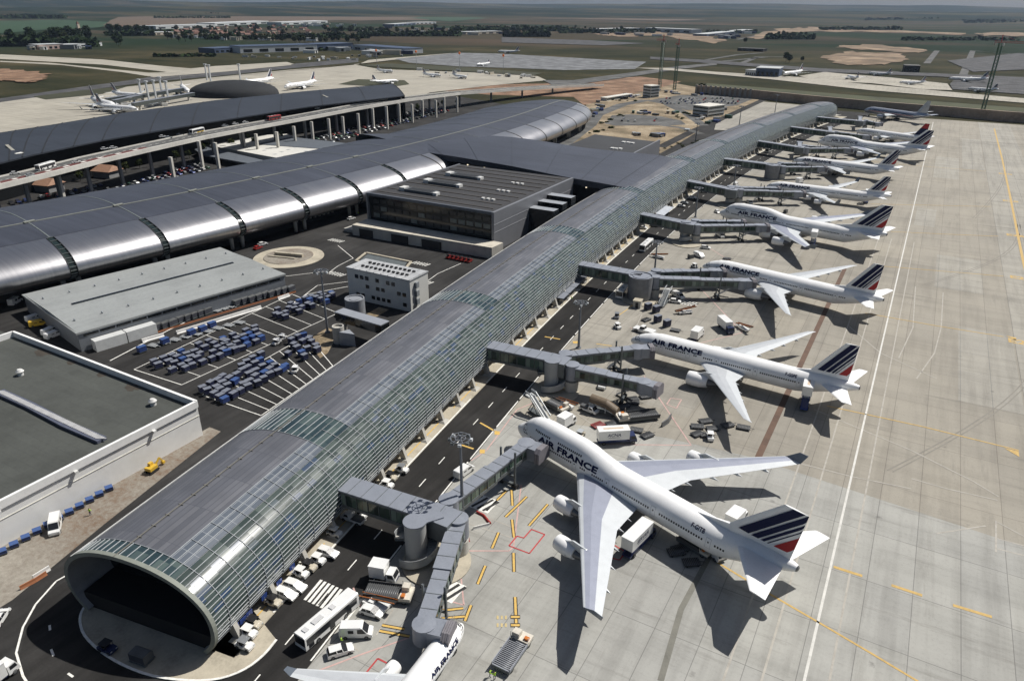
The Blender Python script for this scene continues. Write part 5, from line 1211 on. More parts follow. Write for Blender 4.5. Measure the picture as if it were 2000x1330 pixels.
# ------------------------------------------------------------------ boarding bridges
M_BRG = pm("bridge_steel", (0.265, 0.285, 0.325), .5, .35, .12, .3)
M_BRD = pm("bridge_frame", (0.13, .145, .15), .5, .3)
M_BGL = uv_panel_mat("bridge_glazing", [(0, (.018, .03, .026)), (.5, (.05, .085, .065)), (.85, (.10, .15, .12)), (1, (.2, .25, .21))], 1.3, 3.0, .15, 0, (.05, .06, .06), .12)
def tunnel(mb, a, b, w_, h, zfloor_a, zfloor_b, m_roof=0, m_side=1):
    """roofed gallery: solid floor, glazed sides, overhanging roof"""
    d = Vector((b.x - a.x, b.y - a.y, 0)); L = d.length; d.normalize(); n = Vector((-d.y, d.x, 0)); hw = w_ / 2
    def P(p, o, z): return Vector((p.x, p.y, z)) + n * o
    for s in (1, -1):
        q = [P(a, s * hw, zfloor_a + .5), P(b, s * hw, zfloor_b + .5), P(b, s * hw, zfloor_b + h - .4), P(a, s * hw, zfloor_a + h - .4)]; mb.face(q, m_side, False, [(0, .4), (L, .4), (L, 2.5), (0, 2.5)])
        for z0, z1 in ((-.2, .55), (h - .55, h)): mb.bar(P(a, s * (hw + .03), zfloor_a + (z0 + z1) / 2), P(b, s * (hw + .03), zfloor_b + (z0 + z1) / 2), .14, z1 - z0, 2)
        k = 0
        while k < L:
            p = lerp(a, b, k / L); zf = lerp(zfloor_a, zfloor_b, k / L); mb.bar(P(p, s * (hw + .05), zf + .2), P(p, s * (hw + .05), zf + h - .3), .14, .14, 2); k += 2.6
    mb.bar(P(a, 0, zfloor_a - .05), P(b, 0, zfloor_b - .05), w_, .35, 2)
    mb.bar(P(a, 0, zfloor_a + h + .05), P(b, 0, zfloor_b + h + .05), w_ + .35, .3, m_roof)
    k = 0
    while k < L:
        p = lerp(a, b, k / L); zf = lerp(zfloor_a, zfloor_b, k / L); mb.bar(P(p, -hw - .15, zf + h + .22), P(p, hw + .15, zf + h + .22), .12, .06, 2); k += 3.2
ZFL = 4.5
def bridge(yroot, rot, label, arms, tower='stair', tw=None, rj=None):
    """rot: world point (x,y) of junction; arms: list of (rotunda point, cab point, heading of plane door)"""
    root = thing("boarding_bridge", label, "boarding bridge", (rot[0], rot[1], 0), 0, "boarding bridges along the concourse"); T = Matrix.Translation((-rot[0], -rot[1], 0))
    J = Vector((rot[0], rot[1], 0)); S = arc(yroot, 14.3)
    mb = MB(); mb.T = T; tunnel(mb, S, J, 4.6, 3.6, ZFL + .3, ZFL + .3); mb.build("fixed_gallery", [M_BRG, M_BGL, M_BRD], root)
    mb = MB(); mb.T = T; mb.box(J.x - 3.0, J.x + 3.0, J.y - 2.6, J.y + 2.6, ZFL - .2, ZFL + 4.0, 1, 0); mb.build("junction_box", [M_BRG, M_BRD], root)
    c = Vector(tw) if tw else J + Vector((-1.0, -6.2, 0))
    c = Vector((c.x, c.y, 0))
    if tower == 'stair':
        mb = MB(); mb.T = T; mb.lathe([(0, 2.1), (8.6, 2.1), (8.65, 2.25), (8.9, 2.25), (8.95, .02)], 24, 0, 'z', lambda a, k: 1 if a >= 1 else 0, (c.x, c.y, 0)); mb.bar((c.x, c.y, 8.6), (J.x, J.y, 8.6), 2.6, .3, 1); mb.build("stair_tower", [pm("tower_concrete", (0.40, .40, .385), .75, var=.12, scale=.2), M_BRG], root)
        mb = MB(); mb.T = T; n = 40
        for i in range(n):
            a0, a1 = -1.9 + 5.6 * i / n, -1.9 + 5.6 * (i + 1) / n; z0, z1 = .9 + 4.0 * i / n, .9 + 4.0 * (i + 1) / n
            p = lambda a, r, z: (c.x + r * cos(a), c.y + r * sin(a), z)
            mb.face([p(a0, 4.0, z0 - .5), p(a1, 4.0, z1 - .5), p(a1, 4.0, z1 + 1.3), p(a0, 4.0, z0 + 1.3)], 0, True); mb.face([p(a0, 3.9, z0 - .5), p(a1, 3.9, z1 - .5), p(a1, 3.9, z1 + 1.3), p(a0, 3.9, z0 + 1.3)], 0, True); mb.face([p(a0, 3.9, z0 + 1.3), p(a1, 3.9, z1 + 1.3), p(a1, 4.0, z1 + 1.3), p(a0, 4.0, z0 + 1.3)])
            mb.face([p(a0, 2.1, z0), p(a1, 2.1, z0), p(a1, 3.95, z0), p(a0, 3.95, z0)], 1); mb.face([p(a1, 2.1, z0), p(a1, 3.95, z0), p(a1, 3.95, z1), p(a1, 2.1, z1)], 1); mb.face([p(a0, 2.1, z0 - .5), p(a1, 2.1, z0 - .5), p(a1, 3.95, z0 - .5), p(a0, 3.95, z0 - .5)], 1)
        mb.build("spiral_stair", [pm("balustrade_grey", (0.36, .37, .37), .6, .1), M_CONC], root)
    else:
        r = 4.3; mb = MB(); mb.T = T; mb.lathe([(0, r), (8.8, r), (8.8, r - .35), (8.4, r - .35), (8.4, r - 1.5), (8.6, r - 1.5), (8.6, .02)], 32, 0, 'z', lambda a, k: 1 if a >= 1 else 0, (c.x, c.y, 0)); mb.bar((c.x, c.y, 8.0), (J.x, J.y, 8.0), 4, .6, 1); mb.build("ramp_drum", [pm("drum_dark_grey", (0.19, .195, .205), .6, .15), M_BRG], root)
    mb = MB(); mb.T = T
    mb.lathe([(.16, 6.5), (.34, 6.5), (.34, .02)], 32, 0, 'z', None, (J.x + 1, J.y - 3.5, 0)); mb.build("plinth", M_PAVE, root)
    for (R0, C0, zc, dr) in arms:
        R0 = Vector((*R0, 0)); C0 = Vector((*C0, 0)); d = (C0 - R0); L = d.length; d.normalize(); n = Vector((-d.y, d.x, 0))
        arm = MB(); arm.T = T; mid = lerp(R0, C0, .52)
        tunnel(arm, R0, mid, 2.9, 3.0, ZFL + .1, lerp(ZFL, zc, .5)); tunnel(arm, lerp(R0, C0, .48), C0, 2.5, 2.65, lerp(ZFL, zc, .5) + .15, zc + .1)
        ao = arm.build("tunnel", [M_BRG, M_BGL, M_BRD], root)
        mb = MB(); mb.T = T; mb.lathe([(ZFL - .6, 1.95), (ZFL + 3.7, 1.95), (ZFL + 3.8, .02)], 20, 0, 'z', None, (R0.x, R0.y, 0)); mb.bar((R0.x, R0.y, ZFL + 1.7), (J.x, J.y, ZFL + 1.7), 2.6, 3.3, 0); mb.build("rotunda", M_BRG, root)
        mb = MB(); mb.T = T; mb.cyl((R0.x, R0.y, 0), (R0.x, R0.y, ZFL - 1.2), 1.9, 1.9, 20, 0); mb.cyl((R0.x, R0.y, ZFL - 1.2), (R0.x, R0.y, ZFL - .5), 1.5, 1.5, 16, 1); mb.build("pier", [M_CONC, M_BRD], root)
        # cab
        mb = MB(); mb.T = T; dd = Vector((cos(dr), sin(dr), 0)); dn = Vector((-dd.y, dd.x, 0))
        mb.lathe([(zc - .3, 1.95), (zc + 3.0, 1.95), (zc + 3.1, .02)], 16, 0, 'z', None, (C0.x, C0.y, 0))
        e = C0 + dd * 3.4; mb.loft([[C0 + dn * s + Vector((0, 0, z)) for s, z in ((1.6, zc - .1), (1.6, zc + 2.8), (-1.6, zc + 2.8), (-1.6, zc - .1))], [e + dn * s + Vector((0, 0, z)) for s, z in ((1.75, zc), (1.75, zc + 2.9), (-1.75, zc + 2.9), (-1.75, zc))]], 0, smooth=False)
        cb = mb.build("cab", [M_BRG, M_BRD], root)
        mb = MB(); mb.T = T
        for k in range(4):
            a = e + dd * (.35 * k); w_ = 2.1 + (.12 if k % 2 else 0); mb.loft([[p + dn * s + Vector((0, 0, z)) for s, z in ((w_, zc - .1), (w_, zc + 2.5), (w_ * .6, zc + 3.3), (-w_ * .6, zc + 3.3), (-w_, zc + 2.5), (-w_, zc - .1))] for p in (a, a + dd * .3)], 0, smooth=False)
        mb.build("bellows", pm("bellows_grey", (0.19, .18, .195), .8), cb)
        mb = MB(); mb.T = T; p = C0 + n * 2.2 - d * 1.0; q = p - d * 6.5 + n * .3
        mb.bar((p.x, p.y, zc), (q.x, q.y, .3), 1.1, .12, 0)
        for s in (-.5, .5): mb.bar(Vector((p.x, p.y, zc + 1)) + n * s, Vector((q.x, q.y, 1.3)) + n * s, .07, .07, 0); mb.bar(Vector((p.x, p.y, zc + .5)) + n * s, Vector((q.x, q.y, .8)) + n * s, .05, .05, 0)
        mb.build("service_stair", pm("stair_steel", (0.22, .23, .24), .5, .4), cb)
        mb = MB(); mb.T = T; w0 = lerp(R0, C0, .74)
        for s in (1.9, -1.9): p = w0 + n * s; mb.bar((p.x, p.y, .6), (p.x, p.y, lerp(ZFL, zc, .74) + 4.6), .32, .4, 0); mb.cyl((p.x - n.x * .6, p.y - n.y * .6, .6), (p.x + n.x * .6, p.y + n.y * .6, .6), .6, .6, 12, 1)
        mb.bar(w0 + n * 2 + Vector((0, 0, .9)), w0 - n * 2 + Vector((0, 0, .9)), .6, .5, 0); mb.bar(w0 + n * 2 + Vector((0, 0, 3)), w0 - n * 2 + Vector((0, 0, 3)), .4, .4, 0)
        mb.build("drive_bogie", [M_BRD, M_BLACK], ao)
    return root
def g2(x, y, z=0): p = G(x, y, z); return (p.x, p.y)
bridge(84.5, g2(862, 1003, 8.6), "boarding bridge nearest the mouth, with spiral stair tower and two arms", [(g2(876, 975, 8), g2(1028, 860, 8), 4.6, radians(-5)), (g2(895, 1012, 8), g2(828, 1215, 6.8), 3.6, radians(15))], 'stair', g2(815, 1090, 0))
bridge(155, g2(1090, 700, 8.6), "boarding bridge with spiral stair tower and two arms, second from the mouth", [(g2(1105, 690, 8), g2(1245, 672, 8), 4.2, radians(35)), (g2(1118, 712, 8), g2(1258, 738, 8), 4.2, radians(-5))], 'stair', g2(1077, 759, 0))
bridge(233, g2(1255, 535, 8.6), "boarding bridge with fat dark grey ramp drum, third from the mouth", [(g2(1282, 528, 8), g2(1393, 522, 8), 4.2, radians(35)), (g2(1280, 540, 8), g2(1450, 542, 8), 4.2, radians(35))], 'drum', g2(1248, 583, 0))
bridge(313, g2(1345, 435, 8.6), "boarding bridge with stair tower serving the mid row humped jumbo", [(g2(1358, 430, 8), g2(1436, 428, 8), 4.4, radians(35)), (g2(1362, 439, 8), g2(1482, 436, 8), 4.4, radians(35))], 'stair', g2(1336, 470, 0))
bridge(393, g2(1430, 369, 8.6), "boarding bridge with stair tower serving the slim four engine jet", [(g2(1440, 365, 8), g2(1507, 363, 8), 4.2, radians(35)), (g2(1446, 370, 8), g2(1556, 371, 8), 4.2, radians(35))], 'stair', g2(1424, 396, 0))
bridge(468, g2(1512, 321, 8.6), "boarding bridge with fat grey drum in the far half of the row", [(g2(1525, 318, 8), g2(1562, 316, 8), 4.2, radians(35)), (g2(1530, 325, 8), g2(1600, 323, 8), 4.2, radians(35))], 'drum', g2(1506, 350, 0))
bridge(548, g2(1562, 287, 8.6), "boarding bridge with stair tower serving the farthest humped jumbo", [(g2(1572, 284, 8), g2(1610, 284, 8), 4.2, radians(35)), (g2(1576, 289, 8), g2(1652, 287, 8), 4.2, radians(35))], 'stair', g2(1558, 302, 0))
bridge(632, g2(1622, 257, 8.6), "boarding bridge serving the navy tailed jet, second from the far end", [(g2(1632, 257, 8), g2(1690, 262, 8), 4.2, radians(35))], 'stair', g2(1617, 270, 0))
bridge(705, g2(1680, 236, 8.6), "farthest boarding bridge at the end of the concourse near the silver jet", [(g2(1692, 235, 8), g2(1715, 238, 8), 4.2, radians(60))], 'stair', g2(1676, 248, 0))
# ------------------------------------------------------------------ vehicles
PAINT = {'white': (0.78, .78, .76), 'silver': (.42, .44, .45), 'grey': (.20, .21, .22), 'black': (.02, .02, .022), 'blue': (.03, .06, .22), 'red': (.36, .03, .025), 'yellow': (.62, .40, .04), 'cream': (.55, .50, .40), 'navy': (.02, .03, .09), 'green': (.03, .10, .06), 'orange': (.55, .17, .03), 'paleblue': (.35, .45, .55)}
def paint(c): return pm("paint_" + c, PAINT[c], .35, .1, .08, .5, coat=.3)
def wheels(root, xs, y, r=.33, w_=.22):
    for x in xs:
        for s in (1, -1):
            mb = MB(); mb.cyl((x, s * y - w_ / 2, r), (x, s * y + w_ / 2, r), r, r, 12, 0); mb.cyl((x, s * (y + w_ / 2), r), (x, s * (y + w_ / 2 + .01), r), r * .55, r * .55, 8, 1); mb.build("wheel", [M_BLACK, M_INT], root)
def lights(root, x, y, z, m=None):
    for s in (1, -1): mb = MB(); mb.box(x - .04, x + .02, s * y - .16, s * y + .16, z - .08, z + .08); mb.build("headlight", m or M_STEEL, root)
def v_car(c, wagon=False):
    r = empty("parked_car"); n = lambda z: 1 if z < 1.0 else 1 - (z - 1.0) * .28
    mb = MB(); mb.side([(-2.1, .32), (-2.16, .6), (-2.08, .88), (-1.7, .98), (1.0, .96), (1.85, .78), (2.12, .6), (2.12, .32)], -.87, .87, 0); mb.build("body", paint(c), r)
    rear = -2.02 if wagon else -1.72
    mb = MB(); mb.side([(rear, .96), (rear + .28, 1.42), (.15, 1.46), (1.08, .95)], -.82, .82, 0, n); mb.build("windows", M_WIN, r)
    mb = MB(); mb.box(rear + .26, .22, -.70, .70, 1.42, 1.5)
    for s in (1, -1):
        for x in (-.6, .35): mb.bar((x, s * .83, .95), (x - .1, s * .725, 1.45), .1, .05, 0)
    mb.build("roof", paint(c), r); wheels(r, (-1.35, 1.3), .8, .31, .2); lights(r, 2.12, .62, .66); return r
def v_van(c, high=True):
    r = empty("parked_van"); h = 2.45 if high else 2.0
    mb = MB(); mb.side([(-2.7, .35), (-2.72, 1.0), (-2.62, h - .1), (-2.5, h), (.9, h), (1.15, h - .15), (1.95, 1.22), (2.65, .98), (2.72, .6), (2.72, .35)], -.98, .98, 0, lambda z: 1 if z < 1.2 else 1 - (z - 1.2) * .06); mb.build("body", paint(c), r)
    mb = MB(); mb.face([(1.2, -.82, h - .2), (1.2, .82, h - .2), (2.0, .86, 1.27), (2.0, -.86, 1.27)])
    for s in (1, -1): mb.face([(.3, s * .985, 1.25), (1.75, s * .985, 1.25), (1.15, s * .95, h - .35), (.3, s * .95, h - .35)]); mb.face([(-1.2, s * .985, 1.3), (-.3, s * .985, 1.3), (-.3, s * .96, h - .5), (-1.2, s * .96, h - .5)])
    for f in range(len(mb.v)): mb.v[f] += Vector((.02, .012 if mb.v[f].y > 0 else -.012, .02))
    mb.build("windows", M_WIN, r, fixn=False); wheels(r, (-1.7, 1.75), .9, .36, .24); lights(r, 2.72, .72, .8); return r
def v_bus(c='white', L=12.0, strip=None):
    r = empty("bus"); h = 3.1; w_ = 1.3; a = L / 2
    mb = MB(); mb.loft([[(x, s * w_ * k, z) for s, z, k in ((-1, .35, 1), (-1, 2.75, 1), (-1, h - .08, .93), (-1, h, .8), (1, h, .8), (1, h - .08, .93), (1, 2.75, 1), (1, .35, 1))] for x in (-a, a)], 0, smooth=False); mb.build("body", paint(c), r)
    mb = MB()
    for s in (1, -1): mb.box(-a + .5, a - .3, s * w_ - .01, s * w_ + .02, 1.25, 2.55); [mb.box(x - .55, x + .55, s * w_ - .01, s * w_ + .025, .45, 2.5) for x in (a - 1.2, .2, -a + 2.4)]
    mb.box(a - .01, a + .03, -w_ * .92, w_ * .92, 1.1, 2.75); mb.box(-a - .03, -a + .01, -w_ * .9, w_ * .9, 1.4, 2.6); mb.build("windows", M_WIN, r)
    for x, l in ((a * .35, 2.0), (-a * .2, .9), (a * .78, .8)): mb = MB(); mb.box(x - l / 2, x + l / 2, -.5, .5, h, h + .16); mb.build("roof_hatch", pm("hatch_grey", (.5, .5, .5), .6), r)
    if strip: mb = MB(); [mb.box(-a * .9, a * .3, s * w_ - .01, s * w_ + .03, .6, 1.15) for s in (1, -1)]; mb.build("side_panel", paint(strip), r)
    wheels(r, (-a + 3.2, a - 2.6), 1.2, .48, .3); lights(r, a + .01, 1.0, .8); return r
def v_truck(c='white', L=7.2, cabc='white', raised=0.0, text=None, roofp=False, chassis='navy'):
    r = empty("box_truck"); a = L / 2; zb = 1.1 + raised
    mb = MB(); mb.box(-a, a, -.9, .9, .55, .95); mb.build("chassis", paint(chassis), r)
    mb = MB(); mb.box(-a, a - 2.0, -1.25, 1.25, zb, zb + 2.5); bx = mb.build("cargo_box", paint(c), r)
    mb = MB(); mb.box(-a - .05, a - 1.9 , -1.3, 1.3, zb + 2.5, zb + 2.58)
    if roofp: mb.box(-a + 1.3, a - 3.4, -.3, .3, zb + 2.58, zb + 2.6, 1)
    mb.build("box_roof", [paint(c), pm("roof_panel_tan", (.55, .42, .30), .6)], bx)
    if text:
        v, f = text_mesh(text, 1.15, .02, .15); wm = max(p[0] for p in v)
        for s in (1, -1):
            mb = MB()
            for q in f: mb.face([((v[i][0] - wm / 2) * (1 if s < 0 else -1) - 1.0, s * 1.27, zb + 1.0 + v[i][1]) for i in q])
            mb.box(-1 - wm * .42, -1 + wm * .42, s * 1.265 - .005, s * 1.265 + .005, zb + .62, zb + .7); mb.build("lettering", paint('navy'), bx, fixn=False)
    if raised:
        mb = MB()
        for s in (.8, -.8):
            n = 2
            for k in range(n):
                z0, z1 = .95 + (zb - .95) * k / n, .95 + (zb - .95) * (k + 1) / n; mb.bar((-a + .4, s, z0), (a - 2.4, s, z1), .16, .2); mb.bar((-a + .4, s, z1), (a - 2.4, s, z0), .16, .2)
        mb.build("scissor_lift", paint('blue'), r)
    mb = MB(); mb.side([(a - 1.8, .6), (a - 1.8, 2.3), (a - .5, 2.35), (a - .1, 1.4), (a, .6)], -1.1, 1.1); mb.build("cab", paint(cabc), r)
    mb = MB(); mb.face([(a - .46, -.95, 2.25), (a - .46, .95, 2.25), (a - .06, 1.0, 1.42), (a - .06, -1.0, 1.42)])
    for s in (1, -1): mb.face([(a - 1.5, s * 1.115, 1.4), (a - .35, s * 1.115, 1.4), (a - .55, s * 1.115, 2.15), (a - 1.5, s * 1.115, 2.15)])
    mb.build("windows", M_WIN, r, fixn=False); wheels(r, (-a + 1.4, a - .95), .95, .46, .3); lights(r, a + .01, .8, .85); return r
def v_tug(c='white', top='white'):
    r = empty("baggage_tug"); mb = MB(); mb.side([(-1.5, .3), (-1.5, .85), (-.3, .85), (-.25, .7), (.35, .7), (.5, 1.05), (1.35, .95), (1.5, .7), (1.5, .3)], -.72, .72); mb.build("body", paint(c), r)
    mb = MB(); [mb.bar((x, s * .66, .8), (x, s * .62, 1.75), .07) for x in (-.75, .62) for s in (1, -1)]; mb.box(-.9, .75, -.72, .72, 1.75, 1.85, 1); mb.build("canopy", [M_BLACK, paint(top)], r)
    mb = MB(); mb.box(-.55, -.15, -.55, .55, .7, 1.1); mb.box(-.65, -.5, -.55, .55, 1.0, 1.5); mb.build("seat", M_BLACK, r); wheels(r, (-.95, .95), .66, .33, .24); lights(r, 1.51, .5, .75); return r
def v_cart(col='blue', k=1.0):
    r = empty("baggage_cart"); mb = MB(); mb.box(-1.25, 1.25, -.8, .8, .3, .5); mb.bar((1.2, 0, .45), (1.9, 0, .3), .1); mb.build("frame", M_BRD, r)
    mb = MB(); mb.box(-1.15, 1.15, -.82, .82, .5, 1.75 * k); mb.build("curtain_box", pm("curtain_" + col, {'blue': (.012, .016, .050), 'grey': (.11, .115, .12), 'bright': (.018, .04, .15)}[col], .6, var=.3), r)
    mb = MB(); mb.box(-1.2, 1.2, -.88, .88, 1.75 * k, 1.84 * k); mb.build("roof", pm("cart_roof_" + col, {'blue': (.19, .205, .245), 'grey': (.30, .28, .24), 'bright': (.05, .10, .26)}[col], .55, .2), r)
    mb = MB(); [mb.cyl((x, s * .62 - .08, .2), (x, s * .62 + .08, .2), .2, .2, 8) for x in (-.9, .9) for s in (1, -1)]; mb.build("wheels", M_BLACK, r); return r
def v_uld(k=1.0):
    r = empty("cargo_container"); mb = MB(); mb.loft([[(x, y, z) for y, z in ((-1.0, .55), (1.0, .55), (1.0, 1.75), (.65, 2.15), (-1.0, 2.15))] for x in (-1.5, 1.5)], 0, smooth=False); mb.build("shell", pm("container_grey", (.16, .165, .165), .5, .4, .25), r)
    mb = MB(); mb.box(-1.5, 1.5, -1.02, -1.0, .7, 2.0); mb.build("curtain_door", pm("container_door", (.05, .053, .065), .7), r)
    mb = MB(); mb.box(-1.6, 1.6, -1.1, 1.1, .3, .52); [mb.cyl((x, s * .9 - .08, .2), (x, s * .9 + .08, .2), .2, .2, 8) for x in (-1, 1) for s in (1, -1)]; mb.build("dolly_frame", M_BRD, r); return r
def v_dolly(c='black'):
    r = empty("flat_dolly"); mb = MB(); mb.box(-1.6, 1.6, -1.1, 1.1, .35, .48)
    for k in range(9): mb.cyl((-1.4 + k * .35, -1.0, .5), (-1.4 + k * .35, 1.0, .5), .07, .07, 6, 1)
    mb.bar((1.6, 0, .4), (2.6, 0, .3), .1); mb.build("deck", [pm("dolly_" + c, PAINT[c] if c != 'black' else (.04, .042, .044), .6), M_INT], r)
    mb = MB(); [mb.cyl((x, s * .9 - .08, .2), (x, s * .9 + .08, .2), .2, .2, 8) for x in (-1.1, 1.1) for s in (1, -1)]; mb.build("wheels", M_BLACK, r); return r
def v_loader(bed='black', L=8.5):
    r = empty("cargo_loader"); a = L / 2; mb = MB(); mb.box(-a, a, -1.5, 1.5, .5, .9); mb.build("chassis", M_BRD, r)
    mb = MB(); mb.box(-a, a * .45, -1.6, 1.6, 1.0, 1.25)
    for k in range(16): mb.cyl((-a + .3 + k * (a * 1.4) / 16, -1.5, 1.28), (-a + .3 + k * (a * 1.4) / 16, 1.5, 1.28), .09, .09, 6, 1)
    [mb.bar((-a, s * 1.62, 1.5), (a * .45, s * 1.62, 1.5), .12, .4) for s in (1, -1)]; mb.build("platform", [pm("loader_bed_" + bed, (.06, .062, .065) if bed == "black" else (.27, .285, .32), .6), M_INT], r)
    mb = MB(); mb.box(a * .5, a, -1.6, 1.6, .9, 1.5); mb.box(a * .55, a * .85, .2, 1.5, 1.5, 2.4); mb.box(a * .6, a * .75, -1.4, -.6, 1.5, 1.9, 1); [mb.bar((a * .5, s * 1.6, 1.5), (a * .5, s * 1.6, 2.7), .1) for s in (1, -1)]
    mb.build("engine_deck", [pm("loader_cream", (.60, .56, .48), .5), paint('orange')], r); wheels(r, (-a + 1.2, a - 1.2), 1.3, .45, .35); return r
def v_stair(h=4.5):
    r = empty("passenger_stairs"); mb = MB(); mb.bar((-4.2, 0, .6), (2.2, 0, h), 1.8, .25); mb.box(2.0, 4.0, -1.0, 1.0, h - .1, h + .1)
    for k in range(22): x = -4 + k * .29; z = .8 + (h - .6) * (x + 4.2) / 6.4; mb.box(x, x + .25, -.85, .85, z, z + .1)
    mb.build("steps", pm("stairs_pale", (.50, .51, .50), .5, .2), r); mb = MB()
    for s in (1, -1): mb.bar((-4.2, s * .95, 1.7), (2.2, s * .95, h + 1.1), .08, .5); mb.bar((2.2, s * .98, h + 1.0), (4.0, s * .98, h + 1.0), .08, .5)
    mb.build("handrail", M_ACL, r); mb = MB(); mb.box(-4, 3, -.8, .8, .5, .8); mb.bar((-1, .6, .6), (2.4, .6, h), .15); mb.bar((-1, -.6, .6), (2.4, -.6, h), .15); mb.bar((3, .6, .6), (1, .6, h - 1), .15); mb.bar((3, -.6, .6), (1, -.6, h - 1), .15); mb.build("frame", M_BRD, r); wheels(r, (-3, 2.2), .8, .3, .2); return r
def v_belt():
    r = empty("belt_loader"); mb = MB(); mb.side([(-2.5, .4), (-2.5, .9), (2.3, .9), (2.3, .4)], -.9, .9); mb.box(-1.2, -.2, -.9, .1, .9, 1.5); mb.build("body", paint('white'), r); mb = MB(); mb.bar((-3.6, .3, .9), (3.8, .3, 2.3), .9, .2); mb.build("belt", M_BLACK, r); mb = MB(); [mb.bar((-3.6, .3 + s * .5, 1.1), (3.8, .3 + s * .5, 2.5), .07, .2) for s in (1, -1)]; mb.build("side_rail", paint('orange'), r); wheels(r, (-1.6, 1.6), .8, .34, .22); return r
def v_pushback():
    r = empty("pushback_tractor"); mb = MB(); mb.side([(-3.6, .4), (-3.6, 1.25), (-1.2, 1.3), (1.0, 1.25), (3.5, 1.1), (3.6, .4)], -1.4, 1.4); mb.build("body", paint('white'), r); mb = MB(); mb.side([(-.4, 1.27), (-.2, 2.1), (1.0, 2.1), (1.4, 1.2)], -.9, .9); mb.build("windows", M_WIN, r); mb = MB(); mb.box(-.25, 1.05, -.95, .95, 2.1, 2.2); mb.build("cab_roof", paint('white'), r); wheels(r, (-2.2, 2.2), 1.25, .6, .4); return r
def v_pickup():
    r = empty("pickup_truck"); mb = MB(); mb.box(-2.6, 2.6, -.95, .95, .5, .95); mb.side([(.2, .95), (.3, 2.0), (1.4, 2.0), (2.0, 1.25), (2.6, 1.15), (2.6, .95)], -.95, .95); mb.build("body", paint('white'), r); mb = MB(); mb.box(-2.5, .1, -.85, .85, .96, 1.0); mb.box(-2.4, -.4, -.6, .6, 1.0, 1.5); mb.build("load_bed", M_INT, r); mb = MB(); mb.face([(1.45, -.8, 1.97), (1.45, .8, 1.97), (2.05, .85, 1.3), (2.05, -.85, 1.3)]); [mb.face([(.5, s * .965, 1.3), (1.7, s * .965, 1.3), (1.3, s * .965, 1.9), (.5, s * .965, 1.9)]) for s in (1, -1)]; mb.build("windows", M_WIN, r, fixn=False); wheels(r, (-1.7, 1.7), .9, .38, .24); return r
def v_gpu(c='black'):
    r = empty("ground_power_unit"); mb = MB(); mb.side([(-1.5, .4), (-1.5, 1.5), (1.2, 1.55), (1.5, 1.2), (1.5, .4)], -.8, .8); mb.build("housing", paint(c), r); mb = MB(); mb.bar((1.4, 0, .45), (2.6, 0, .4), .12); [mb.bar((-1 + .5 * k, .82, .6), (-1 + .5 * k, .82, 1.4), .2, .04) for k in range(4)]; mb.build("tow_bar", M_INT, r); wheels(r, (-.9, .9), .7, .3, .2); return r
def v_cover():
    r = empty("covered_stairs"); mb = MB(); n = 10
    mb.loft([[(x, 1.5 * cos(pi * k / n), 2.2 + z + 1.5 * sin(pi * k / n)) for k in range(n + 1)] + [(x, -1.3, 2.1 + z), (x, 1.3, 2.1 + z)] for x, z in ((-4, -1.2), (-1, .3), (3.4, .8))], 0, smooth=False); mb.build("canopy", pm("canopy_brown", (.12, .085, .05), .6, var=.5, scale=2), r); mb = MB(); mb.bar((-4.5, 0, .6), (2, 0, 2.4), 1.8, .25); mb.box(2, 3.6, -1.2, 1.2, 2.3, 2.5); [mb.bar((x, s, .5), (x, s, 2.4), .16) for x in (-1, 3.2) for s in (1, -1)]; mb.build("steps", M_ACL, r); mb = MB(); mb.box(-4, 3.4, -.9, .9, .45, .75); mb.build("frame", M_BRD, r); wheels(r, (-3, 2.5), .85, .32, .2); return r
def v_excavator():
    r = empty("excavator"); mb = MB(); mb.box(-1.6, 1.4, -1.2, 1.2, 1.0, 2.0); mb.box(-.2, 1.1, .1, 1.1, 2.0, 2.9); mb.build("body", paint('yellow'), r); mb = MB(); mb.bar((1.2, -.4, 1.6), (3.2, -.4, 3.2), .4, .5); mb.bar((3.2, -.4, 3.2), (4.2, -.4, 1.2), .35, .4); mb.box(3.8, 4.7, -.9, .1, .5, 1.3); mb.build("arm", paint('yellow'), r)
    for s in (1, -1): mb = MB(); mb.loft([[(x, s * 1.05 + d, z) for x, z in ((-1.9, .5), (-1.5, .95), (1.5, .95), (1.9, .5), (1.5, .1), (-1.5, .1))] for d in (-.3, .3)], 0, smooth=False); mb.build("track", M_BLACK, r)
    return r
def v_tank():
    r = empty("tank_truck"); mb = MB(); mb.box(-3.6, 3.6, -1, 1, .55, .95); mb.build("chassis", M_BRD, r); mb = MB(); mb.lathe([(-3.5, .05), (-3.4, .95), (1.2, .95), (1.3, .05)], 18, 0, 'x', None, (0, 0, 1.95)); mb.build("tank", paint('white'), r); mb = MB(); mb.side([(1.7, .6), (1.7, 2.3), (3.0, 2.3), (3.6, 1.4), (3.6, .6)], -1.1, 1.1); mb.build("cab", paint('white'), r); mb = MB(); mb.face([(3.06, -.95, 2.25), (3.06, .95, 2.25), (3.62, .95, 1.45), (3.62, -.95, 1.45)]); mb.build("windows", M_WIN, r, fixn=False); wheels(r, (-2.2, 2.6), .95, .46, .3); return r
VF = {'car': v_car, 'van': v_van, 'bus': v_bus, 'truck': v_truck, 'tug': v_tug, 'cart': v_cart, 'uld': v_uld, 'dolly': v_dolly, 'loader': v_loader, 'stair': v_stair, 'belt': v_belt, 'push': v_pushback, 'pickup': v_pickup, 'gpu': v_gpu, 'cover': v_cover, 'digger': v_excavator, 'tank': v_tank}
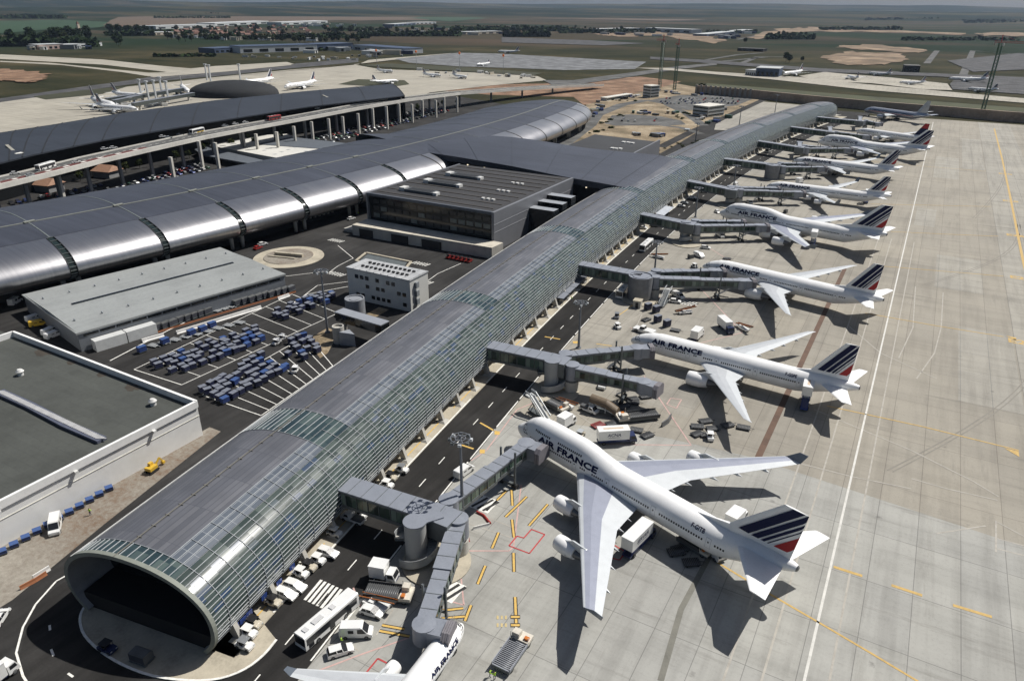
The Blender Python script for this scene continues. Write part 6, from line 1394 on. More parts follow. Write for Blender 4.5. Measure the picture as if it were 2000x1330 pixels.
CATS = {'car': 'car', 'van': 'van', 'bus': 'bus', 'truck': 'truck', 'tug': 'baggage tug', 'cart': 'baggage cart', 'uld': 'cargo container', 'dolly': 'dolly', 'loader': 'cargo loader', 'stair': 'passenger stairs', 'belt': 'belt loader', 'push': 'pushback tractor', 'pickup': 'pickup truck', 'gpu': 'power unit', 'cover': 'passenger stairs', 'digger': 'excavator', 'tank': 'tank truck'}
VP = {}
def V(kind, rear, front=None, label='', group=None, rz=None, z=0.06, *args, **kw):
    key = (kind, args, tuple(sorted(kw.items())))
    if hasattr(rear, 'x'): a = rear
    else: a = G(rear[0], rear[1], z)
    if front is not None:
        b = front if hasattr(front, 'x') else G(front[0], front[1], z); loc = (a + b) * .5; rz = atan2((b - a).y, (b - a).x)
    else: loc = a; rz = rz or 0.0
    if key not in VP: VP[key] = VF[kind](*args, **kw); o = VP[key]; o.location = loc; o.rotation_euler = (0, 0, rz)
    else:
        o = dup(VP[key], loc, rz)
        if 'group' in o: del o['group']
    o.location.z = z; tag(o, label, CATS[kind], group); return o
GA = "vehicles on the apron"
# buses
V('bus', (686, 1183), (595, 1262), "long white bus with roof hatches crossing the zebra lines near the tube mouth", GA)
V('bus', (1270, 478), (1253, 493), "white bus on the service road beside the row of grey shelters", GA)
V('bus', (1232, 560), (1205, 588), "white bus half hidden behind the fat grey ramp drum", GA)
V('bus', G(102, 326, ZD), G(78, 333, ZD), "white coach on the elevated road nearest the left picture edge", GA, None, ZD - .2)
V('bus', G(398, 257, ZD), G(372, 263, ZD), "white coach with yellow side panel on the elevated road", GA, None, ZD - .2, strip='yellow')
V('bus', G(547, 232, ZD), G(524, 236, ZD), "red bus on the elevated road", GA, None, ZD - .2, 'red')
V('bus', (1508, 263 + 30), (1495, 300), "white bus between bridge piers in the far half of the row", GA)
# near stand
V('car', (712, 1194), (742, 1203), "white hatchback in marked bay right of the long white bus", GA, None, .06, 'white')
V('van', (672, 1240), (722, 1239), "tall white van parked between two white cars beside the long bus", GA, None, .06, 'white')
V('car', (646, 1281), (685, 1269), "white estate car nearest the bottom edge, hi-vis worker beside it", GA, None, .06, 'white', True)
V('truck', (736, 1128), (768, 1134), "compact white box truck behind the grey lattice platform", GA, None, .06, 'white', 5.0)
V('loader', (722, 1160), (800, 1170), "cargo loader with grey lattice bed and cream and orange deck under the near bridge", GA)
V('belt', (722, 1178), (752, 1190), "belt loader lying low in front of the grey lattice loader", GA)
V('car', (904, 978), (936, 955), "pale blue car in the shade under the near bridge, farther one", GA, None, .06, 'paleblue')
V('car', (886, 992), (902, 980), "pale blue car in the shade under the near bridge, closer to the rotunda", GA, None, .06, 'paleblue', True)
V('van', (893, 935), (920, 915), "white van on the road beside the near bridge arm", GA, None, .06, 'white', False)
V('gpu', (885, 1108), (872, 1122), "black power unit beside the near bridge wheel", GA)
V('truck', (1232, 1082), (1262, 1052), "white catering truck with blue lettering behind the near wing of the nearest jumbo", GA, None, .06, 'white', 9.5, 'navy', 1.2, "SERVAIR")
V('truck', (1170, 866), (1238, 862), "white box truck with blue ACNA lettering beside the nearest jumbo", GA, None, .06, 'white', 9.5, 'navy', 0.4, "ACNA", True)
V('truck', (1098, 838), (1116, 826), "small white box truck just beyond the nearest jumbo's hump", GA, None, .06, 'white', 5.4)
V('tug', (1128, 858), (1138, 848), "cream tug beside the nearest jumbo's roofline", GA, None, .06, 'cream', 'silver')
V('dolly', (1157, 836), (1178, 828), "red flat dolly near the white lettered box truck", GA, None, .06, 'red')
V('stair', (1078, 832), (1022, 792), "pale passenger stairs standing beyond the jumbo's nose", GA)
V('loader', (1072, 790), (1104, 806), "dark flat loader with white cabin box beyond the jumbo's nose", GA, None, .06, 'black', 6.5)
V('belt', (1086, 784), (1124, 806), "black belt loader beside the dark flat loader", GA)
V('pickup', (1140, 800), (1160, 808), "white pickup in front of the brown covered stairs", GA)
V('cover', (1200, 812), (1155, 800), "brown canopied passenger stairs near the second bridge", GA)
V('loader', (1275, 815), (1214, 822), "long black roller bed loader with cream engine deck", GA, None, .06, 'black', 11.0)
V('tug', (1212, 815), (1214, 826), "white tug at the end of the long black roller bed", GA)
V('van', (1186, 744), (1173, 764), "white van with dark windscreen beside the second bridge pier", GA, None, .06, 'white', False)
V('car', (1184, 740), (1192, 752), "white and blue car behind the van at the second bridge pier", GA, None, .06, 'white')
V('car', (1206, 748), (1220, 744), "white car just under the second bridge arm", GA, None, .06, 'white')
for i, (x, y) in enumerate(((1218, 796), (1237, 786), (1261, 778), (1203, 808), (1195, 830), (1243, 841), (1264, 852), (1362, 833), (1378, 826), (1392, 836), (1421, 833), (1452, 836), (1362, 849), (1381, 850), (1320, 1082), (1350, 1098), (1328, 1075), (1319, 646), (1262, 626), (1420, 505), (1235, 783))):
    V('dolly', (x - 8, y + 3 - (i % 3) * 2), (x + 8, y - 3 + (i % 2) * 5), "black flat roller dolly standing on the apron", "black flat dollies on the apron")
V('tug', (1385, 850), (1388, 864), "white tug heading the black dollies under the second airliner's wing", GA)
V('truck', (1567, 812), (1576, 770), "raised white catering box on a blue scissor truck at the second airliner's tail", GA, None, .06, 'white', 8.0, 'white', 3.6, None, True, 'blue')
V('truck', (1583, 490), (1590, 470), "raised white catering box at the side of the mid row humped jumbo", GA, None, .06, 'white', 7.2, 'white', 3.4)
V('truck', (1690, 402), (1692, 390), "raised white catering box at the tail of the slim four engine jet", GA, None, .06, 'white', 7.2, 'white', 3.4)
V('tank', (1372, 1062), (1402, 1092), "white tank truck under the nearest jumbo's tail", GA)
V('loader', (1345, 1062), (1372, 1078), "dark loader in the shade under the nearest jumbo's rear hold", GA, None, .06, 'black', 7.0)
V('truck', (1430, 1030), (1444, 1016), "white box truck top peeping over the nearest jumbo's rear fuselage", GA, None, .06, 'white', 6.0)
V('loader', (984, 1306), (1020, 1254), "grey flat deck truck with white cab near the bottom edge", GA, None, .06, 'grey', 8.0)
V('uld', (262, 1284), (296, 1296), "dark navy container in the shaded forecourt of the tube mouth, long one", GA)
V('tug', (206, 1268), (216, 1272), "dark tug in the shaded forecourt of the tube mouth", GA, None, .2, 'navy', 'black')
V('truck', (1402, 632), (1432, 658), "white box truck parked beside the cream belt loader", GA, None, .06, 'white', 8.0, 'navy')
V('belt', (1434, 634), (1468, 654), "belt loader with pale body beside the white box truck", GA)
V('truck', (1350, 672), (1372, 650), "white box truck just beyond the second airliner's roof", GA, None, .06, 'white', 6.5)
V('push', (1276, 654), (1240, 644), "white pushback tractor at the second airliner's nose", GA)
V('tug', (1200, 636), (1212, 646), "white tug on the apron left of the pushback tractor", GA)
V('tug', (1206, 614), (1203, 628), "dark tug with open top left of the blue carts", GA, None, .06, 'grey', 'grey')
V('car', (1310, 590), (1326, 592), "white car in front of another, beside the third bridge pier", GA, None, .06, 'white')
V('van', (1318, 578), (1330, 584), "white van behind the white car at the third bridge pier", GA, None, .06, 'white', False)
V('belt', (1318, 614), (1358, 611), "black belt rack lying across the apron beyond the blue carts", GA)
for i, (x, y) in enumerate(((1265, 604), (1281, 609), (1284, 628), (1302, 637))): V('cart', (x - 6, y + 3), (x + 6, y - 1), "dark blue baggage cart on the apron near the third bridge", "blue carts near the third bridge", None, .06, 'blue', 1.35)
V('stair', (1292, 600), (1304, 588), "small pale service stairs beside the grey kiosk", GA)
V('car', (1370, 485), (1386, 487), "white car alone on the apron beyond the drum bridge", GA, None, .06, 'white', True)
V('van', (1356, 498), (1374, 506), "white van beside a cream cart on the apron", GA, None, .06, 'white', False)
V('cart', (1342, 506), (1356, 503), "long cream cart beside the white van", GA, None, .06, 'grey')
V('belt', (1278, 503), (1294, 506), "pale belt loader at the road edge beyond the shelters", GA)
V('van', (1400, 458), (1414, 468), "white van under the arms of the fourth bridge", GA, None, .06, 'white', False)
V('tug', (1350, 520), (1362, 526), "grey tug in front of the third airliner's nose", GA, None, .06, 'silver', 'white')
V('car', (1396, 413), (1406, 419), "white car beside the mid row jumbo's nose", GA, None, .06, 'white')
V('gpu', (1531, 418), (1537, 414), "black square power unit beyond the mid row jumbo", GA)
V('pickup', (1460, 396), (1466, 400), "white pickup under the fifth bridge", GA)
V('truck', (1556, 361), (1566, 358), "white box truck beyond the slim four engine jet's roof", GA, None, .06, 'white', 6.0)
V('van', (1433, 366), (1440, 362), "white van on the road under the fifth bridge", GA, None, .06, 'white')
V('car', (1326, 345 + 20), (1338, 356), "pale car on the road near the grey awning", GA, None, .06, 'silver')
for i, (x, y, c) in enumerate(((1255, 447, 'white'), (1278, 442, 'silver'), (1330, 404, 'white'), (1336, 398, 'silver'), (1352, 388, 'white'), (1375, 376, 'white'))):
    V('car', (x, y), None, ["white car nearest the fourth bridge under the concourse edge", "silver car next to it under the concourse edge", "white car, near one of three under the tube's middle", "silver car, middle of three under the tube's middle", "white car, far one of three under the tube's middle", "white car alone beside a tube column"][i], GA, .15, .2, c)
# tugs and cars under the tube
tl = [(479, 1264, 'tug'), (486, 1240, 'tug'), (496, 1222, 'tug'), (535, 1180, 'tug'), (559, 1164, 'car'), (577, 1148, 'car'), (588, 1124, 'tug'), (604, 1111, 'tug'), (621, 1098, 'tug'), (641, 1083, 'car'), (654, 1045, 'tug'), (690, 1017, 'pickup'), (705, 1008, 'tug'), (763, 936, 'tug'), (785, 921, 'tug'), (756, 951, 'tug')]
wheres = ["first in the kerbside row from the tube mouth", "second in the kerbside row from the tube mouth", "third in the kerbside row from the tube mouth", "left of two white cars in the kerbside row", "first of two white cars in the kerbside row", "second of two white cars in the kerbside row", "first of three together beyond the two white cars", "middle of three together beyond the two white cars", "last of three together beyond the two white cars", "alone after the three tugs in the kerbside row", "with red markings before the near bridge", "in the shade under the near bridge gallery", "in the shade beside the pickup at the near bridge", "first beyond the near bridge gallery", "second beyond the near bridge gallery", "closest to the far side of the near bridge gallery"]
for (x, y, k), wh_ in zip(tl, wheres):
    nm = {'tug': "pale baggage tug ", 'car': "white estate car ", 'pickup': "white pickup "}[k]
    if k == 'car': V(k, (x, y), None, nm + wh_, "vehicles parked under the concourse edge", .12, .2, 'white', True)
    elif k == 'tug': V(k, (x, y), None, nm + wh_, "vehicles parked under the concourse edge", .12, .2, *((), ('cream', 'black'), ('white', 'grey'))[(x * 7) % 3])
    else: V(k, (x, y), None, nm + wh_, "vehicles parked under the concourse edge", 3.2, .2)
# blue notice boards on the columns row
bd = None
for x, y in ((464, 1240), (478, 1226), (490, 1213), (519, 1180), (548, 1152), (573, 1122)):
    p = G(x, y, .17)
    if bd is None:
        bd = thing("notice_board", "blue notice board on a post in the row between concourse columns", "sign", p, .1, "blue notice boards under the concourse"); mb = MB(); mb.bar((0, 0, 0), (0, 0, 1.8), .1); mb.build("post", M_STEEL, bd); mb = MB(); mb.box(-.05, .05, -.7, .7, 1.3, 2.3); mb.build("panel", paint('blue'), bd)
    else: dup(bd, p, .1)
# left side
V('digger', (290, 926), (305, 915), "yellow excavator on the dirt track beside the white walled hall", GA).scale = (.72, .72, .72)
V('van', (112, 1020), (108, 1044), "white van on the dirt track among the blue trailers", GA, None, .06, 'white')
for k in range(11):
    p = lerp(G(6, 1082), G(214, 958), k / 10); V('cart', p, None, "small blue cart in the line along the white walled hall", "blue carts along the white walled hall", 1.2, .06, 'bright', .7).scale = (.62, .8, .8)
V('van', (26, 596), (36, 590), "white van in the shade left of the grey warehouse", GA, None, .06, 'white')
V('van', (60, 628), (78, 622), "white van nearer the warehouse end wall, beside a yellow one", GA, None, .06, 'white', False)
V('van', (66, 638), (86, 634), "yellow van at the warehouse end wall", GA, None, .06, 'yellow', False)
V('van', (90, 655), (108, 646), "white van, first of a pair at the warehouse corner", GA, None, .06, 'white', False)
V('van', (96, 662), (116, 654), "white van, nearer of a pair at the warehouse corner", GA, None, .06, 'white', False)
V('car', (505, 481), (522, 477), "white car by the terminal column near the roundabout", GA, None, .06, 'white'); V('car', (500, 488), (508, 485), "red car by the terminal column near the roundabout", GA, None, .06, 'red')
V('car', (683, 430), (690, 428), "white car beside the podium corner", GA, None, .06, 'white')
V('car', (-6, 1222), (8, 1200), "white car cut by the left picture edge", GA, None, .06, 'white'); V('truck', (-20, 1345), (14, 1318), "white truck cut by the bottom left corner", GA, None, .06, 'white', 6.0)
for k in range(6): V('tug', (877 + 8 * k, 504 + 1.6 * k), None, "red tug in the row before the podium wall", "red tugs before the podium", 1.6, .06, 'red', 'black')
V('tug', (534, 676), (548, 668), "white tug at the cart bays, nearer one of a pair", GA); V('tug', (546, 667), (558, 660), "white tug at the cart bays, farther one of a pair", GA)
V('tug', (575, 730), (580, 722), "white tug at the right edge of the near cart bays", GA)
# containers before the warehouse
cpts = [(272, 646), (290, 641), (306, 636), (322, 632), (335, 628), (352, 621), (366, 617), (379, 613), (391, 609), (403, 605), (462, 588), (476, 584), (490, 581), (504, 577), (517, 573), (528, 571), (542, 567), (554, 564), (566, 561)]
for x, y in cpts: V('uld', (x + 2, y + 8), None, "grey cargo container in the line along the warehouse front", "grey containers along the warehouse", 1.57, .06)
for k in range(3): V('dolly', (422 + 14 * k, 608 - 4 * k), None, "pale flat dolly in the gap of the container line", "flat dollies in the container line", .2, .06, 'silver')
for k in range(9): V('dolly', (300 + 21 * k, 676 - 5.6 * k), None, "silver dolly parked in a line between containers and cart bays", "silver dollies in the yard line", .2, .06, 'silver')
# blue carts in the bays
rnd = random.Random(11)
def fill(quad, nu, nv, skip, cols=('blue',)):
    a, b, c, d = [G(*p) for p in quad]
    for i in range(nu):
        for j in range(nv):
            if rnd.random() < skip: continue
            p = lerp(lerp(a, b, (i + .5) / nu), lerp(d, c, (i + .5) / nu), (j + .5) / nv) + Vector((rnd.uniform(-.5, .5), rnd.uniform(-.4, .4), 0))
            col = rnd.choice(('blue', 'blue', 'blue', 'blue', 'blue', 'blue', 'bright'))
            lb = "grey roofed blue baggage cart parked in the painted bays" if col == 'blue' else "bright blue topped baggage cart parked in the painted bays"
            o_ = V('cart', p, None, lb, "grey roofed carts in the bays" if col == 'blue' else "blue topped carts in the bays", 1.45 + rnd.uniform(-.3, .3) + (pi if rnd.random() < .4 else 0), .06, col, 1.15); o_.scale = (.84 + rnd.uniform(-.08, .08), .9, .9 + rnd.uniform(-.12, .08))
fill([(285, 716), (430, 662), (470, 690), (345, 738)], 8, 5, .12)
fill([(430, 668), (500, 640), (520, 668), (455, 698)], 5, 4, .15)
fill([(388, 768), (495, 700), (570, 726), (440, 792)], 9, 5, .08)
fill([(495, 695), (540, 680), (600, 705), (560, 735)], 3, 3, .5)
fill([(560, 668), (600, 655), (630, 690), (590, 712)], 3, 5, .2)
fill([(515, 618), (640, 572), (670, 585), (555, 628)], 9, 4, .3)
for x, y in ((278, 688), (323, 672), (375, 655), (397, 648), (415, 640)): V('cart', (x, y), None, "bright blue topped baggage cart standing outside the bays by the dolly line", "blue carts outside the bays", 1.5, .06, 'bright', 1.1)
# barriers
def barrier(name, pts, label, mat, h=.9, wd=.4, cat='barrier', seg=None):
    o = Vector((pts[0].x, pts[0].y, 0)); mb = MB(); mb.T = Matrix.Translation(-o)
    for a, b in zip(pts, pts[1:]):
        d = Vector((b.x - a.x, b.y - a.y, 0)).normalized(); n = Vector((-d.y, d.x, 0))
        mb.loft([[Vector((p.x, p.y, 0)) + n * s + Vector((0, 0, z)) for s, z in ((-wd / 2, .03), (-wd * .22, h * .5), (-wd * .18, h), (wd * .18, h), (wd * .22, h * .5), (wd / 2, .03))] for p in (a, b)], 0, smooth=False)
    ob = mb.build(name, mat); ob.location = o; return tag(ob, label, cat)
barrier("safety_barrier", [G(265, 663), G(420, 617), G(578, 571)], "long orange barrier running before the grey containers", pm("barrier_orange", (.38, .15, .07), .6), .6, .16)
barrier("concrete_barrier", [G(278, 668), G(320, 656)], "white jersey barrier by the warehouse, short piece nearest the cabins", pm("barrier_white", (.66, .65, .62), .7), 1.0, 1.4)
barrier("concrete_barrier", [G(345, 652), G(510, 602)], "white jersey barrier by the warehouse, longest piece", MATS["barrier_white"], 1.0, 1.4)
barrier("concrete_barrier", [G(543, 586), G(565, 578)], "white jersey barrier by the warehouse, far short piece", MATS["barrier_white"], 1.0, 1.2)
barrier("safety_barrier", [G(40, 1152), G(70, 1136), G(92, 1122)], "orange barrier at the corner of the dirt track", MATS["barrier_orange"], .9, .4)
barrier("concrete_barrier", [G(66, 1132), G(98, 1112)], "white and red block barrier at the tube's rear corner", MATS["barrier_white"], 1.0, .6)
barrier("concrete_barrier", [G(924, 1034), G(956, 1026)], "white low barrier beside the near bridge plinth", MATS["barrier_white"], .7, .5)
barrier("tow_bar", [G(931, 1001), G(945, 1008), G(958, 1024)], "red tow bar lying beside the striped square", paint('red'), .5, .7, 'tow bar')
barrier("extinguisher_box", [G(911, 1059), G(916, 1056)], "small red extinguisher box on the near bridge plinth", paint('red'), .8, .7, 'box')
barrier("tow_bar", [G(1292, 834), G(1304, 826), G(1310, 816)], "grey tow bar stand beyond the black roller loader", M_INT, 1.3, .7, 'tow bar')
k_ = thing("grey_kiosk", "small grey kiosk before the fat ramp drum", "kiosk", tuple(G(1245, 600).xy) + (0,), .1); mb = MB(); mb.box(-1.3, 1.3, -1.3, 1.3, 0, 2.6); mb.build("wall", M_CONC, k_); mb = MB(); mb.box(-.5, .5, -1.34, -1.28, .1, 2.1); mb.build("door", M_DARK, k_); mb = MB(); mb.box(-1.5, 1.5, -1.5, 1.5, 2.6, 2.8); mb.build("roof", M_PAVE, k_)
sh = None
for k in range(5):
    p = arc(213 + 6.3 * k, 15.8)
    if sh is None:
        sh = thing("bus_shelter", "grey roofed bus shelter in the row along the tube before the white bus", "bus shelter", p, .1, "bus shelters along the service road"); mb = MB(); mb.box(-1.6, 1.6, -3, 3, 2.7, 2.9); mb.build("roof", M_BRG, sh); mb = MB(); mb.box(-1.5, -1.4, -2.9, 2.9, .2, 2.6); mb.build("glass_back", M_DGLASS, sh); mb = MB(); [mb.bar((1.2, s, .1), (1.2, s, 2.7), .12) for s in (-2.7, 2.7)]; mb.build("post", M_RING, sh)
    else: dup(sh, p, .1)
aw = thing("grey_awning", "pale grey awning beside the tube near the fifth bridge", "awning", arc(345, 17), .05); mb = MB(); mb.face([(-2, -9, 3.0), (2.5, -9, 2.6), (2.5, 9, 2.6), (-2, 9, 3.0)]); mb.face([(-2, -9, 2.85), (2.5, -9, 2.45), (2.5, 9, 2.45), (-2, 9, 2.85)]); mb.build("canvas", pm("awning_grey", (.42, .45, .50), .6), aw); mb = MB(); [mb.bar((2.3, s, 0), (2.3, s, 2.5), .12) for s in (-8, 0, 8)]; mb.build("post", M_RING, aw)
# people
def person(label, px, vest=(.45, .75, .05), rz=0.0, arm=.3):
    bm = bmesh.new(); P = {}
    def jv(n, x, y, z): P[n] = bm.verts.new((x, y, z))
    for n, x, y, z in (('pel', 0, 0, .95), ('chest', .02, 0, 1.3), ('neck', .02, 0, 1.5), ('head', .04, 0, 1.62), ('crown', .03, 0, 1.76)): jv(n, x, y, z)
    for s, t in ((1, 'l'), (-1, 'r')):
        for n, x, y, z in (('sh', .01, .2 * s, 1.42), ('el', .05, .27 * s, 1.15), ('wr', .05 + arm * .6, .25 * s, .98 + arm * .3), ('hd', .1 + arm * .8, .25 * s, .92 + arm * .4), ('hip', 0, .1 * s, .88), ('kn', .05 * s, .12 * s, .5), ('an', -.03 - .05 * s, .13 * s, .09), ('toe', .16 - .05 * s, .14 * s, .04)): jv(n + t, x, y, z)
    E_ = [('pel', 'chest'), ('chest', 'neck'), ('neck', 'head'), ('head', 'crown')]
    for t in 'lr': E_ += [('chest', 'sh' + t), ('sh' + t, 'el' + t), ('el' + t, 'wr' + t), ('wr' + t, 'hd' + t), ('pel', 'hip' + t), ('hip' + t, 'kn' + t), ('kn' + t, 'an' + t), ('an' + t, 'toe' + t)]
    for a, b in E_: bm.edges.new((P[a], P[b]))
    bm.verts.index_update(); idx = {n: v.index for n, v in P.items()}; me = bpy.data.meshes.new("person"); bm.to_mesh(me); bm.free(); o = bpy.data.objects.new("person", me); COL.objects.link(o); m = o.modifiers.new("skin", 'SKIN')
    R = {'pel': (.17, .13), 'chest': (.19, .13), 'neck': (.06, .06), 'head': (.1, .085), 'crown': (.075, .065), 'sh': (.08, .08), 'el': (.05, .05), 'wr': (.037, .037), 'hd': (.045, .025), 'hip': (.1, .1), 'kn': (.065, .065), 'an': (.045, .045), 'toe': (.045, .035)}
    for n, i in idx.items(): k = n if n in R else n[:-1]; me.skin_vertices[0].data[i].radius = R[k]
    me.skin_vertices[0].data[idx['pel']].use_root = True; o.modifiers.new("sub", 'SUBSURF').levels = 1
    me2 = bpy.data.meshes.new_from_object(o.evaluated_get(bpy.context.evaluated_depsgraph_get())); o.modifiers.clear(); o.data = me2
    for c in (paint('navy'), pm("hi_vis", vest, .6), pm("skin", (.45, .27, .19), .6), pm("hair_dark", (.03, .02, .015), .7)): me2.materials.append(c)
    for f in me2.polygons:
        c = f.center; f.material_index = 3 if c.z > 1.68 else 2 if c.z > 1.5 or (c.z < 1.05 and abs(c.y) > .2) else 1 if c.z > .95 else 0; f.use_smooth = True
    p = G(*px); o.location = (p.x, p.y, .06); o.rotation_euler = (0, 0, rz); return tag(o, label, 'person')
person("person in yellow hi-vis vest standing beside the white estate car", (667, 1258), rz=1); person("person in yellow hi-vis vest on the dirt track by the blue carts", (177, 1006), rz=2)
person("person in green hi-vis vest at the bottom edge, left of a group of workers", (957, 1322), (.2, .7, .1), .5); person("person in yellow hi-vis vest at the bottom edge beside the flat deck truck", (966, 1327), rz=2.5); person("person in hi-vis vest under the tube edge near the third bridge", (1116, 588), rz=1)
person("person in yellow vest beside the terminal column near the podium", (700, 421), rz=0)
# floodlight masts
mast = None
for (bx, by), ty, lb in (((640, 650), 525, "tall floodlight mast standing in the baggage yard"), ((904, 1030), 850, "tall floodlight mast nearest the camera, by the near bridge"), ((1130, 680), 588, "floodlight mast on the road edge at the second bridge"), ((1277, 545), 470, "floodlight mast at the fat drum bridge"), ((1358, 425), 365, "floodlight mast at the mid row jumbo's bridge"), ((1432, 372), 322, "floodlight mast at the slim four engine jet's bridge"), ((1358, 280), 240, "slender mast on the landside road behind the tube"), ((1443, 250), 207, "slender mast at the pale remote apron, nearer one"), ((1513, 222), 185, "slender mast at the pale remote apron, farther one")):
    b = G(bx, by)
    lo_, hi_ = 5.0, 60.0
    for _ in range(30):
        zt = (lo_ + hi_) / 2; d = Vector((b.x, b.y, zt)) - CPOS; py = 665 - F_ * d.dot(_u2) / d.dot(_fw)
        if py < ty: hi_ = zt
        else: lo_ = zt
    if mast is None:
        mast = thing("floodlight_mast", lb, "light mast", (b.x, b.y, 0), 0, "floodlight masts"); H0 = zt
        mb = MB(); mb.cyl((0, 0, 0), (0, 0, H0), .42, .2, 12); mb.cyl((0, 0, 0), (0, 0, .5), .8, .8, 12); mb.build("pole", pm("mast_steel", (.20, .215, .24), .5, .4, .12), mast)
        mb = MB()
        for r in (1.0, 1.9):
            for k in range(16): a, b_ = 2 * pi * k / 16, 2 * pi * (k + 1) / 16; mb.bar((r * cos(a), r * sin(a), H0 - .6), (r * cos(b_), r * sin(b_), H0 - .6), .12)
        for k in range(6): a = pi * k / 3; mb.bar((0, 0, H0 - .6), (1.9 * cos(a), 1.9 * sin(a), H0 - .6), .1)
        mb.build("head_ring", MATS["mast_steel"], mast)
        for k in range(8):
            a = pi * k / 4 + .2; mb = MB(); x, y = 2.0 * cos(a), 2.0 * sin(a); mb.box(x - .3, x + .3, y - .3, y + .3, H0 - 1.2, H0 - .7); mb.build("floodlight", M_BRD if k % 3 else M_ACL, mast)
    else: dup(mast, (b.x, b.y, 0), .3, lb, "floodlight masts", (1, 1, zt / H0) if True else None)
# ------------------------------------------------------------------ far airfield
M_TAXI = concrete_mat("taxiway_concrete", (0.40, 0.375, 0.315), (0.375, 0.35, 0.295), (0.3, .28, .23), 15, 15, .2)
M_BLUEG = asphalt_mat("apron_blue_grey", (0.155, .16, .165), .3)
M_DKASP = asphalt_mat("runway_asphalt", (0.075, .075, .077), .3)
M_SITEG = pm("airfield_grass", (0.038, .040, .018), .95, var=.5, scale=.02)
M_SAND2 = dirt_mat("pale_sand", (0.05, .042, .022), (.17, .115, .068), (.36, .27, .18), 0.014)
fz_ = [0.10]
def fp(name, pix, mat, dz=.06):
    fz_[0] += dz; return psheet(name, pix, fz_[0], mat, 1.6 if 'sand' in name else .5 if 'field' in name else 0)
fp("runway", [(-20, 196), (120, 176), (250, 158), (300, 150), (430, 139), (580, 125), (700, 114), (700, 122), (560, 135), (440, 148), (290, 161), (150, 180), (40, 196), (-20, 204)], M_DKASP)
fp("taxiway", [(-20, 107), (0, 107), (200, 117), (310, 129), (400, 137), (330, 142), (200, 127), (0, 116), (-20, 116)], M_TAXI)
fp("taxiway", [(-20, 121), (120, 128), (240, 142), (290, 150), (400, 140), (575, 126), (560, 122), (420, 131), (330, 142), (290, 143), (200, 134), (100, 124), (-20, 119)], M_TAXI)
fp("taxiway", [(360, 136), (420, 130), (560, 122), (570, 128), (440, 141), (300, 152), (285, 148)], M_TAXI)
fp("far_apron", [(-20, 204), (60, 193), (150, 181), (300, 165), (430, 151), (560, 138), (700, 127), (720, 118), (880, 105), (900, 108), (775, 118), (690, 127), (740, 136), (930, 143), (1050, 150), (1068, 158), (960, 168), (840, 182), (790, 200), (300, 240), (-20, 262)], M_TAXI)
fp("far_apron", [(772, 116), (895, 104), (980, 106), (1262, 122), (1240, 136), (1100, 138), (1000, 134), (900, 131), (800, 124)], M_BLUEG)
fp("grass_island", [(660, 166), (700, 156), (790, 158), (800, 166), (760, 172)], M_SITEG); fp("grass_island", [(700, 129), (760, 125), (900, 132), (1060, 144), (1040, 149), (930, 142), (780, 134)], M_SITEG)
fp("grass_island", [(65, 190), (160, 178), (250, 170), (200, 185), (90, 196)], M_SITEG)
fp("access_road", [(1060, 158), (1120, 158), (1240, 142), (1330, 130), (1400, 124), (1400, 128), (1330, 136), (1240, 150), (1130, 166), (1080, 168)], M_OLDROAD)
fp("far_taxiway", [(1240, 134), (1310, 139), (1500, 156), (1700, 178), (1990, 202), (2060, 207), (2060, 199), (1920, 187), (1690, 166), (1560, 152), (1400, 142), (1300, 134)], M_TAXI)
fp("far_taxiway", [(1560, 150), (1610, 142), (1650, 146), (1740, 153), (1850, 165), (1860, 178), (1800, 176), (1700, 164), (1600, 160)], M_TAXI)
fp("dark_apron", [(1855, 166), (1870, 150), (2060, 160), (2060, 190), (1950, 182), (1860, 176)], M_DKASP)
fp("runway", [(1270, 117), (1400, 126), (1600, 142), (1850, 152), (2060, 160), (2060, 155), (1850, 146), (1600, 135), (1400, 120), (1270, 112)], M_DKASP)
fp("runway", [(980, 74), (1150, 80), (1260, 86), (1180, 90), (980, 84)], M_DKASP); fp("runway", [(1850, 120), (1990, 105), (2060, 112), (2060, 135), (1900, 142)], M_DKASP)
fp("sand_works", [(1160, 68), (1280, 63), (1380, 72), (1420, 82), (1400, 86), (1300, 72), (1200, 72)], M_SAND2); fp("sand_works", [(1600, 112), (1660, 102), (1760, 106), (1775, 118), (1730, 128), (1640, 128)], M_SAND2); fp("sand_works", [(1630, 92), (1700, 88), (1810, 98), (1800, 106), (1680, 98)], M_SAND2)
fp("sand_works", [(1460, 74), (1520, 58), (1580, 54), (1880, 66), (1880, 69), (1600, 62), (1530, 66), (1480, 78)], M_SAND2); fp("sand_works", [(1900, 66), (2060, 64), (2060, 74), (1920, 70)], M_SAND2); fp("sand_works", [(-20, 138), (40, 138), (95, 146), (90, 156), (50, 164), (-20, 158)], M_EARTH)
fp("green_field", [(-20, 42), (120, 40), (230, 45), (190, 55), (80, 60), (-20, 68)], pm("crop_green", (.016, .048, .016), .95, var=.3, scale=.004)); fp("tan_field", [(230, 34), (440, 32), (700, 30), (860, 32), (840, 40), (600, 42), (420, 50), (300, 54), (200, 50)], pm("crop_tan", (.10, .07, .045), .95, var=.3, scale=.004)); fp("green_field", [(790, 36), (880, 32), (960, 36), (880, 43)], MATS["crop_green"])
fp("tan_field", [(900, 18), (1400, 26), (1500, 34), (1300, 42), (1050, 36), (900, 28)], MATS["crop_tan"])
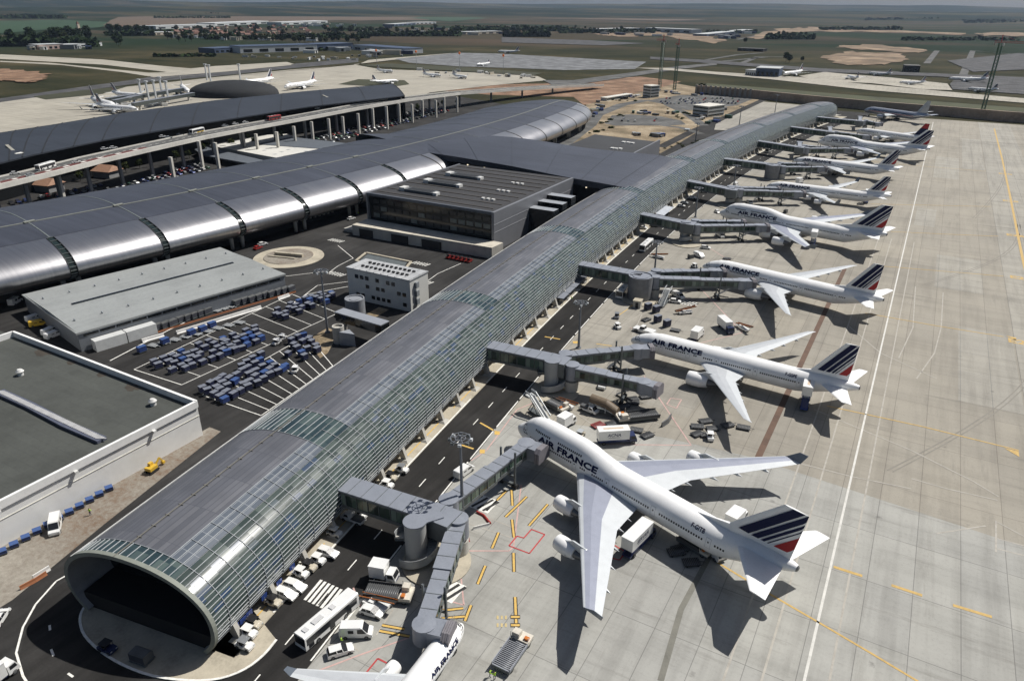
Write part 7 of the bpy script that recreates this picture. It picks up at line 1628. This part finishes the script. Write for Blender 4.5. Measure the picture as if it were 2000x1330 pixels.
for px in ([(1380, 118), (1440, 108), (1490, 104)], [(1450, 124), (1480, 112), (1530, 112)], [(1400, 122), (1500, 112)], [(1810, 125), (1830, 100)], [(1880, 150), (1900, 100), (1990, 108)], [(1440, 78), (1540, 58)], [(300, 160), (330, 152), (400, 148)]): road("airfield_track", px, 12, M_OLDROAD, .5)
# ------------------------------------------------------------------ foliage
def leaf_mat(n, c):
    m, t, b = _nodes(n); v = _obj(t); nz = _noise(t, v, .45, 4); oi = t.nodes.new("ShaderNodeObjectInfo")
    cc = _ramp(t, nz, [(.3, tuple(x * .5 for x in c)), (.5, c), (.7, (c[0] * 2.0, c[1] * 1.7, c[2] * 1.6))]); cc = _mixc(t, .5, cc, _ramp(t, oi.outputs['Random'], [(0, (.6, .7, .6)), (1, (1.3, 1.2, 1.1))]), 'MULTIPLY')
    t.links.new(cc, b.inputs['Base Color']); b.inputs['Roughness'].default_value = .9; b.inputs['Specular IOR Level'].default_value = .1; return m
M_LEAF = leaf_mat("foliage_dark", (.020, .036, .014)); M_LEAF2 = leaf_mat("foliage_olive", (.038, .05, .018)); M_TRUNK = pm("bark", (.07, .05, .035), .9)
def crown_mesh(mb, c, rx, rz, n, leaf, rnd, m=0):
    for _ in range(n):
        while True:
            p = Vector((rnd.uniform(-1, 1), rnd.uniform(-1, 1), rnd.uniform(-1, 1)))
            if .25 < p.length < 1 + .12 * rnd.random(): break
        k = .78 + .3 * noise.noise(p * 2.2 + Vector(c)); q = Vector((c[0] + p.x * rx * k, c[1] + p.y * rx * k, c[2] + p.z * rz * k)); u = Vector((rnd.uniform(-1, 1), rnd.uniform(-1, 1), rnd.uniform(-.6, .6))).normalized(); w_ = u.cross(Vector((rnd.uniform(-1, 1), rnd.uniform(-1, 1), rnd.uniform(-1, 1)))).normalized(); l = leaf * rnd.uniform(.6, 1.3)
        mb.face([q - u * l, q - w_ * l * .6, q + u * l, q + w_ * l * .7 + Vector((0, 0, l * .3))], m)
def tree_proto(name, h, rx, n, mat, seed):
    rnd = random.Random(seed); r = empty(name); mb = MB(); mb.cyl((0, 0, 0), (.1, 0, h * .62), h * .028, h * .012, 7)
    for k in range(5): a = k * 1.3; mb.cyl((.05, 0, h * (.3 + .06 * k)), (rx * .55 * cos(a), rx * .55 * sin(a), h * (.5 + .07 * k)), h * .011, h * .004, 5)
    mb.build("trunk", M_TRUNK, r); mb = MB(); crown_mesh(mb, (0, 0, h * .6), rx, h * .4, n, rx * .22, rnd); mb.build("crown", mat, r); return r
TP = [tree_proto("broadleaf_tree", 14, 5.2, 260, M_LEAF, 1), tree_proto("broadleaf_tree", 12, 4.6, 240, M_LEAF2, 2), tree_proto("poplar_tree", 20, 3.4, 260, M_LEAF, 3)]
used = set(); rt_ = random.Random(5)
def tree(k, px, label, group, sc=1.0):
    p = px if hasattr(px, 'x') else G(*px)
    if k not in used: o = TP[k]; used.add(k); o.location = p; o.scale = (sc,) * 3; tag(o, label, 'tree', group)
    else: o = dup(TP[k], p, rt_.uniform(0, 6), label, group, sc * rt_.uniform(.85, 1.15))
    o.location.z = 0; return o
for i in range(34):
    x = rt_.uniform(-5, 182); y = 92 - rt_.uniform(0, 8) - (x / 180) * 10
    if 120 < x < 150: y -= 4
    tree(rt_.choice((0, 0, 1)), (x, y), "dark tall tree in the belt left of the village", "trees in the left belt", rt_.uniform(1.6, 2.6))
for x, y in ((228, 88), (232, 91), (236, 88)): tree(0, (x, y), "dark rounded tree standing alone in the field right of the left belt", "lone tree clump in the field", 1.7)
for i in range(9): tree(0, (212 + 9 * i + rt_.uniform(-3, 3), 66 + rt_.uniform(-2, 2)), "dark tree in the small grove beside the green field", "grove trees by the green field", 2.2)
for i in range(30): tree(rt_.choice((0, 1)), (325 + i * 13 + rt_.uniform(-5, 5), 78 + rt_.uniform(-2, 5) + (4 if i > 15 else 0)), "dark tree in the hedge line below the village", "hedge line trees below the village", rt_.uniform(1.2, 2.2))
for i in range(12): tree(2, (987 + 7 * i, 72 + rt_.uniform(-.5, .5)), "dark poplar in the clipped square row beyond the far apron", "poplar row beyond the far apron", 1.3)
for i in range(26): tree(rt_.choice((0, 0, 1)), (890 + 14 * i + rt_.uniform(-6, 6), 60 + rt_.uniform(-3, 6)), "dark tree in the long belt behind the poplar row", "tree belt behind the poplars", rt_.uniform(.8, 1.5))
for i in range(44): tree(rt_.choice((0, 1)), (rt_.gauss(455, 90), rt_.uniform(56, 74)), "dark tree among the red roofed village houses", "trees among the village houses", rt_.uniform(.9, 1.6))
for i in range(26): tree(rt_.choice((0, 1)), (640 + 10 * i + rt_.uniform(-5, 5), 66 + rt_.uniform(-6, 7)), "dark tree among the far industrial sheds", "trees among the far sheds", rt_.uniform(1.2, 2.0))
for i in range(14): tree(0, (1500 + 6 * i + rt_.uniform(-4, 4), 74 + rt_.uniform(-3, 3)), "dark tree in the thicket right of the tower cranes", "thicket trees right of the cranes", rt_.uniform(1, 1.6))
for x, y, s in ((1535, 121, 1.5), (1541, 124, 1.2), (1455, 86, 1.4), (1368, 176, .6), (1376, 177, .6), (1566, 122, .9)): tree(0, (x, y), "rounded dark tree standing alone on the far airfield grass", "single trees on the far airfield", s)
for i in range(34):
    s_ = i / 33; p = lerp(G(70, 372), G(880, 205), s_ ** 1.3) + Vector((rt_.uniform(-16, 8), rt_.uniform(-5, 5), 0)); tree(1, p, "small tree planted along the car park under the elevated road", "trees along the viaduct car park", rt_.uniform(.45, .7))
# bushes on the construction ground banks
bp = None
for i in range(46):
    a, b = [((1395, 276), (1330, 285)), ((1270, 300), (1330, 280)), ((1180, 242), (1215, 226)), ((1300, 214), (1340, 236)), ((1330, 216), (1370, 236)), ((1150, 262), (1190, 250)), ((1180, 196), (1240, 198))][i % 7]
    s_ = rt_.random(); p = lerp(G(*a), G(*b), s_) + Vector((rt_.uniform(-3, 3), rt_.uniform(-3, 3), 0))
    if bp is None:
        mb = MB(); crown_mesh(mb, (0, 0, 1.1), 2.2, 1.4, 110, .5, random.Random(9)); bp = mb.build("roadside_bush", M_LEAF2); tag(bp, "low olive bush on the banks of the construction ground roads", 'bush', "bushes on the construction ground"); bp.location = p
    else: s0 = rt_.uniform(.5, 1.3); dup(bp, p, rt_.uniform(0, 6), None, None, (s0 * 1.5, s0, s0 * .6))
# far woods as masses
def wood(name, x0, x1, yb, hgt, depth, seed, n):
    rnd = random.Random(seed); mb = MB(); o = G((x0 + x1) / 2, yb); o.z = 0; mb.T = Matrix.Translation(-o)
    for i in range(n):
        x = rnd.uniform(x0, x1); p = G(x, yb - rnd.random() ** 1.5 * depth); q = G(x + 1, yb); sz = (G(x0, yb) - CPOS).length * .004
        p.z = hgt * rnd.uniform(.15, 1.0) * (.7 + .5 * noise.noise(Vector((x * .03, seed, 0)))); l = hgt * rnd.uniform(.35, .7); u = Vector((rnd.uniform(-1, 1), rnd.uniform(-1, 1), rnd.uniform(-.5, .5))).normalized(); w_ = u.cross(Vector((rnd.uniform(-1, 1), rnd.uniform(-1, 1), rnd.uniform(-1, 1)))).normalized()
        mb.face([p - u * l, p - w_ * l * .7, p + u * l * 1.2, p + w_ * l * .8])
    ob = mb.build(name, M_LEAF); ob.location = o; return tag(ob, kind='stuff')
for i, (x0, x1, yb, h, d, n) in enumerate(((-30, 130, 37, 22, 3, 900), (120, 420, 26, 26, 5, 1500), (400, 520, 31, 20, 2, 500), (300, 450, 36.5, 14, 1.2, 400), (560, 800, 22, 24, 3, 900), (1010, 1260, 24, 24, 2.5, 900), (1260, 1560, 32, 24, 3, 1100), (1560, 1700, 36, 24, 3, 700), (1690, 1900, 42, 26, 5, 1000), (1880, 2040, 46, 24, 4, 700), (820, 1010, 19, 20, 2, 600), (1290, 1500, 24, 24, 2, 700))): wood("far_wood", x0, x1, yb, h, d, 40 + i, n)
for i, (x0, x1, yb, h, d, n) in enumerate(((-30, 190, 92, 20, 4, 900), (205, 300, 71, 15, 2, 300), (250, 420, 66, 12, 2, 300), (400, 560, 78, 13, 2.5, 500), (545, 720, 76, 14, 3.5, 600), (700, 900, 72, 15, 4, 800), (640, 760, 62, 14, 2, 300), (880, 1110, 62, 17, 5, 900), (1090, 1280, 66, 15, 4, 700), (984, 1072, 73, 20, 1.5, 420), (1380, 1480, 66, 12, 2, 300), (1495, 1590, 78, 14, 2.5, 350), (1600, 1760, 60, 16, 2, 400), (420, 640, 100, 9, 2, 350), (300, 420, 112, 7, 1.5, 200), (1760, 1990, 80, 12, 1.5, 350))): wood("tree_belt", x0, x1, yb, h, d, 70 + i, n)
# distant hills
def hill_mat():
    if "hill_land" in MATS: return MATS["hill_land"]
    m, t, b = _nodes("hill_land"); v = _pos(t); n = _noise(t, _map(t, v, (.0006, .0016, .004), (0, 0, .5)), 1.0, 7, .62); n2 = _noise(t, _map(t, v, (.0003, .002, .002), (0, 0, .5)), 1.0, 4)
    c = _ramp(t, n, [(.42, (.012, .020, .012)), (.5, (.016, .026, .015)), (.54, (.06, .048, .03)), (.6, (.045, .048, .024)), (.68, (.09, .07, .045))]); c = _mixc(t, .6, c, _ramp(t, n2, [(.35, (.4, .45, .4)), (.6, (1.1, 1.1, 1.1))]), 'MULTIPLY')
    t.links.new(c, b.inputs['Base Color']); b.inputs['Roughness'].default_value = 1; b.inputs['Specular IOR Level'].default_value = .05; MATS["hill_land"] = m; return m
def ridge(name, az0, az1, dist, h, seed):
    mb = MB(); n = 120; rows = []
    for i in range(n + 1):
        a = lerp(az0, az1, i / n); e = max(0, h * (.72 + .22 * noise.noise(Vector((a * 4, seed, 0))) + .05 * noise.noise(Vector((a * 19, seed, 3))))) * min(1, 6 * i / n, 6 * (n - i) / n); d = Vector((-sin(a), cos(a), 0)); rows.append([d * (dist - 2600) + Vector((0, 0, -.5)), d * (dist - 1200) + Vector((0, 0, e * .55)), d * dist + Vector((0, 0, e)), d * (dist + 1500) + Vector((0, 0, -.5))])
    for a, b in zip(rows, rows[1:]):
        for k in range(3): mb.face([a[k], a[k + 1], b[k + 1], b[k]], 0, True)
    return tag(mb.build(name, hill_mat()), kind='structure')
ridge("hills", YAW - .95, YAW + .75, 9500, 95, 2.3); ridge("hills", YAW - .8, YAW + .95, 14000, 190, 7.7)
# ------------------------------------------------------------------ village and sheds
HW = pm("house_cream", (.50, .44, .35), .8, var=.2); HR = pm("house_tile", (.15, .075, .055), .8, var=.4, scale=.4); hp = None
rv = random.Random(3)
for i in range(80):
    x = rv.gauss(455, 95); y = rv.uniform(53, 73) + (x - 455) * .005
    if x < 300: y -= 4
    p = G(x, y); sc = rv.uniform(1.0, 1.7)
    if hp is None:
        hp = thing("village_house", "cream house with red tiled pitched roof in the distant village", "house", p, .4, "houses in the distant village"); hp.scale = (sc,) * 3
        mb = MB(); mb.box(-5, 5, -4, 4, 0, 4.6); mb.build("wall", HW, hp); mb = MB(); mb.loft([[(x_, -4.6, 4.4), (x_, 0, 8), (x_, 4.6, 4.4)] for x_ in (-5.4, 5.4)], 0, True, smooth=False); mb.build("roof", HR, hp)
    else: dup(hp, p, rv.uniform(0, 3), None, None, (sc * rv.uniform(.8, 1.5), sc, sc))
ch = thing("village_church", "pale church tower rising from the trees left of the village", "church", tuple(G(155, 63).xy) + (0,)); mb = MB(); mb.box(-4, 4, -4, 4, 0, 26); mb.box(4, 22, -5, 5, 0, 11); mb.build("wall", HW, ch); mb = MB(); mb.loft([[(-4.4, -4.4, 26), (4.4, -4.4, 26), (4.4, 4.4, 26), (-4.4, 4.4, 26)], [(-.1, -.1, 36), (.1, -.1, 36), (.1, .1, 36), (-.1, .1, 36)]], 0, smooth=False); mb.build("spire", HR, ch)
def shed(px0, px1, dep, h, wall, roof, label, nw=5):
    a, b = G(*px0), G(*px1); d = b - a; L = d.length; o = thing("industrial_shed", label, "warehouse", (a.x, a.y, 0), atan2(d.y, d.x)); s = 1
    mb = MB(); mb.box(0, L, 0, dep, 0, h); mb.build("wall", wall, o); mb = MB(); mb.box(-.5, L + .5, -.5, dep + .5, h, h + .8); mb.build("roof", roof, o)
    for k in range(nw): mb = MB(); mb.box(L * (k + .2) / nw, L * (k + .75) / nw, -.15, .2, h * .15, h * .6); mb.build("door", M_DGLASS, o)
    return o
SW = pm("shed_white", (.55, .57, .58), .6, var=.15); SB = pm("shed_blue", (.05, .075, .13), .6, var=.3); SG = pm("shed_pale_roof", (.45, .47, .47), .6, var=.15)
for q in (((470, 105), (620, 100), 60, 13, SW, SB, "long white and navy hangar left of the row beyond the runway"), ((620, 100), (690, 97), 60, 13, SB, SB, "navy hangar in the middle of the row beyond the runway"), ((690, 98), (790, 106), 50, 10, SW, SB, "white doored hangar at the right of the row beyond the runway"), ((420, 105), (470, 102), 50, 9, SB, SB, "low navy shed at the left end of the hangar row"),
          ((305, 58), (420, 54), 90, 12, SG, SG, "long pale roofed plant behind the village, left part"), ((420, 52), (525, 47), 90, 13, SG, SW, "long pale roofed plant behind the village, right part"), ((550, 50), (640, 46), 80, 13, SG, SW, "pale factory with tower behind the village trees"), ((280, 70), (340, 68), 50, 8, HW, SG, "pale green roofed sheds at the village edge"),
          ((75, 98), (125, 96), 40, 10, pm("shed_pink", (.48, .36, .32), .7), SG, "pinkish building before the left tree belt"), ((125, 95), (200, 90), 30, 7, SW, SG, "low white sheds right of the pinkish building"), ((812, 48), (852, 47), 60, 9, SW, SW, "bright white long roof beyond the hedge line"), ((770, 52), (812, 49), 60, 9, SB, SG, "grey shed left of the bright white roof"), ((910, 68), (980, 66), 50, 8, HW, SG, "cream low building beside the poplar row"),
          ((1170, 62), (1250, 60), 60, 9, SB, SG, "grey blue sheds below the tree belt"), ((1260, 62), (1350, 66), 60, 14, SW, SG, "white works buildings under the crane tops"), ((1380, 72), (1470, 62), 50, 7, SB, SG, "blue grey low sheds right of the white works"), ((1440, 100), (1490, 102), 30, 6, M_DARK, M_OLDROAD, "black opening of a far taxiway bridge"), ((1455, 148), (1475, 150), 30, 8, SW, SG, "small white shed at the far taxiway, left one"), ((1475, 150), (1520, 152), 40, 12, SB, SG, "blue grey hangar at the far taxiway"), ((1765, 142), (1795, 143), 30, 10, M_DARK, M_OLDROAD, "dark boxy building beside the far light strip")): shed(*q)
def site_house(px0, px1, dep, floors, label):
    a, b = G(*px0), G(*px1); d = b - a; L = d.length; h = 3.2 * floors; o = thing("site_office", label, "office building", (a.x, a.y, 0), atan2(d.y, d.x)); mb = MB(); mb.box(0, L, 0, dep, 0, h); mb.build("wall", pm("site_white", (.58, .60, .58), .6, var=.12), o); mb = MB(); mb.box(-.4, L + .4, -.4, dep + .4, h, h + .4); mb.build("roof", pm("site_roof", (.62, .60, .54), .7), o)
    for f in range(floors):
        for s in (0, 1): mb = MB(); mb.box(.5, L - .5, (-.1 if s == 0 else dep - .1), (.1 if s == 0 else dep + .1), 3.2 * f + 1, 3.2 * f + 2.3); mb.build("window", M_GREEN, o)
        mb = MB(); mb.box(L - .1, L + .12, .6, dep - .6, 3.2 * f + 1, 3.2 * f + 2.3); mb.build("window", M_GREEN, o)
site_house((1352, 226), (1382, 230), 26, 3, "three storey white and green site office on the construction ground"); site_house((1255, 190), (1270, 192), 14, 4, "tall white site cabin stack with dark openings"); site_house((1185, 198), (1235, 190), 8, 1, "row of low white site cabins")
# clutter of the construction ground and the far aprons
kp = {}
def crate(c, px, sx, sy, sz, rz, label, group):
    p = G(*px)
    if c not in kp:
        mb = MB(); mb.box(-.5, .5, -.5, .5, 0, 1); mb.box(-.51, .51, -.2, .2, .1, .85, 1); mb.box(-.53, .53, -.53, .53, 1, 1.04); kp[c] = o = mb.build("site_cabin", [paint(c), M_DGLASS]); o.location = p; o.rotation_euler = (0, 0, rz)
    else: o = dup(kp[c], p, rz)
    o.location.z = .05; o.scale = (sx, sy, sz); return tag(o, label, 'cabin', group)
rk = random.Random(17)
for i in range(70):
    q = [((1150, 232), (1180, 205)), ((1190, 196), (1250, 186)), ((1300, 180), (1400, 190)), ((1360, 236), (1430, 210)), ((1215, 222), (1330, 224)), ((1240, 262), (1300, 268)), ((1160, 200), (1300, 172)), ((1320, 262), (1470, 214))][i % 8]
    s_ = rk.random(); c = rk.choice(('white', 'grey', 'black', 'silver', 'blue', 'cream', 'green', 'grey')); crate(c, (lerp(q[0][0], q[1][0], s_) + rk.uniform(-6, 6), lerp(q[0][1], q[1][1], s_) + rk.uniform(-3, 3)), rk.uniform(3, 9), rk.uniform(2, 4), rk.uniform(1, 3), rk.uniform(0, 3), c + " cabin or stack of site material on the construction ground", "site cabins and stacks, " + c)
for i in range(60):
    q = [((560, 118), (700, 116)), ((460, 112), (640, 114)), ((690, 112), (800, 108)), ((800, 138), (1050, 156)), ((900, 140), (1040, 152)), ((240, 212), (330, 205))][i % 6]
    s_ = rk.random(); c = rk.choice(('white', 'white', 'silver', 'grey', 'cream')); o = crate(c, (lerp(q[0][0], q[1][0], s_) + rk.uniform(-6, 6), lerp(q[0][1], q[1][1], s_) + rk.uniform(-2.5, 2.5)), rk.uniform(5, 12), rk.uniform(2.5, 4), rk.uniform(2, 4), rk.uniform(0, 3), c + " trailer or stack of freight standing far off beyond the long dark roof", "far freight trailers, " + c)
rs = random.Random(33)
for i in range(110):
    q = [((560, 52), (700, 48)), ((760, 58), (1000, 56)), ((320, 74), (640, 78)), ((1180, 66), (1330, 70)), ((1380, 76), (1480, 66)), ((700, 66), (1000, 70)), ((60, 96), (210, 92)), ((600, 100), (820, 108))][i % 8]
    s_ = rs.random(); c = rs.choice(('white', 'cream', 'silver', 'grey', 'white', 'navy')); crate(c, (lerp(q[0][0], q[1][0], s_) + rs.uniform(-10, 10), lerp(q[0][1], q[1][1], s_) + rs.uniform(-4, 4)), rs.uniform(14, 45), rs.uniform(8, 16), rs.uniform(4, 9), rs.uniform(-.6, .9), c + " flat roofed block scattered in the far country beyond the runways", "far scattered blocks, " + c)
# ------------------------------------------------------------------ tower cranes
def crane(px, top, label, jib, jl=40, col='green', lean=0):
    b = G(*px); lo_, hi_ = 5.0, 130.0
    for _ in range(30):
        zt = (lo_ + hi_) / 2; d = Vector((b.x, b.y, zt)) - CPOS; py = 665 - F_ * d.dot(_u2) / d.dot(_fw)
        if py < top: hi_ = zt
        else: lo_ = zt
    o = thing("tower_crane", label, "crane", (b.x, b.y, 0), jib); mt = paint(col); mb = MB(); w_ = 1.4
    for sx in (-1, 1):
        for sy in (-1, 1): mb.bar((sx * w_, sy * w_, 0), (sx * w_, sy * w_, zt), .5)
    k = 0
    while k < zt - 3:
        for p, q in (((-1, -1), (1, -1)), ((1, -1), (1, 1)), ((1, 1), (-1, 1)), ((-1, 1), (-1, -1))): mb.bar((p[0] * w_, p[1] * w_, k), (q[0] * w_, q[1] * w_, k + 3), .25)
        k += 3
    mb.build("mast", mt, o); mb = MB()
    for s in (-.7, .7): mb.bar((-jl * .3, s, zt), (jl, s, zt), .3)
    mb.bar((-jl * .3, 0, zt + 1.4), (jl, 0, zt + 1.4), .3); mb.bar((0, 0, zt + 7), (jl * .7, 0, zt + 1.4), .15); mb.bar((0, 0, zt), (0, 0, zt + 7), .6); mb.bar((0, 0, zt + 7), (-jl * .28, 0, zt + 1.2), .15)
    for k in range(int(jl * 1.3 / 2.5)): x = -jl * .3 + 2.5 * k; mb.bar((x, .7, zt), (x + 1.2, 0, zt + 1.4), .15); mb.bar((x + 1.2, 0, zt + 1.4), (x + 2.5, -.7, zt), .15)
    mb.build("jib", paint('red'), o); mb = MB(); mb.box(-jl * .3, -jl * .22, -1.2, 1.2, zt - 2.4, zt); mb.build("counterweight", M_CONC, o); mb = MB(); mb.box(1, 3, -1, 1, zt - 2.6, zt - .2); mb.build("cab", paint('white'), o); return o
crane((1288, 172), 80, "green tower crane with red top, left one of two", 2.6, 14); crane((1317, 176), 88, "green tower crane, right one of two", 2.2, 12); crane((1918, 222), 84, "large rust brown tower crane at the far right end of the apron", -.3, 20, 'green')
# stop beacons on the far apron
bcn = None
for x, y, yt in ((737, 135, 105), (814, 138, 108), (898, 142, 112), (983, 148, 116)):
    p = G(x, y)
    if bcn is None:
        bcn = thing("apron_beacon", "thin mast with orange ball top on the far apron", "mast", p, 0, "orange topped masts on the far apron"); mb = MB(); mb.cyl((0, 0, 0), (0, 0, 26), .35, .25, 8); mb.build("pole", M_RING, bcn); mb = MB(); mb.lathe([(26, .1), (26.5, 1.3), (28, 1.7), (29.5, 1.3), (30, .1)], 12); mb.build("ball", pm("ball_orange", (.75, .20, .05), .5), bcn)
    else: dup(bcn, p, 0)
# gantry masts near the dome
gm = None
for x, y in ((278, 196), (292, 200), (306, 198), (318, 190), (330, 200), (405, 158), (412, 160), (470, 158)):
    p = G(x, y)
    if gm is None:
        gm = thing("pale_mast", "pale square mast among the distant gate bridges", "mast", p, 0, "pale masts among the distant gate bridges"); mb = MB(); mb.bar((0, 0, 0), (0, 0, 20), 1.6); mb.build("pole", M_ACL, gm); mb = MB(); mb.box(-2.4, 2.4, -1, 1, 20, 21.5); mb.build("head", M_ACL, gm)
    else: dup(gm, p, 0)
for k, (a, b) in enumerate((((225, 212), (330, 190)), ((250, 205), (360, 186)), ((262, 218), (380, 196)), ((210, 208), (260, 200)))):
    pa, pb = G(*a), G(*b); d = pb - pa; o = thing("distant_gate_bridge", ["longest of the distant glazed gate bridges beside the dome", "upper one of the distant gate bridges beside the dome", "lower one of the distant gate bridges beside the dome", "short distant gate bridge at the first airliner's nose"][k], "boarding bridge", (pa.x, pa.y, 0), atan2(d.y, d.x)); mb = MB(); mb.box(0, d.length, -1.8, 1.8, 4.5, 7.6); mb.build("gallery", M_BGL, o); mb = MB(); mb.box(0, d.length, -2, 2, 7.6, 8); mb.build("roof", M_BRG, o)
    for t in (.1, .5, .9): mb = MB(); mb.box(d.length * t - .8, d.length * t + .8, -.8, .8, 0, 4.5); mb.build("pier", M_CONC, o)
# ------------------------------------------------------------------ small cars (car parks, viaduct, site)
SCP = {}
def small_car(c, loc, rz, label, group):
    if c not in SCP:
        mb = MB(); mb.side([(-2.1, .3), (-2.12, .85), (-1.7, .95), (1.0, .95), (1.9, .75), (2.1, .55), (2.1, .3)], -.86, .86, 0); mb.side([(-1.8, .94), (-1.45, 1.4), (.2, 1.42), (1.0, .94)], -.76, .76, 1); mb.box(-1.4, .2, -.66, .66, 1.41, 1.48)
        for x in (-1.3, 1.3):
            for s in (1, -1): mb.cyl((x, s * .7, .32), (x, s * .88, .32), .32, .32, 8, 2)
        o = SCP[c] = mb.build("parked_car", [paint(c), M_WIN, M_BLACK]); o.location = loc; o.rotation_euler = (0, 0, rz)
    else: o = dup(SCP[c], loc, rz)
    return tag(o, label, 'car', group)
rc = random.Random(21); cc_ = ['white', 'silver', 'grey', 'black', 'blue', 'navy', 'red', 'green', 'silver', 'black', 'navy']
cnt = 0
def lot(quad, nu, nv, skip, group, what, hd=0.0):
    a, b, c, d = [G(*p) for p in quad]
    for i in range(nu):
        for j in range(nv):
            if rc.random() < skip: continue
            p = lerp(lerp(a, b, (i + .5) / nu), lerp(d, c, (i + .5) / nu), (j + .5) / nv) + Vector((rc.uniform(-.5, .5), rc.uniform(-.5, .5), .06)); col = rc.choice(cc_); small_car(col, p, atan2((d - a).y, (d - a).x) + hd + (pi if rc.random() < .5 else 0), col + " car " + what, group + ", " + col)
lot([(560, 284), (860, 212), (880, 218), (610, 292)], 34, 3, .12, "cars in the far part of the viaduct car park", "in the dense far part of the car park under the elevated road")
lot([(620, 268), (820, 214), (850, 212), (650, 272)], 26, 2, .2, "cars in the rear rows of the viaduct car park", "in the rear rows of the car park under the elevated road")
lot([(215, 372), (390, 318), (412, 330), (250, 378)], 15, 4, .2, "cars in the near part of the viaduct car park", "in the near part of the car park under the elevated road")
lot([(10, 398), (200, 360), (220, 372), (30, 412)], 14, 3, .3, "cars at the left end of the viaduct car park", "at the left end of the car park under the elevated road")
lot([(1195, 240), (1320, 240), (1330, 232), (1200, 230)], 10, 2, .6, "cars in the construction ground car park", "in the oval car park on the construction ground")
lot([(1280, 205), (1440, 205), (1450, 192), (1300, 192)], 20, 4, .35, "cars in the car park before the retaining wall", "in the car park before the retaining wall")
for i, (x, y, c) in enumerate(((30, 340, 'white'), (60, 344, 'silver'), (150, 318, 'white'), (205, 292, 'white'), (222, 290, 'white'), (318, 268, 'white'), (330, 270, 'silver'), (352, 265, 'black'), (440, 247, 'silver'), (460, 243, 'white'), (480, 240, 'white'), (620, 213, 'white'), (660, 206, 'silver'), (700, 200, 'white'))): small_car(c, G(x, y, ZD) + Vector((0, 0, -.15)), 1.3, c + " car driving on the elevated road", "cars on the elevated road, " + c)
for i in range(16):
    x = 1300 + i * 17; p = arc(395 + 21 * i, -21 - rc.uniform(0, 6)); small_car(rc.choice(('white', 'grey', 'silver')), p + Vector((0, 0, .06)), 1.6 + rc.uniform(-.3, .3), "service car on the landside strip behind the far half of the tube", "service cars behind the tube")
for i, y in enumerate((425, 440, 452, 480, 492, 505, 520, 575, 590, 602, 615)): small_car(rc.choice(('white', 'silver')), arc(y, 14.5) + Vector((0, 0, .2)), .1, "service car parked under the far half of the tube's apron edge", "service cars under the far tube edge")
# ------------------------------------------------------------------ air
hz = MB(); hz.box(-24000, 24000, -6000, 24000, -1.5, 460); ho = hz.build("haze", bpy.data.materials.new("haze_air")); hm = ho.data.materials[0]; hm.use_nodes = True; ht = hm.node_tree; ht.nodes.remove(ht.nodes["Principled BSDF"]); pv = ht.nodes.new("ShaderNodeVolumePrincipled"); pv.inputs['Color'].default_value = (.58, .74, 1.0, 1); pv.inputs['Density'].default_value = 2.2e-5; pv.inputs['Anisotropy'].default_value = .3; ht.links.new(pv.outputs[0], ht.nodes["Material Output"].inputs['Volume']); tag(ho, kind='stuff')
